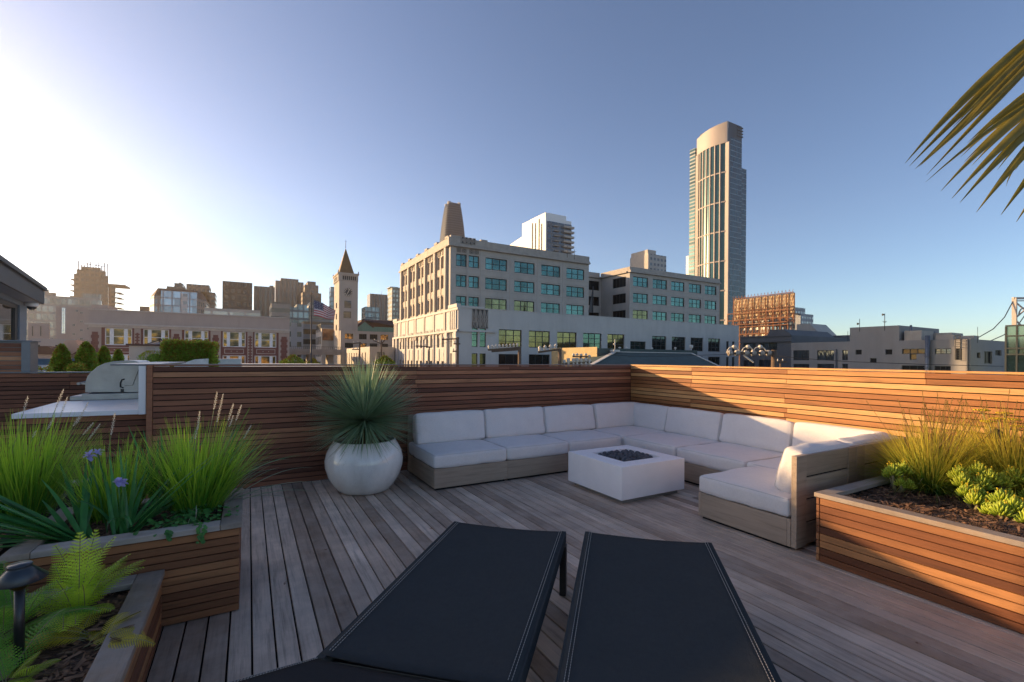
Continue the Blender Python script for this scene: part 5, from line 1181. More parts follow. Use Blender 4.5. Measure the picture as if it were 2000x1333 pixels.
# building at the tower's foot
PA = ('x', 128.); b = thing('loft_building', 'cream loft building with a green glazed top floor at the foot of the clock tower', 'building', (28, 140, GR))
x0, x1 = sof(PA, 665), sof(PA, 776); ztp = onp(PA, 700, 647)[1]
ww = [(673.5, 689.7), (701, 716), (722, 737), (743, 758)]; oo = [sc(PA, c)+(onp(PA, 700, q1)[1], onp(PA, 700, q0)[1]) for c in ww for q0, q1 in ((652.5, 663), (670.5, 680))]
mb = MB(); wall(mb, PA, x0, x1, GR, ztp, oo, .3); mb.poly([(x0, 128, ztp), (x1, 128, ztp), (x1, 150, ztp), (x0, 150, ztp)]); mb.poly([(x0, 128, GR), (x0, 150, GR), (x0, 150, ztp), (x0, 128, ztp)]); mb.build('wall', BM['tower_stucco'], b)
for n, o in enumerate(oo): window(b, PA, o, 4, 2, .2, .07, BM['window_frame_dark'], GL['blk'] if n % 3 else GL['amber'])
bm_('green_frame', (.10, .22, .17), rough=.5); bm_('brown_roof', (.09, .05, .04), rough=.9)
PA3 = ('x', 131.5); g0, g1, gz0, gz1 = sof(PA3, 698), sof(PA3, 778), ztp, onp(PA3, 720, 634)[1]
gm_ = sof(PA3, 712); gt = onp(PA3, 712, 626.5)[1]; gb_ = sof(PA3, 728)
mb = MB(); mb.ext([(g0, 131.5, gz0), (g1, 131.5, gz0), (g1, 131.5, gz1-.6), (gb_, 131.5, gz1-.6), (gm_, 131.5, gt-.3), (g0, 131.5, gz1-.6)], (0, .3, 0))
for i in range(16): s = g0+(g1-g0)*i/16; mb.box(s, s+.12, 131.4, 131.498, gz0+.1, gz1-.6)
mb.build('glazed_storey', BM['green_frame'], b)
mb = MB(); zr = onp(PA3, 720, 625)[1]; mb.hexa([(gm_, 131.2, gt), (g1, 131.2, gz1-.4), (g1, 148, gz1-.4), (gm_, 148, gt)], [(gm_, 134, zr+.3), (g1, 134, zr+.3), (g1, 146, zr+.3), (gm_, 146, zr+.3)])
mb.ext([(g0-.3, 131.2, gz1-.7), (gm_, 131.2, gt), (gb_+.3, 131.2, gz1-.7), (gb_, 131.2, gz1-.9), (gm_, 131.2, gt-.3), (g0, 131.2, gz1-.9)], (0, 8, 0)); mb.build('roof', BM['brown_roof'], b)
PD = ('x', 100.); b = thing('arcade_building', 'low cream building with narrow arched openings in front of the clock tower', 'building', (25, 110, GR))
xd = sof(PD, 722); PDl = ('y', xd); yd = gx(664, 690, xd).y; ztd = onp(PD, 722, 677.5)[1]; xe = sof(PD, 770)
oa = [(100+(yd-100)*(.10+.085*i), 100+(yd-100)*(.10+.085*i)+.9, -1.5, ztd-1.2) for i in range(9)]
mb = MB(); wall(mb, PDl, 100., yd, GR, ztd, oa, .35); wall(mb, PD, xd, xe, GR, ztd, [(xd+(xe-xd)*.3, xd+(xe-xd)*.6, -2, ztd-1.1)], .35); mb.poly([(xd, 100, ztd-.2), (xe, 100, ztd-.2), (xe, yd, ztd-.2), (xd, yd, ztd-.2)]); mb.build('wall', BM['cream_stucco'], b)
for o in oa: window(b, PDl, o, 1, 1, .25, .06, BM['window_frame_dark'], GL['blk'], 'arched_window')
window(b, PD, (xd+(xe-xd)*.3, xd+(xe-xd)*.6, -2, ztd-1.1), 3, 3, .25, .08, BM['window_frame_dark'], GL['grey'])
# ---- generic far block
def block(name, label, Y, xa, xb, ytop, mat, side=None, depth=30., extra=(), roofm=None, cat='building', ref=None):
    # front face at y=Y between photo columns xa..xb; side: photo column where the visible flank ends
    pl = ('x', Y); a, c = sof(pl, xa), sof(pl, xb); zt = onp(pl, ref or (xa+xb)/2, ytop)[1]
    if side is not None: depth = (gx(side, ytop, a if side < xa else c).y)-Y
    o = thing(name, label, cat, ((a+c)/2, Y+depth/2, GR))
    mb = MB(); mb.box(a, c, Y, Y+depth, GR, zt); mb.build('wall', mat, o, org=((a+c)/2, Y+depth/2, GR))
    for e in extra:
        if e[0] == 'pent':    # penthouse box: xa, xb, ytop
            aa, cc, z2 = sof(pl, e[1]), sof(pl, e[2]), onp(pl, (e[1]+e[2])/2, e[3])[1]
            d0 = e[4] if len(e) > 4 else .15
            mb = MB(); mb.box(aa, cc, Y+depth*d0, Y+depth*(1-d0), zt+.01 if len(e) < 6 else GR, z2); mb.build('penthouse', mat if len(e) < 7 else e[6], o)
    return o, a, c, zt, depth
FM = {}
def fa(k, *a, **kw): FM[k] = facade(k, *a, **kw); return FM[k]
fa('brown_tower', (0.143, 0.099, 0.074), (0.062, 0.050, 0.043), 3.4, 2.6, .62, .5); fa('dark_tower', (0.034, 0.030, 0.028), (0.019, 0.017, 0.019), 4., 3.2, .55, .62); fa('ribbed_tower', (0.161, 0.124, 0.099), (0.050, 0.043, 0.040), 400., 3., .5, .98)
fa('tan_tower', (0.167, 0.124, 0.093), (0.074, 0.056, 0.050), 3.8, 3.4, .55, .45); fa('pale_block', (0.260, 0.229, 0.205), (0.074, 0.068, 0.062), 3.6, 5.5, .3, .3); fa('glass_block', (0.124, 0.149, 0.155), (0.136, 0.174, 0.186), 3.6, 2.4, .8, .75)
fa('cornice_block', (0.279, 0.248, 0.217), (0.062, 0.056, 0.050), 3.8, 2.6, .45, .55); fa('white_block', (0.341, 0.322, 0.310), (0.050, 0.050, 0.050), 3.4, 3.2, .42, .5); fa('stripe_block', (0.223, 0.205, 0.186), (0.043, 0.040, 0.037), 3.6, 400., 1.1, .5)
fa('hotel', (0.211, 0.174, 0.155), (0.124, 0.155, 0.186), 3.4, 2.6, .7, .66); fa('speckle', (0.186, 0.192, 0.167), (0.322, 0.310, 0.248), 3.2, 2.2, .5, .55)
o, a, c, zt, d = block('apartment_tower', 'stepped brown apartment tower under construction with bare frames on its roof, far left', 420., 143, 210, 537, FM['brown_tower'], 212, extra=[('pent', 148, 205, 528, .1), ('pent', 158, 195, 522, .2)])
mb = MB()
for i in range(11): x = a+(c-a)*(.08+.085*i); mb.bar((x, 424, zt), (x, 424, zt+U(6, 10)), .45)
for z in (5, 8.): mb.bar((a+3, 424, zt+z), (c-3, 424, zt+z-1), .4)
mb.build('roof_frame', BM['stucco_trim'], o)
mb = MB()
for i in range(14): mb.box(a-2.2, a-.01, 421, 432, zt-4-i*3.9, zt-3.4-i*3.9)
mb.build('balconies', FM['brown_tower'], o)
o, a, c, zt, d = block('apartment_tower', 'narrower brown tower with balcony slabs, touching the right side of the framed tower', 424., 211, 223, 558, FM['brown_tower'], 226)
mb = MB(); mb.box(a-2, c+6, 423, 440, zt+.01, zt+1)
for i in range(13): mb.box(c+.01, c+3.2, 424.5, 436, zt-5-i*3.6, zt-4.4-i*3.6)
mb.build('balconies', FM['brown_tower'], o)
block('office_block', 'hazy pale glass office block behind the left house', 300., 40, 196, 579, facade('hazy_glass_block', (.34, .32, .29), (.24, .24, .23), 3.8, 2.2, .8, .7), 199, extra=[('pent', 50, 84, 570), ('pent', 160, 195, 574, .3)])
block('office_block', 'small hazy stepped block with low roofs peeping out beside the house eave', 330., 70, 106, 571, FM['pale_block'], 110, extra=[('pent', 74, 92, 565)])
o, a, c, zt, d = block('apartment_block', 'pale stucco block with a tall glazed stair strip, left of the brick building', 150., 108, 182, 600, BM['pale_pink_stucco'], None, 25, extra=[('pent', 160, 195, 590, .3)])
q = rect(('x', 149.98), 120.5, 601, 128, 652); window(o, ('x', 149.9), q, 2, 9, .0, .09, BM['white_frame'], glass('pale_stair_glass', (.7, .66, .6), .1, .8), 'stair_window')  # pale warm glass colour for the stair strip
for px, py in ((156, 609), (156, 626), (156, 643), (141, 633), (141, 651), (156, 660), (147, 605), (170, 640)): window(o, ('x', 149.9), rect(('x', 149.9), px, py, px+6, py+4.5), 2, 1, .0, .08, BM['stucco_trim'], GL['grey'])
o, a, c, zt, d = block('low_building', 'low pinkish building with two tall dark slots, right of the house wall', 120., 54, 96, 631, BM['pale_pink_stucco'], 98)
for px in (62, 78): window(o, ('x', 119.9), rect(('x', 119.9), px, 637, px+3, 657), 1, 1, .0, .05, BM['stucco_trim'], GL['blk'])
block('low_building', 'long low terrace of pale roofs under the glazed stair block', 105., 60, 150, 662, FM['white_block'], None, 14)
for i, (xa, xb, yt, Y, w) in enumerate(((64, 112, 676, 90., 'dark hip roofed shed by the house corner'), (112, 165, 664, 95., 'pale gabled shed left of the brick building, below the stair block'), (150, 200, 676, 88., 'dark low roofed shed touching the brick building'))):
    pl = ('x', Y); a, c = sof(pl, xa), sof(pl, xb); z0, z1 = onp(pl, xa, 692)[1], onp(pl, xa, yt)[1]
    o = thing('shed', w, 'shed', ((a+c)/2, Y+4, GR)); mb = MB(); mb.box(a, c, Y, Y+8, GR, z0); mb.build('wall', BM['pale_pink_stucco'], o)
    mb = MB(); m_ = (a+c)/2; mb.ext([(a-.4, Y-.4, z0), (c+.4, Y-.4, z0), (m_+(c-a)*.15, Y-.4, z1), (m_-(c-a)*.15, Y-.4, z1)], (0, 8.8, 0)); mb.build('roof', BM['pale_pink_stucco'] if i == 1 else BM['brown_roof'], o)
# octagonal hotel
pl = ('x', 260.); o = thing('hotel_tower', 'octagonal hotel with a dark sloped roof and blue glass centre, above the brick building', 'building', (sof(pl, 340), 275, GR))
X = lambda px: sof(pl, px); ZZ = lambda py: onp(pl, 340, py)[1]
def octo(mb, pxs, z0, z1, pxs2=None, m=0, Y0=260., dy=10., dp=34.):
    a, b, c, d = [X(p) for p in pxs]; bt = [(a, Y0+dy), (b, Y0), (c, Y0), (d, Y0+dy), (d, Y0+dp), (a, Y0+dp)]
    if pxs2: e, f, g, h = [X(p) for p in pxs2]; tp = [(e, Y0+dy+2), (f, Y0+2), (g, Y0+2), (h, Y0+dy+2), (h, Y0+dp-3), (e, Y0+dp-3)]
    else: tp = bt
    v = [p+(z0,) for p in bt]+[p+(z1,) for p in tp]; mb.raw(v, [(i, (i+1) % 6, 6+(i+1) % 6, 6+i) for i in range(6)]+[(6, 7, 8, 9, 10, 11)], m)
mb = MB(); octo(mb, (283, 300, 384, 398), GR, ZZ(580)); mb.build('wall', FM['hotel'], o)
mb = MB(); octo(mb, (283, 300, 384, 398), ZZ(580)+.01, ZZ(564), (298, 306, 378, 390)); mb.build('roof', BM['brown_roof'], o)
mb = MB(); mb.box(X(314), X(384), 259.5, 268, GR, ZZ(569)); mb.build('centre_bay', facade('blue_bay', (.22, .25, .29), (.26, .34, .42), 3.4, 3.3, .84, .84), o)
mb = MB(); mb.box(X(354), X(366), 259., 259.49, GR, ZZ(573)); mb.build('pale_strip', facade('pale_strip', (.5, .46, .44), (.14, .15, .17), 3.4, 3.3, .5, .4), o)
mb = MB(); mb.box(X(314), X(384), 266, 284, ZZ(564)+.02, ZZ(562)); mb.box(X(319), X(356), 268, 282, ZZ(562)+.01, ZZ(556)); mb.box(X(334), X(351), 269, 281, ZZ(556)+.01, ZZ(548)); mb.box(X(341), X(345), 273, 276, ZZ(548)+.01, ZZ(544)); mb.build('penthouse', FM['tan_tower'], o)
block('apartment_block', 'small tan block squeezed against the left of the octagonal hotel', 300., 272, 290, 599, FM['tan_tower'], 294)
block('office_tower', 'plain brown office tower behind the octagonal hotel', 380., 363, 408, 556, FM['brown_tower'], 413, extra=[('pent', 390, 419, 571, .0, 1)])
block('office_tower', 'nearly black square office tower, darkest on the skyline', 330., 433.5, 492, 551, FM['dark_tower'], None, 40)
block('office_block', 'long beige block with a framed top storey behind the brick building', 170., 398, 508, 604, facade('beige_frames', (.42, .37, .32), (.30, .26, .23), 3.6, 4.5, .86, .7), None, 25, extra=[('pent', 402, 432, 600), ('pent', 470, 500, 613, .2)])
block('office_tower', 'tan office tower with fine vertical ribs, right of the nearly black tower', 360., 495, 536, 560, FM['ribbed_tower'], None, 40, extra=[('pent', 526, 534, 556)])
block('office_tower', 'wide brown office tower with a narrower crown, broadest of the skyline group', 430., 537, 592, 550, FM['ribbed_tower'], None, 50, extra=[('pent', 548, 583, 543, .1)])
block('office_tower', 'stepped tan tower just left of the flagpole top', 400., 594, 621, 557, FM['tan_tower'], 591, extra=[('pent', 600, 616, 550, .05), ('pent', 590, 627, 572, .05, 1)])
block('office_block', 'low round cornered pale block with striped floors, below the ribbed tower', 220., 529, 566, 592, FM['stripe_block'], None, 22, extra=[('pent', 534, 560, 589)])
block('office_block', 'greenish glass block left of the flag', 240., 566, 602, 601, FM['glass_block'], None, 22, extra=[('pent', 580, 600, 594, .1)])
block('office_block', 'pale mid rise block directly behind the flag', 250., 602, 645, 598, FM['stripe_block'], None, 24, extra=[('pent', 606, 632, 590, .1)])
block('apartment_block', 'white classical block with paired dark windows between brick building and flagpole', 170., 566, 592, 631, FM['white_block'], 564)
block('office_block', 'striped grey block behind the flagpole', 180., 592, 652, 629, FM['stripe_block'], None, 24)
block('office_tower', 'slim dark glass tower peeping out left of the clock tower', 380., 645, 658, 561, facade('dark_glass', (.10, .12, .12), (.16, .20, .20), 3.6, 2., .8, .8), 643)
o, a, c, zt, d = block('warehouse', 'sunlit cream warehouse with a warm coloured mural behind the flagpole', 140., 628, 662, 642, BM['cream_stucco'], 617)
PW = ('y', a)
for i in range(3):
    for j in range(4): window(o, PW, (140+d*(.14+.27*i), 140+d*(.14+.27*i)+d*.17, 9-j*3.6, 11.2-j*3.6), 2, 2, -.05, .1, BM['window_frame_dark'], GL['blk'])
def mural():
    t = NT('mural_print'); f = t.noise(t.mapped((1, 1, 1)), .35, 4, .6)
    t.set(Base_Color=t.ramp(f, [(.3, (.06, .035, .03)), (.45, (.30, .13, .05)), (.58, (.45, .26, .12)), (.72, (.30, .34, .36))]), Roughness=.7); return t.mat
r = rect(('x', 139.9), 630, 643, 655, 665); mb = MB(); pbox(mb, ('x', 139.9), *r, -.03, .06); mb.build('mural', mural(), o)
block('office_tower', 'plain brown tower right of the clock tower spire', 430., 722, 756, 575, FM['ribbed_tower'], 717)
block('office_block', 'low blue glass block right of the clock tower', 300., 713, 741, 600, FM['glass_block'], 706)
o, a, c, zt, d = block('apartment_tower', 'greenish speckled tower beside the left edge of the cream office block', 330., 765, 782, 562, FM['speckle'], 757, extra=[('pent', 762, 778, 560, .1)])
pl = ('x', 560.); o = thing('pyramid_tower', 'needle tip of a far pyramid tower above the plain brown tower', 'tower', (sof(pl, 744), 560, GR)); a, c = sof(pl, 738), sof(pl, 750); m_ = (a+c)/2; mb = MB(); zt = onp(pl, 744, 566)[1]
for i in range(4):
    k = [(a, 556), (c, 556), (c, 556+c-a), (a, 556+c-a)]; mb.poly([k[i]+(GR,), k[(i+1) % 4]+(GR,), (m_, 556+(c-a)/2, zt)])
mb.build('spire', BM['stucco_trim'], o)
# ---- elevated road
o = thing('overpass', 'grey concrete elevated road crossing behind the flagpole foot', 'bridge', (8, 115, GR)); pl = ('x', 115.); a, c = sof(pl, 540), sof(pl, 668); z0, z1 = onp(pl, 600, 693)[1], onp(pl, 600, 684)[1]
bm_('grey_concrete', (.33, .30, .27), rough=.9, var=.1, scale=.5, dirt=.4)
mb = MB(); mb.box(a, c, 115, 124, z0, z1-.5); mb.box(a, c, 114.9, 115.2, z1-.499, z1+.2); mb.build('deck', BM['grey_concrete'], o)
for i in range(3):
    mb = MB(); x = a+(c-a)*(.2+.32*i); mb.box(x-.6, x+.6, 117, 121, GR, z0-.01); mb.build('pier', BM['grey_concrete'], o)
mb = MB()
for i in range(34): x = a+(c-a)*i/33; mb.bar((x, 115.05, z1+.2), (x, 115.05, z1+.8), .07)
mb.bar((a, 115.05, z1+.8), (c, 115.05, z1+.8), .07); mb.build('railing', BM['ornament_dark'], o)
# ---- flagpole and flag
pl = ('x', 60.); bx, bz = onp(pl, 608.5, 575); o = thing('flagpole', 'tall grey flagpole left of the clock tower', 'flagpole', (bx, 60, GR))
mb = MB(); mb.tube([(bx, 60, GR), (bx, 60, bz)], [.13, .06], 10); mb.build('pole', M['dsteel'], o); mb = MB(); mb.lathe([(0, 0), (.1, .08), (.1, .14), (0, .22)], (bx, 60, bz), 10); mb.build('finial', M['bronze'], o)
mb = MB(); nx, ny = 26, 14; hx, hz_ = onp(pl, 612.5, 586); hz2 = onp(pl, 614, 617)[1]; ex, ez = onp(pl, 658, 606.5)
g = []
for j in range(ny+1):
    for i in range(nx+1):
        u, v = i/nx, j/ny; wv = .16*math.sin(u*7+v*1.2)*u; zz = hz_-(hz_-hz2)*v; drop = (hz_-ez)*u**1.25*(1-.45*v)
        mb.v.append((hx+(ex-hx)*u*(1-.10*v*u)+.05*v, 60+.35*math.sin(u*8+v*1.4)*(.3+u)+.5*u, zz-drop*(1-.25*v)+wv))
for j in range(ny):
    for i in range(nx):
        A = j*(nx+1)+i; mb.uv[len(mb.f)] = [(i/nx, j/ny), ((i+1)/nx, j/ny), ((i+1)/nx, (j+1)/ny), (i/nx, (j+1)/ny)]
        mb.f.append((A, A+1, A+nx+2, A+nx+1)); mb.m.append(0); mb.t.append(0); mb.s.append(True)
def flagm():
    t = NT('flag_cloth'); uvn = t.N('UVMap'); uvn.uv_map = 'uv'; s = t.N('SeparateXYZ'); t.L(uvn.outputs[0], s.inputs[0]); u, v = s.outputs[0], s.outputs[1]
    st = t.math('LESS_THAN', t.math('MODULO', t.math('MULTIPLY', v, 13.), 2.), 1.)
    c = t.mix(st, (.62, .58, .56), (.36, .03, .045)); can = t.math('MULTIPLY', t.math('LESS_THAN', u, .42), t.math('LESS_THAN', v, 7/13.))
    fu = t.math('SUBTRACT', t.math('FRACT', t.math('MULTIPLY', u, 6/.42)), .5); fv = t.math('SUBTRACT', t.math('FRACT', t.math('MULTIPLY', v, 5*13/7.)), .5)
    star = t.math('LESS_THAN', t.math('ADD', t.math('MULTIPLY', fu, fu), t.math('MULTIPLY', fv, fv)), .045)
    t.set(Base_Color=t.mix(can, c, t.mix(star, (.025, .03, .09), (.6, .58, .58))), Roughness=.8); return t.mat
tag(mb.build('flag', flagm()), 'red, white and blue striped flag with white stars flying from the flagpole', 'flag')
# ---- towers behind the main block
bm_('silver_fin', (.07, .066, .066), rough=.4, metal=.5)
def tapered():
    t = NT('banded_curtain_wall'); s = t.N('SeparateXYZ'); t.L(t.obj(), s.inputs[0]); f = t.math('FRACT', t.math('DIVIDE', s.outputs[2], 3.1)); n = t.noise(t.mapped((.3, .3, .06)), .5, 2)
    c = t.mix(t.math('LESS_THAN', f, .42), t.ramp(n, [(.3, (.008, .016, .032)), (.7, (.014, .024, .044))]), (.035, .045, .065)); t.set(Base_Color=c, Roughness=.6, Metallic=.0); t.b.inputs['Specular IOR Level'].default_value = .1; return t.mat
o = thing('tapered_tower', 'rounded tapering silver skyscraper rising behind the cream office block', 'skyscraper', W(882, 697, 600))
def rr(hw, r, n=6):
    p = []
    for cx, cy, a0 in ((hw-r, hw-r, 0), (-(hw-r), hw-r, 1), (-(hw-r), -(hw-r), 2), (hw-r, -(hw-r), 3)):
        for k in range(n+1): a = a0*math.pi/2+k*math.pi/2/n; p.append((cx+r*math.cos(a), cy+r*math.sin(a)))
    return p
c = W(882, 697, 600); pw = 600/905.; k = .80
lev = [(GR, 36.), (100, 34), (W(0, 462, 600).z, 27.), (W(0, 440, 600).z, 24.5), (W(0, 420, 600).z, 21.5), (W(0, 403, 600).z, 18.5), (W(0, 394, 600).z, 16.3)]
mb = MB(); i0 = None
ring = []
for z, hw in lev: ring.append([(c.x+p[0]*pw*k, c.y+p[1]*pw*k, z) for p in rr(hw, hw*.55)])
n = len(ring[0])
for q in range(len(ring)-1):
    for j in range(n): mb.poly([ring[q][j], ring[q][(j+1) % n], ring[q+1][(j+1) % n], ring[q+1][j]], 0, 0, True)
mb.poly(ring[-1]); mb.build('curtain_wall', tapered(), o, weld=True)
mb = MB(); z0, z1 = lev[-1][0], W(0, 391.5, 600).z
for j in range(0, n): p = ring[-1][j]; q = ring[-1][(j+1) % n]; mb.bar((p[0], p[1], z0-2), (p[0], p[1], z1-(1.5 if j % 7 > 4 else 0)), .7)
mb.build('crown', BM['silver_fin'], o)
# white tower
bm_('white_panel', (.72, .71, .70), rough=.6, var=.04, scale=.2); fm_w = facade('blue_balcony_front', (.12, .135, .15), (.045, .075, .10), 3.2, 5.2, .8, .62)
pl = ('x', 250.); o = thing('white_tower', 'white residential tower with stepped shoulder and balconies, behind the office block', 'skyscraper', (sof(pl, 1090), 270, GR))
a, c, zt = sof(pl, 1064), sof(pl, 1114), onp(pl, 1064, 416)[1]; ym = gx(1035, 420, a).y; ye = gx(1020, 440, a).y; yf_ = gx(996, 470, a).y
zm = onp(pl, 1064, 425)[1]
mb = MB(); mb.box(a, c, 250, ym, GR, zt-2.5); mb.box(a, c-4, 250.3, ym-.3, zt-2.49, zt+.5); za = gx(1028, 434, a).z; mb.box(a, c, ym, ye, GR, za)
zp0, zp1 = gx(1019, 463, a).z, gx(997, 478, a).z; mb.hexa([(a, ye, GR), (c, ye, GR), (c, yf_, GR), (a, yf_, GR)], [(a, ye, zp0), (c, ye, zp0), (c, yf_, zp1), (a, yf_, zp1)]); mb.build('wall', BM['white_panel'], o)
mb = MB(); mb.box(a+1.2, c-.3, 249.3, 249.99, GR, zt-5); mb.build('glazed_front', fm_w, o)
for q in (1041, 1047, 1054, 1059):
    mb = MB(); y = gx(q, 460, a).y; mb.box(a-.12, a-.005, y, y+1.2, GR, gx(q, (436, 436, 428, 437)[(1041, 1047, 1054, 1059).index(q)], a).z); mb.build('window_slot', M['dark'], o)
for i in range(15):
    mb = MB(); z = zt-8-i*3.2; mb.box(a+(c-a)*.62, c+.6, 247.3, 249.29, z, z+.35); mb.box(a+(c-a)*.28, a+(c-a)*.48, 247.6, 249.29, z, z+.35)
    mb.box(a+(c-a)*.62, c+.6, 247.3, 247.4, z+.351, z+1.3); mb.build('balcony', BM['stucco_trim'], o)
# small tower right of it
o, a, c, zt, d = block('apartment_tower', 'small cream apartment tower above the right wing of the office block', 200., 1265, 1300, 498, fa('cream_flats', (0.372, 0.347, 0.316), (0.062, 0.068, 0.074), 3.2, 3., .55, .5), 1231)
mb = MB(); zt2 = onp(('x', 200.), 1265, 487)[1]; mb.box(a, a+(c-a)*.45, 200.5, 200+d*.95, zt+.01, zt2); mb.build('penthouse', BM['cream_stucco'], o)
mb = MB(); mb.box(a-.15, a-.005, 200, 200+d, GR, zt-.1); mb.build('blank_flank', BM['cream_stucco'], o)
o, a, c, zt, d = block('office_tower', 'thin pale sliver of a tower left of the tall teal tower', 300., 1344, 1362, 501, BM['white_panel'], 1340)
# tall tower
TY = 240.; pl = ('x', TY); o = thing('skyscraper', 'tall teal glass skyscraper with curved stone-ribbed front, tallest in view', 'skyscraper', (sof(pl, 1430), TY+25, GR))
X0 = sof(pl, 1418); X1_ = sof(pl, 1447); X2_ = sof(pl, 1464); ztt = onp(pl, 1418, 236)[1]; z2 = onp(pl, 1447, 246)[1]; z3 = onp(pl, 1456, 325)[1]
yend = gx(1362, 270, X0).y
bm_('warm_stone', (.33, .28, .25), rough=.6, var=.06, scale=.08)
cv = facade('teal_curtain', (.13, .27, .29), (.10, .22, .24), 3.1, 1.6, .9, .8, .25, .08, gmetal=.8)
bulge = 4.
def cpt(v): return (X0-bulge*math.sin(math.pi*v)**.9*(1-.15*v), TY+(yend-TY)*v)
N_ = 24
mb = MB()
for i in range(N_):
    p, q = cpt(i/N_), cpt((i+1)/N_); mb.poly([p+(GR,), q+(GR,), q+(ztt-14,), p+(ztt-14,)], 0, 0, True)
mb.build('curved_glazing', glass('tower_teal_glass', (.014, .075, .08), .2, .35, .4, .05), o, weld=True)
mb = MB()
for i in range(N_):
    p, q = cpt(i/N_), cpt((i+1)/N_); f_ = lambda w, v: (w[0]-.6, w[1], v)
    zz = ztt-3.5*abs((i+.5)/N_-.1)
    mb.hexa([f_(p, ztt-17), (p[0]+1.2, p[1], ztt-17), (q[0]+1.2, q[1], ztt-17), f_(q, ztt-17)], [f_(p, ztt-3*(i/N_)), (p[0]+1.2, p[1], ztt-3*(i/N_)), (q[0]+1.2, q[1], ztt-3*((i+1)/N_)), f_(q, ztt-3*((i+1)/N_))])
mb.build('crown', BM['warm_stone'], o, weld=True)
for v, w in ((.0, 2.2), (.17, .5), (.31, .5), (.45, .5), (.58, .5), (.71, .5), (.83, .5), (.92, .5), (1., 1.4)):
    mb = MB(); p = cpt(v); mb.box(p[0]-.75, p[0]+.5, p[1]-w*.75, p[1]+w*.75, GR, ztt-17.01); mb.build('rib', BM['warm_stone'], o)
for k in range(7):
    mb = MB(); z = ztt-17-(k+1)*24.
    for i in range(N_):
        p, q = cpt(i/N_), cpt((i+1)/N_); mb.hexa([(p[0]-.5, p[1], z), (p[0]+.3, p[1], z), (q[0]+.3, q[1], z), (q[0]-.5, q[1], z)], [(p[0]-.5, p[1], z+1), (p[0]+.3, p[1], z+1), (q[0]+.3, q[1], z+1), (q[0]-.5, q[1], z+1)])
    mb.build('band', BM['warm_stone'], o, weld=True)
tg = facade('teal_banded_glass', (.15, .20, .22), (.006, .035, .045), 4.4, 2.2, .97, .88, .4, .2, gmetal=.2)
mb = MB(); mb.box(X0+.6, X1_, TY+.5, yend-1, GR, z2-12); mb.box(X1_+1.5, X2_, TY+4, yend-4, GR, z3); mb.build('glass_flank', tg, o)
mb = MB(); mb.box(X0+.6, X0+3.6, TY-.1, TY+.49, GR, z2-6); mb.box(X1_-.2, X1_+1.49, TY+2.5, yend-3, GR, z3-3); mb.build('shadow_joint', M['dsteel'], o)
mb = MB(); mb.box(X0+1, X1_, TY+.6, yend-2, z2-11.99, z2)
for i in range(4): mb.box(X1_-6, X1_+1.2, TY+.1, yend-3, z2-9+i*2.4, z2-8.2+i*2.4)
mb.build('louvre_crown', M['hdark'], o)
mb = MB(); Xw = X0-1.; yw = gx(1346.5, 400, Xw).y; mb.box(Xw, X0+9, yend+1.2, yw, GR, gx(1350, 293, Xw).z); mb.build('rear_wing', facade('pale_balcony_glass', (.30, .31, .29), (.05, .11, .11), 3.1, 40, 1.1, .62), o)
# ---- billboard
o = thing('billboard', 'rusty steel billboard seen from its back, golden in the sun', 'billboard', (130, 81, GR)); XB = 130.; pl = ('y', XB)
ya, yb = gx(1432, 583, XB).y, gx(1550, 570, XB).y; yb, ya = ya, yb; zb, zt = gx(1550, 622, XB).z, gx(1550, 570, XB).z; zb2 = zb-7
bm_('rust', (.20, .085, .04), rough=.85, var=.35, scale=.8); bm_('sheet_gold', (.58, .44, .27), rough=.75, var=.3, scale=.5, dirt=.5)
mb = MB(); n = 30
for i in range(n):
    y = ya+(yb-ya)*i/n; mb.box(XB+.7, XB+.78+.1*(i % 2), y+.02, y+(yb-ya)/n-.02, zb+.3*(i % 3), zt-.2)
mb.build('panel', BM['sheet_gold'], o)
mb = MB()
for i in range(10): y = ya+(yb-ya)*i/9; mb.bar((XB+.3, y, zb2-6), (XB+.3, y, zt-.3), .2); mb.bar((XB-2.6, y, zb2-6), (XB-2.6, y, zb+2.5), .2); mb.bar((XB-2.6, y, zb2-1), (XB+.3, y, zt-5), .12)
for k in range(9): z = zb-.5+(zt-zb+.4)*k/8; mb.bar((XB+.1, ya, z), (XB+.1, yb, z), .2 if k in (0, 4, 8) else .1)
for k in range(5): z = zb-6+k*2.1; mb.bar((XB-2.6, ya, z), (XB-2.6, yb, z), .22); mb.bar((XB+.3, ya, z), (XB+.3, yb, z), .22)
for i in range(18):
    y = ya+(yb-ya)*i/18; y2 = ya+(yb-ya)*(i+1)/18
    for z0, z1 in ((zb+1, zb+4.5), (zb+4.5, zb+8), (zb-5, zb)): mb.bar((XB-.2, y, z0), (XB-.2, y2, z1), .07); mb.bar((XB-.2, y2, z0), (XB-.2, y, z1), .07)
for i in range(60): y = U(ya, yb); z = U(zb-2, zb+4); mb.bar((XB-U(.2, .8), y, z), (XB-U(.2, .8), y+U(-1.5, 1.5), z+U(.0, 1.2)), .1)
mb.build('steel_frame', BM['rust'], o)
mb = MB(); mb.box(XB-3.2, XB-.9, ya, yb, zb-1.2, zb-1.); mb.build('catwalk', BM['rust'], o)
o, a, c, zt, d = block('apartment_block', 'grey stepped apartment block right behind the billboard', 170., 1563, 1588, 614, facade('grey_flats', (.26, .27, .29), (.40, .42, .42), 3.2, 3., .35, .4), 1545, extra=[('pent', 1552, 1574, 601, .1)])
o, a, c, zt, d = block('apartment_block', 'tan apartment block with pale windows under the billboard', 150., 1500, 1553, 612, facade('tan_flats', (.20, .14, .10), (.55, .45, .32), 3.4, 3.6, .45, .45), 1440)
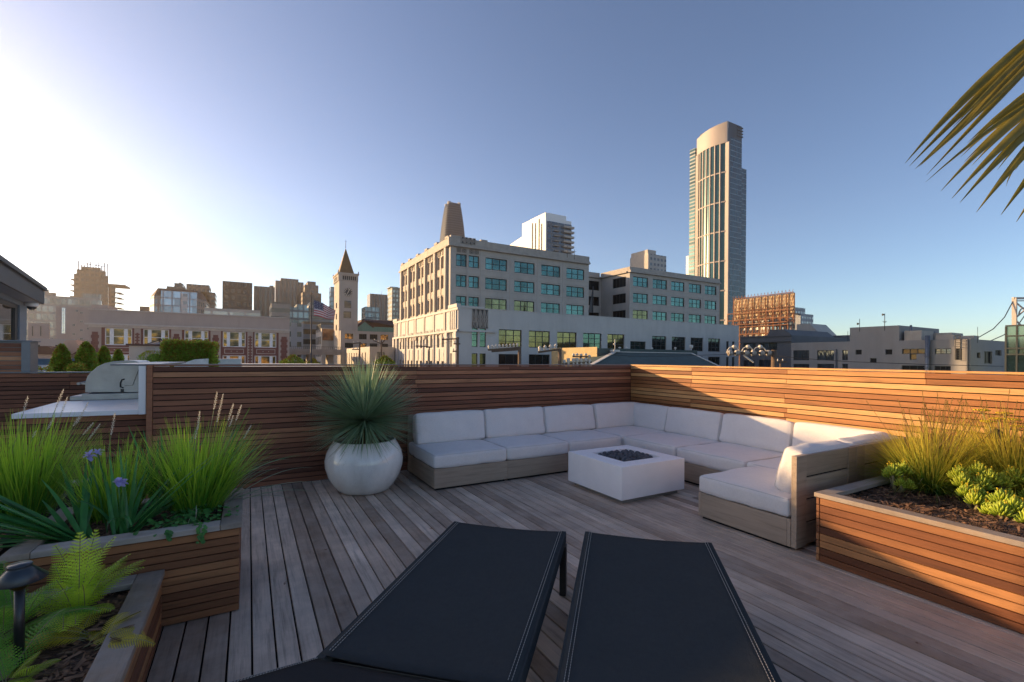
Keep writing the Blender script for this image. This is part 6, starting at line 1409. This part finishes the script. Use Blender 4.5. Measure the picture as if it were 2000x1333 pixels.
# ---- grey buildings on the right
bm_('grey_paint', (.28, .26, .245), rough=.85, var=.05, scale=.4, dirt=.25); bm_('dark_grey_paint', (.12, .12, .125), rough=.85, var=.08, scale=.5)
XR = 70.; PR = ('y', XR); b = thing('grey_building', 'long pale grey building with scattered dark windows along the right skyline', 'building', (85, 33, GR))
yA, yBx, yC, yD = sof(PR, 1545), sof(PR, 1659.5), sof(PR, 1755.5), sof(PR, 1895.5)
zA, zB, zC = onp(PR, 1600, 669)[1], onp(PR, 1700, 638.5)[1], onp(PR, 1830, 664)[1]
PRf = ('x', yD)
wl = [((1549.6, 684.8, 1580.5, 704), 4, 2, 'grey'), ((1596, 684.8, 1629, 704), 4, 1, 'grey'), ((1645, 684.4, 1656, 704), 2, 1, 'grey'), ((1549.6, 711, 1580.5, 726), 4, 1, 'grey'), ((1596, 711, 1629, 726), 4, 1, 'grey'), ((1645, 711, 1656, 726), 2, 1, 'grey'),
      ((1671, 683.6, 1683, 693), 1, 1, 'blk'), ((1729.5, 683, 1742.6, 693), 1, 1, 'blk'), ((1699.4, 700, 1712, 709), 1, 1, 'blk'), ((1762, 682, 1806.5, 691.7), 3, 1, 'bronze'), ((1777, 691.8, 1790, 703), 1, 1, 'bronze'), ((1826, 681.5, 1858, 691.7), 3, 2, 'grey'), ((1867, 681.5, 1879, 703.5), 2, 5, 'blk'), ((1761, 714, 1806, 730), 3, 2, 'blk'), ((1825, 715, 1857, 730), 3, 2, 'blk')]
oo = [rect(PR, *w[0]) for w in wl]
mb = MB(); wall(mb, PR, yBx, yA, GR, zA, oo, .3); wall(mb, PR, yC, yBx, GR, zB, oo, .3); wall(mb, PR, yD, yC, GR, zC, oo, .3)
w2 = [(1908, 689, 1915, 700), (1922, 686.5, 1938, 711), (1944, 684, 1956, 695)]; o2 = [rect(PRf, *w) for w in w2]; xE = sof(PRf, 1962)
wall(mb, PRf, XR, xE+12, GR, zC, o2, .3)
mb.poly([(XR, yD, zC-.3), (XR+26, yD, zC-.3), (XR+26, yC, zC-.3), (XR, yC, zC-.3)]); mb.poly([(XR, yC, zB-.2), (XR+12, yC, zB-.2), (XR+12, yBx, zB-.2), (XR, yBx, zB-.2)]); mb.poly([(XR, yBx, zA-.2), (XR+24, yBx, zA-.2), (XR+24, yA, zA-.2), (XR, yA, zA-.2)])
mb.poly([(XR, yC, zC-.3), (XR+12, yC, zC-.3), (XR+12, yC, zB), (XR, yC, zB)]); mb.poly([(XR, yBx, GR), (XR+12, yBx, GR), (XR+12, yBx, zB), (XR, yBx, zB)]); mb.poly([(XR, yA, GR), (XR+24, yA, GR), (XR+24, yA, zA), (XR, yA, zA)]); mb.poly([(XR+12, yC, GR), (XR+12, yBx, GR), (XR+12, yBx, zB), (XR+12, yC, zB)])
mb.build('wall', BM['grey_paint'], b)
for w, o in zip(wl, oo): window(b, PR, o, w[1], w[2], .15, .06, BM['window_frame_dark'], GL[w[3]])
for o in o2: window(b, PRf, o, 2, 1, .15, .07, BM['window_frame_dark'], GL['blk'])
mb = MB(); yy = sof(PR, 1814); mb.tube([PT(PR, yy, -6, -.35), PT(PR, yy, onp(PR, 1814, 656)[1], -.35)], .24, 12)
for z in (0.9, 2.2): mb.lathe([(.25, 0), (.33, .02), (.33, .08), (.25, .1)], PT(PR, yy, z, -.35), 12)
mb.build('flue_pipe', M['metal_trim'], b)
mb = MB(); y0_, y1_ = sof(PR, 1868), sof(PR, 1878); zt_, zb_ = onp(PR, 1873, 655)[1], onp(PR, 1873, 703)[1]
for y in (y0_, y1_): mb.bar(PT(PR, y, zb_, -.35), PT(PR, y, zt_, -.35), .06)
for k in range(14): z = zb_+(zt_-zb_)*k/13; mb.bar(PT(PR, y0_, z, -.35), PT(PR, y1_, z, -.35), .04)
for k in range(4):
    z = zt_-.1-k*.4
    for i in range(6): a0 = math.pi*i/6; a1 = math.pi*(i+1)/6; m_ = (y0_+y1_)/2; r_ = abs(y1_-y0_)/2; mb.bar(PT(PR, m_+r_*math.cos(a0), z, -.35-.6*math.sin(a0)), PT(PR, m_+r_*math.cos(a1), z, -.35-.6*math.sin(a1)), .04)
mb.build('ladder', M['dsteel'], b)
for px in (1890, 1634):
    mb = MB(); y = sof(PR, px); mb.tube([PT(PR, y, -8, -.12), PT(PR, y, zC if px > 1800 else zA-1, -.12)], .09, 8); mb.build('downpipe', BM['dark_grey_paint'], b)
mb = MB(); mb.box(XR+.6, XR+4, yC-2.0, yC-.3, zC-.3, zC+1.2); mb.box(XR+4.5, XR+8, yC-3.6, yC-1, zC-.3, zC+1.); mb.box(XR+1, XR+2.4, yC-4.8, yC-3.2, zC-.3, zC+.55); mb.box(XR+3, XR+4.5, yC-6, yC-4.6, zC-.3, zC+.5); mb.build('roof_equipment', BM['stucco_trim'], b)
mb = MB(); mb.tube([(XR+.8, yC-.9, zC-.3), (XR+.8, yC-.9, zB+.0)], .13, 8); mb.build('vent_pipe', M['metal_trim'], b)
# darker building with a low gable at the end of the row
o = thing('grey_building', 'darker grey building with arched dark openings left of the long pale grey one', 'building', (85, 56, GR)); XD = 76.; PG = ('y', XD)
y0_, y1_ = sof(PG, 1546), sof(PG, 1446); zt = onp(PG, 1500, 657)[1]
oa = [rect(PG, 1452, 671, 1476, 690), rect(PG, 1484, 670.5, 1518, 690), rect(PG, 1452, 704, 1474, 725), rect(PG, 1482, 703, 1514, 725)]
mb = MB(); wall(mb, PG, y0_, y1_, GR, zt, oa, .3); mb.poly([(XD, y0_, zt), (XD+20, y0_, zt), (XD+20, y1_, zt), (XD, y1_, zt)]); mb.poly([(XD, y0_, GR), (XD+20, y0_, GR), (XD+20, y0_, zt), (XD, y0_, zt)])
mb.ext([(XD+4, sof(PG, 1522), zt), (XD+4, sof(PG, 1470), zt), (XD+4, sof(PG, 1476), zt+1.3), (XD+4, sof(PG, 1504), zt+1.3)], (14, 0, 0)); mb.build('wall', BM['dark_grey_paint'], o)
mb = MB(); pbox(mb, PG, y0_, y1_, zt-1., zt-.75, -.3, -.002); pbox(mb, PG, y0_, y1_, zt-.12, zt+.1, -.2, -.002); mb.build('cornice', BM['dark_grey_paint'], o)
for q in oa: window(o, PG, q, 4, 1, .15, .07, BM['window_frame_dark'], GL['grey'])
o = thing('grey_building', 'low flat dark roofed building between the billboard and the tall grey wall', 'building', (100, 55, GR)); XD = 95.; PG = ('y', XD); y0_, y1_ = sof(PG, 1668), sof(PG, 1530)
mb = MB(); zt = onp(PG, 1600, 657)[1]; mb.box(XD, XD+14, y0_, y1_, GR, zt); mb.build('wall', BM['dark_grey_paint'], o)
mb = MB(); s0, s1 = sof(PG, 1600), sof(PG, 1550); mb.ext([(XD+1, s1, zt+.01), (XD+1, s1, zt+2.6), (XD+1, s1-2.5, zt+2.6), (XD+1, s0, zt+.01)], (6, 0, 0)); mb.build('stair_hut', BM['cream_stucco'], o)
# glass box at the edge
o = thing('glass_building', 'pale green glass corner of a building at the right photo edge', 'building', (62, 15, GR)); XG = 60.; PG = ('y', XG); y1_, y0_ = sof(PG, 1963), sof(PG, 2040); zt = onp(PG, 1963, 637)[1]
M['ggl'] = glass('pale_green_glass', (.14, .21, .18), .08, .75, .2, .4)
mb = MB(); mb.box(XG+.1, XG+12, y0_, y1_-.1, GR, zt-.05); mb.build('glazing', M['ggl'], o)
mb = MB(); zl_ = onp(PG, 1963, 695)[1]; mb.box(XG+.04, XG+.098, y0_, y1_-.2, zl_-2.2, zl_); mb.build('dark_pane', GL['dteal'], o)
mb = MB()
for z in (zt, onp(PG, 1963, 657)[1], onp(PG, 1963, 681)[1], zl_+.1): pbox(mb, PG, y0_, y1_, z-.06, z+.06, -.02, .12)
for px in (1964, 1985.5, 2010): s = sof(PG, px); pbox(mb, PG, s-.06, s+.06, GR, zt-.07, .0, .13)
mb.build('mullions', BM['window_frame_dark'], o)
mb = MB(); mb.box(XG+3, XG+9, y0_, sof(PG, 1990), zt, zt+1.1); mb.build('penthouse', BM['dark_grey_paint'], o)
# ---- bridge
o = thing('suspension_bridge', 'top of a suspension bridge tower with cables at the far right', 'bridge', W(1990, 705, 600)); bm_('bridge_paint', (.42, .36, .31), rough=.7)
L_ = lambda px, py, d=0.: W(px, py, 600+d)
mb = MB(); mb.bar(L_(1981.5, 720), L_(1981.5, 582), 4.2, 4.2); mb.bar(L_(2022, 720), L_(2022, 582), 4.2, 4.2); mb.bar(L_(1978, 583), L_(2025, 583), 2.6, 2.6); mb.bar(L_(1981, 588), L_(2022, 588), 1.2, 1.2)
for a_, b_ in (((1983, 590), (2020, 622)), ((2020, 590), (1983, 622)), ((1983, 625), (2020, 660)), ((2020, 625), (1983, 660))): mb.bar(L_(*a_), L_(*b_), 1.3, 1.3)
pts = [L_(2000-12*math.cos(k*math.pi/8)+2, 615-14*math.sin(k*math.pi/8)) for k in range(9)]
mb.tube(pts, .8, 6); mb.build('tower', BM['bridge_paint'], o)
for q in (((1979, 588), (1962, 620), (1940, 643), (1905, 663), (1860, 682)), ((2020, 590), (1985, 640), (1960, 655), (1935, 666), (1900, 683))):
    mb = MB(); mb.tube([L_(*p) for p in q], .55, 6); mb.build('cable', M['dsteel'], o)
# ---- green roofed building just beyond the fence
bm_('yellow_brick', (.44, .33, .17), rough=.9, var=.12, scale=1.); bm_('green_roofing', (.055, .085, .08), rough=.8, var=.15, scale=1.); bm_('white_flashing', (.62, .58, .52), rough=.7)
o = thing('green_roof_building', 'low building with yellow brick flank and dark green hipped roof, just past the fence corner', 'building', (30, 52, GR)); PY = ('x', 46.)
xc_ = sof(PY, 1166); xe_ = sof(PY, 1362); ztg = onp(PY, 1166, 678)[1]; ye_ = gx(1077, 684, xc_).y
mb = MB(); mb.poly([(xc_, 46, GR), (xc_, ye_, GR), (xc_, ye_, ztg), (xc_, 46, ztg)]); mb.build('brick_flank', BM['yellow_brick'], o)
mb = MB(); wo = [sc(PY, (1232+i*50, 1256+i*50))+(-2., onp(PY, 1232, 699)[1]) for i in range(3)]; wall(mb, PY, xc_, xe_, GR, ztg-.15, wo, .3); mb.poly([(xe_, 46, GR), (xe_, ye_, GR), (xe_, ye_, ztg-.15), (xe_, 46, ztg-.15)]); mb.poly([(xc_, 46, ztg-.3), (xe_, 46, ztg-.3), (xe_, ye_, ztg-.3), (xc_, ye_, ztg-.3)]); mb.build('wall', BM['green_roofing'], o)
for w in wo: window(o, PY, w, 2, 2, .15, .08, BM['white_flashing'], GL['grey'])
PY2 = 43.; P2 = lambda px, py: tuple(gy(px, py, PY2))
mb = MB(); r0, r1 = gy(1200, 688.5, 45.5), gy(1350, 691, 45.5); e0, e1 = gy(1150, 716, 41.5), gy(1406, 717, 41.5); f0 = Vector((e0.x, 49.5, e0.z)); f1 = Vector((e1.x, 49.5, e1.z))
mb.poly([e0, e1, r1, r0]); mb.poly([e0, r0, f0]); mb.poly([e1, f1, r1]); mb.poly([f0, r0, r1, f1]); mb.build('hip_roof', BM['green_roofing'], o)
mb = MB(); up = Vector((0, -.05, .06)); mb.bar(e0+up, r0+up, .5, .1); mb.bar(e1+up, r1+up, .35, .1); mb.bar(r0+up, r1+up, .2, .1); mb.build('flashing', BM['white_flashing'], o)
mb = MB(); q = gy(1201, 686, 45.4); mb.box(q.x-.5, q.x+.5, 45, 45.8, q.z-.1, q.z+.15); mb.tube([(q.x, 45.4, q.z), (q.x, 45.4, q.z+1.5)], .05, 6); mb.lathe([(0, -.14), (.14, 0), (0, .14)], (q.x-.12, 45.4, q.z+.9), 8); mb.build('weather_vane', BM['white_flashing'], o)
for i, (px, py) in enumerate(((1210.5, 678), (1224, 677.5), (1273, 679), (1319, 678.5))):
    q = gy(px, py+2.5, 50); m = MB(); m.tube([(q.x, 50, q.z-.6), (q.x, 50, q.z)], .07, 8); m.lathe([(.2, 0), (.2, .1), (0, .22)], (q.x, 50, q.z), 10); m.build('roof_vent', BM['white_flashing'], o)
q = gy(1350, 688, 50); mb = MB(); mb.tube([(q.x, 50, q.z-1), (q.x, 50, q.z+.6)], .12, 10); mb.lathe([(.25, .6), (.3, .75), (.3, 1.1), (0, 1.15)], (q.x, 50, q.z), 10); mb.build('chimney', BM['white_flashing'], o)
# ---- utility poles and wires
bm_('pole_wood', (.13, .085, .055), rough=.9, var=.2, scale=3.); bm_('insulator', (.62, .55, .46), rough=.5)
def pole(label, px, py, Z, arms, w=.16, extra=0):
    p = W(px, py, Z); o = thing('utility_pole', label, 'utility pole', (p.x, p.y, GR), 'utility poles beyond the fence'); mb = MB(); mb.tube([(p.x, p.y, GR), p], [w*1.3, w], 10); mb.build('pole', BM['pole_wood'], o)
    for (ax, ay, bx_, by, n, sz) in arms:
        a, b_ = W(ax, ay, Z), W(bx_, by, Z); mb = MB(); mb.bar(a, b_, .16, .16); mb.build('crossarm', BM['pole_wood'], o)
        mb = MB()
        for k in range(n):
            q = a.lerp(b_, (k+.3)/n); mb.lathe([(.03, 0), (.09*sz, .06*sz), (.05*sz, .12*sz), (.1*sz, .18*sz), (.05*sz, .25*sz), (.0, .3*sz)], q+Vector((0, 0, .08)), 8)
        if n: mb.build('insulators', BM['insulator'], o)
    return o
pole('wooden utility pole before the office block, long insulator arm pointing left', 1015, 679, 42, [(953, 684, 1015, 680, 9, 1.3), (960, 687, 1015, 683, 0, 1)])
pole('short wooden pole with a single arm of four pins beside the yellow brick flank', 1093.5, 681, 40, [(1051, 688.5, 1093, 683, 4, 1.6)])
pole('dark pole with a crossarm in front of the lit flank corner of the office block', 894, 659, 60, [(863, 663.5, 897, 662, 4, 1.), (886, 672, 899, 672, 2, 1.2), (884, 687, 896, 686, 2, 1.2)])
pole('thin dark pole before the lit flank of the office block', 838.5, 677, 66, [(812, 676, 840, 678, 2, 1)], .1)
pole('thin pole with two crossarms before the clock tower foot', 702.5, 669, 75, [(688, 671.5, 705, 670, 2, 1), (688, 683, 704, 683, 2, 1)], .12)
pole('thin pole with forked arms right of the clock tower foot', 745, 663, 80, [(729, 665, 745, 672, 2, 1), (745, 672, 752, 664, 1, 1)], .12)
o = pole('stout pole with porcelain insulators and curved jumper wires, right of the fence corner', 1512, 684, 30, [(1422, 691, 1512, 689, 0, 1)], .17)
mb = MB(); Z = 30
for px in (1426, 1440, 1458, 1472, 1488, 1502):
    q = W(px, 690, Z); d = (W(px+5, 690, Z)-q).normalized()
    mb.tube([q-d*.12, q-d*.1, q-d*.02, q, q+d*.1, q+d*.12], [.05, .2, .08, .2, .08, .16], 10)
for px in (1434, 1461, 1485): mb.lathe([(0, -.13), (.12, -.06), (.15, .02), (.1, .1), (0, .14)], W(px, 678, Z), 10)
mb.build('insulators', BM['insulator'], o)
mb = MB()
for a_, b_ in ((1419, 1434), (1434, 1447), (1448, 1461), (1461, 1474), (1470, 1485), (1485, 1499)):
    mb.tube([W(a_+(b_-a_)*k/6, (690, 684, 680.5, 679, 679, 679, 679)[k] if b_ in (1434, 1461, 1485) else (679, 679, 679, 680.5, 683, 686, 690)[k], Z) for k in range(7)], .035, 6)
mb.bar(W(1452, 694, Z), W(1472, 708, Z), .08); mb.build('jumper_wires', BM['insulator'], o)
pole('small dark pole with a crossarm before the dark arched building', 1524.5, 704, 45, [(1516, 707.5, 1536, 707.5, 2, .8)], .09)
o = thing('insulator_rack', 'cluster of pale switch gear and insulators before the yellow brick flank', 'electrical gear', (W(1130, 710, 40).x, W(1130, 710, 40).y, GR))
for px in (1102, 1110, 1120, 1127, 1135, 1144, 1151):
    mb = MB(); q = W(px, 706+U(-2, 2), 40); mb.box(q.x-.11, q.x+.11, q.y-.1, q.y+.1, q.z-.1, q.z+.22); mb.box(q.x-.1, q.x+.1, q.y-.1, q.y+.1, q.z-.5, q.z-.16)
    if px > 1115: mb.tube([q+Vector((0, 0, .4)), q+Vector((0, 0, .52)), q+Vector((.03, 0, .6))], [.1, .14, .06], 8)
    mb.build('switch', BM['insulator'], o)
mb = MB(); mb.bar(W(1098, 711, 40), W(1156, 708, 40), .14); mb.bar(W(1118, 697, 40), W(1154, 697, 40), .12)
for px in (1134, 1145): mb.bar(W(px, 716, 40), W(px, 696, 40), .14)
mb.bar(W(1134, 712, 40), Vector(W(1134, 712, 40))*1+Vector((0, 0, -14)), .2); mb.build('frame', BM['pole_wood'], o)
for lab, pts in (('thin overhead wire sagging across the grey building at right', [W(1460, 690, 34), W(1560, 700, 32), W(1660, 707, 30), W(1800, 712, 28), W(1960, 716, 27)]), ('thin overhead wire in front of the green hipped roof', [W(1165, 691, 38), W(1230, 696, 38), W(1300, 696.5, 38), W(1440, 692, 36)]), ('thin overhead wire before the lit flank of the office block', [W(700, 671, 74), W(770, 676, 70), W(838, 678, 66), W(894, 664, 60)])):
    mb = MB(); mb.tube(pts, .018, 5); tag(mb.build('overhead_wire', M['dsteel']), lab, 'wire')
# ---- masts and roof bits
def mast(lab, px, y0, y1, Z, r=.04, horn=0, arms=()):
    a, b_ = W(px, y0, Z), W(px, y1, Z); mb = MB(); mb.tube([(a.x, a.y, b_.z-.5), (a.x, a.y, a.z)], r, 6)
    for dy, w in arms: z = W(px, dy, Z).z; mb.bar((a.x-w*RT[0], a.y-w*RT[1], z), (a.x+w*RT[0], a.y+w*RT[1], z), r*1.3)
    if horn: z = W(px, horn, Z).z; mb.tube([Vector((a.x, a.y, z)), Vector((a.x, a.y, z))-Vector((RT[0], RT[1], 0))*.25*1], [.03, .14], 8)
    tag(mb.build('roof_mast', M['dsteel']), lab, 'antenna', 'roof masts on the right skyline')
for a_ in (('short mast with a siren horn at the left end of the tall grey wall', 1679, 623, 640, 56, .03, 633), ('taller mast with a horn and two short arms on the tall grey wall', 1728, 613, 638, 54, .035, 615, ((628, .25), (630, .15))), ('thin tall mast on the low grey roof, nearest the bridge cable', 1909.5, 639, 662, 52, .02), ('thin mast beside the grey roof equipment', 1825.5, 648, 662, 60, .02), ('short mast with a small disc on the low grey roof', 1846, 655, 664, 56, .025, 0, ((657, .12),)), ('antenna mast on the right wing parapet of the office block', 1108, 481, 498, 82, .05), ('antenna mast with a crossbar near the recess of the office block', 1122, 488, 502, 84, .04, 0, ((492, .35),)), ('thin mast before the grey wall, left of the siren mast', 1656, 647, 660, 60, .025)): mast(*a_)
p = W(1158, 600, 76); mb = MB(); mb.tube([(p.x, p.y, 9.2), (p.x, p.y, 13.6)], .07, 6); mb.ext([(p.x-.9, p.y, 9.3), (p.x-.1, p.y, 9.3), (p.x-.1, p.y, 13.)], (0, .06, 0)); tag(mb.build('patio_umbrella', M['hdark']), 'closed dark umbrella standing in the recess of the office block', 'umbrella')
# ---- neighbouring roof at the left with clipped trees
o = thing('roof_terrace', 'pale neighbouring roof terrace below the clipped trees at left', 'roof', (-6, 26, GR)); zr = 1.18
mb = MB(); mb.box(-30, 5.2, 16.5, 44, GR, zr-.25); mb.build('wall', BM['grey_paint'], o); mb = MB(); mb.box(-30.1, 5.3, 16.4, 44.1, zr-.249, zr-.12); mb.build('roof_sheet', BM['white_flashing'], o)
pl = ('x', 36.); q = rect(pl, 62, 704, 150, 722); mb = MB(); mb.box(q[0], q[1], 36, 36.3, 0, q[3]); mb.box(q[0]-.1, q[1]+.1, 35.9, 36.4, q[3], q[3]+.1); mb.build('parapet', pm('blue_grey_parapet', (.20, .25, .31), .7), o)
for (xa, xb, yt, Y) in ((290, 470, 703, 24.), (340, 400, 706, 20.)):
    a_, c_ = gy(xa, 714, Y), gy(xb, 701, Y); mb = MB(); mb.ext([(a_.x, Y, zr-.1), (c_.x, Y, zr-.1), (c_.x, Y, c_.z), (a_.x*.35+c_.x*.65, Y, c_.z-.03), (a_.x*.7+c_.x*.3, Y, a_.z+.08), (a_.x, Y, a_.z)], (0, 4, 0)); mb.build('curved_roof', BM['white_flashing'], o)
q = rect(('x', 40.), 252, 672, 318, 712); o = thing('stair_hut', 'small cream rooftop hut left of the square hedge', 'hut', ((q[0]+q[1])/2, 41.5, zr)); mb = MB(); mb.box(q[0], q[1], 40, 43, zr-.12, q[3]-.12); mb.build('wall', BM['cream_stucco'], o); mb = MB(); mb.box(q[0]-.15, q[1]+.15, 39.85, 43.1, q[3]-.119, q[3]); mb.build('roof', BM['brown_roof'], o)
q2 = rect(('x', 39.9), 282, 680, 302, 695); mb = MB(); pbox(mb, ('x', 39.9), *q2, .02, .098); mb.build('door_panel', BM['stucco_trim'], o)
o = thing('skylight', 'dark framed pyramid skylight on the roof hut, in front of the brick building', 'skylight', W(300, 676, 44)); a_, b_, c_ = W(276, 675, 44), W(321, 675, 44), W(297, 663.5, 44)
mb = MB(); dd = Vector((FW[0], FW[1], 0))*2; k4 = [a_, b_, b_+dd, a_+dd]; apx = c_+dd*.5
for i in range(4): mb.poly([k4[i], k4[(i+1) % 4], apx])
mb.build('glazing', GL['amber'], o)
mb = MB()
for v in k4: mb.bar(v, apx, .07)
for i in range(4): mb.bar(k4[i]-Vector((0, 0, .1)), k4[(i+1) % 4]-Vector((0, 0, .1)), .1, .24)
mb.bar(apx, apx+Vector((0, 0, .12)), .3, .3); mb.build('frame', M['dsteel'], o)
# ---- air
hz = NT('haze_air'); vp = hz.N('VolumePrincipled'); vp.inputs['Density'].default_value = HZD; vp.inputs['Anisotropy'].default_value = HZA; vp.inputs['Color'].default_value = (1., .93, .88, 1)
hz.L(vp.outputs[0], hz.out.inputs['Volume'])
for l in list(hz.out.inputs['Surface'].links): hz.l.remove(l)
mb = MB(); mb.box(-750, 750, -750, 750, GR-2.2, 226.); struct(mb.build('haze', hz.mat, org=(0, 0, 0)), 'stuff')
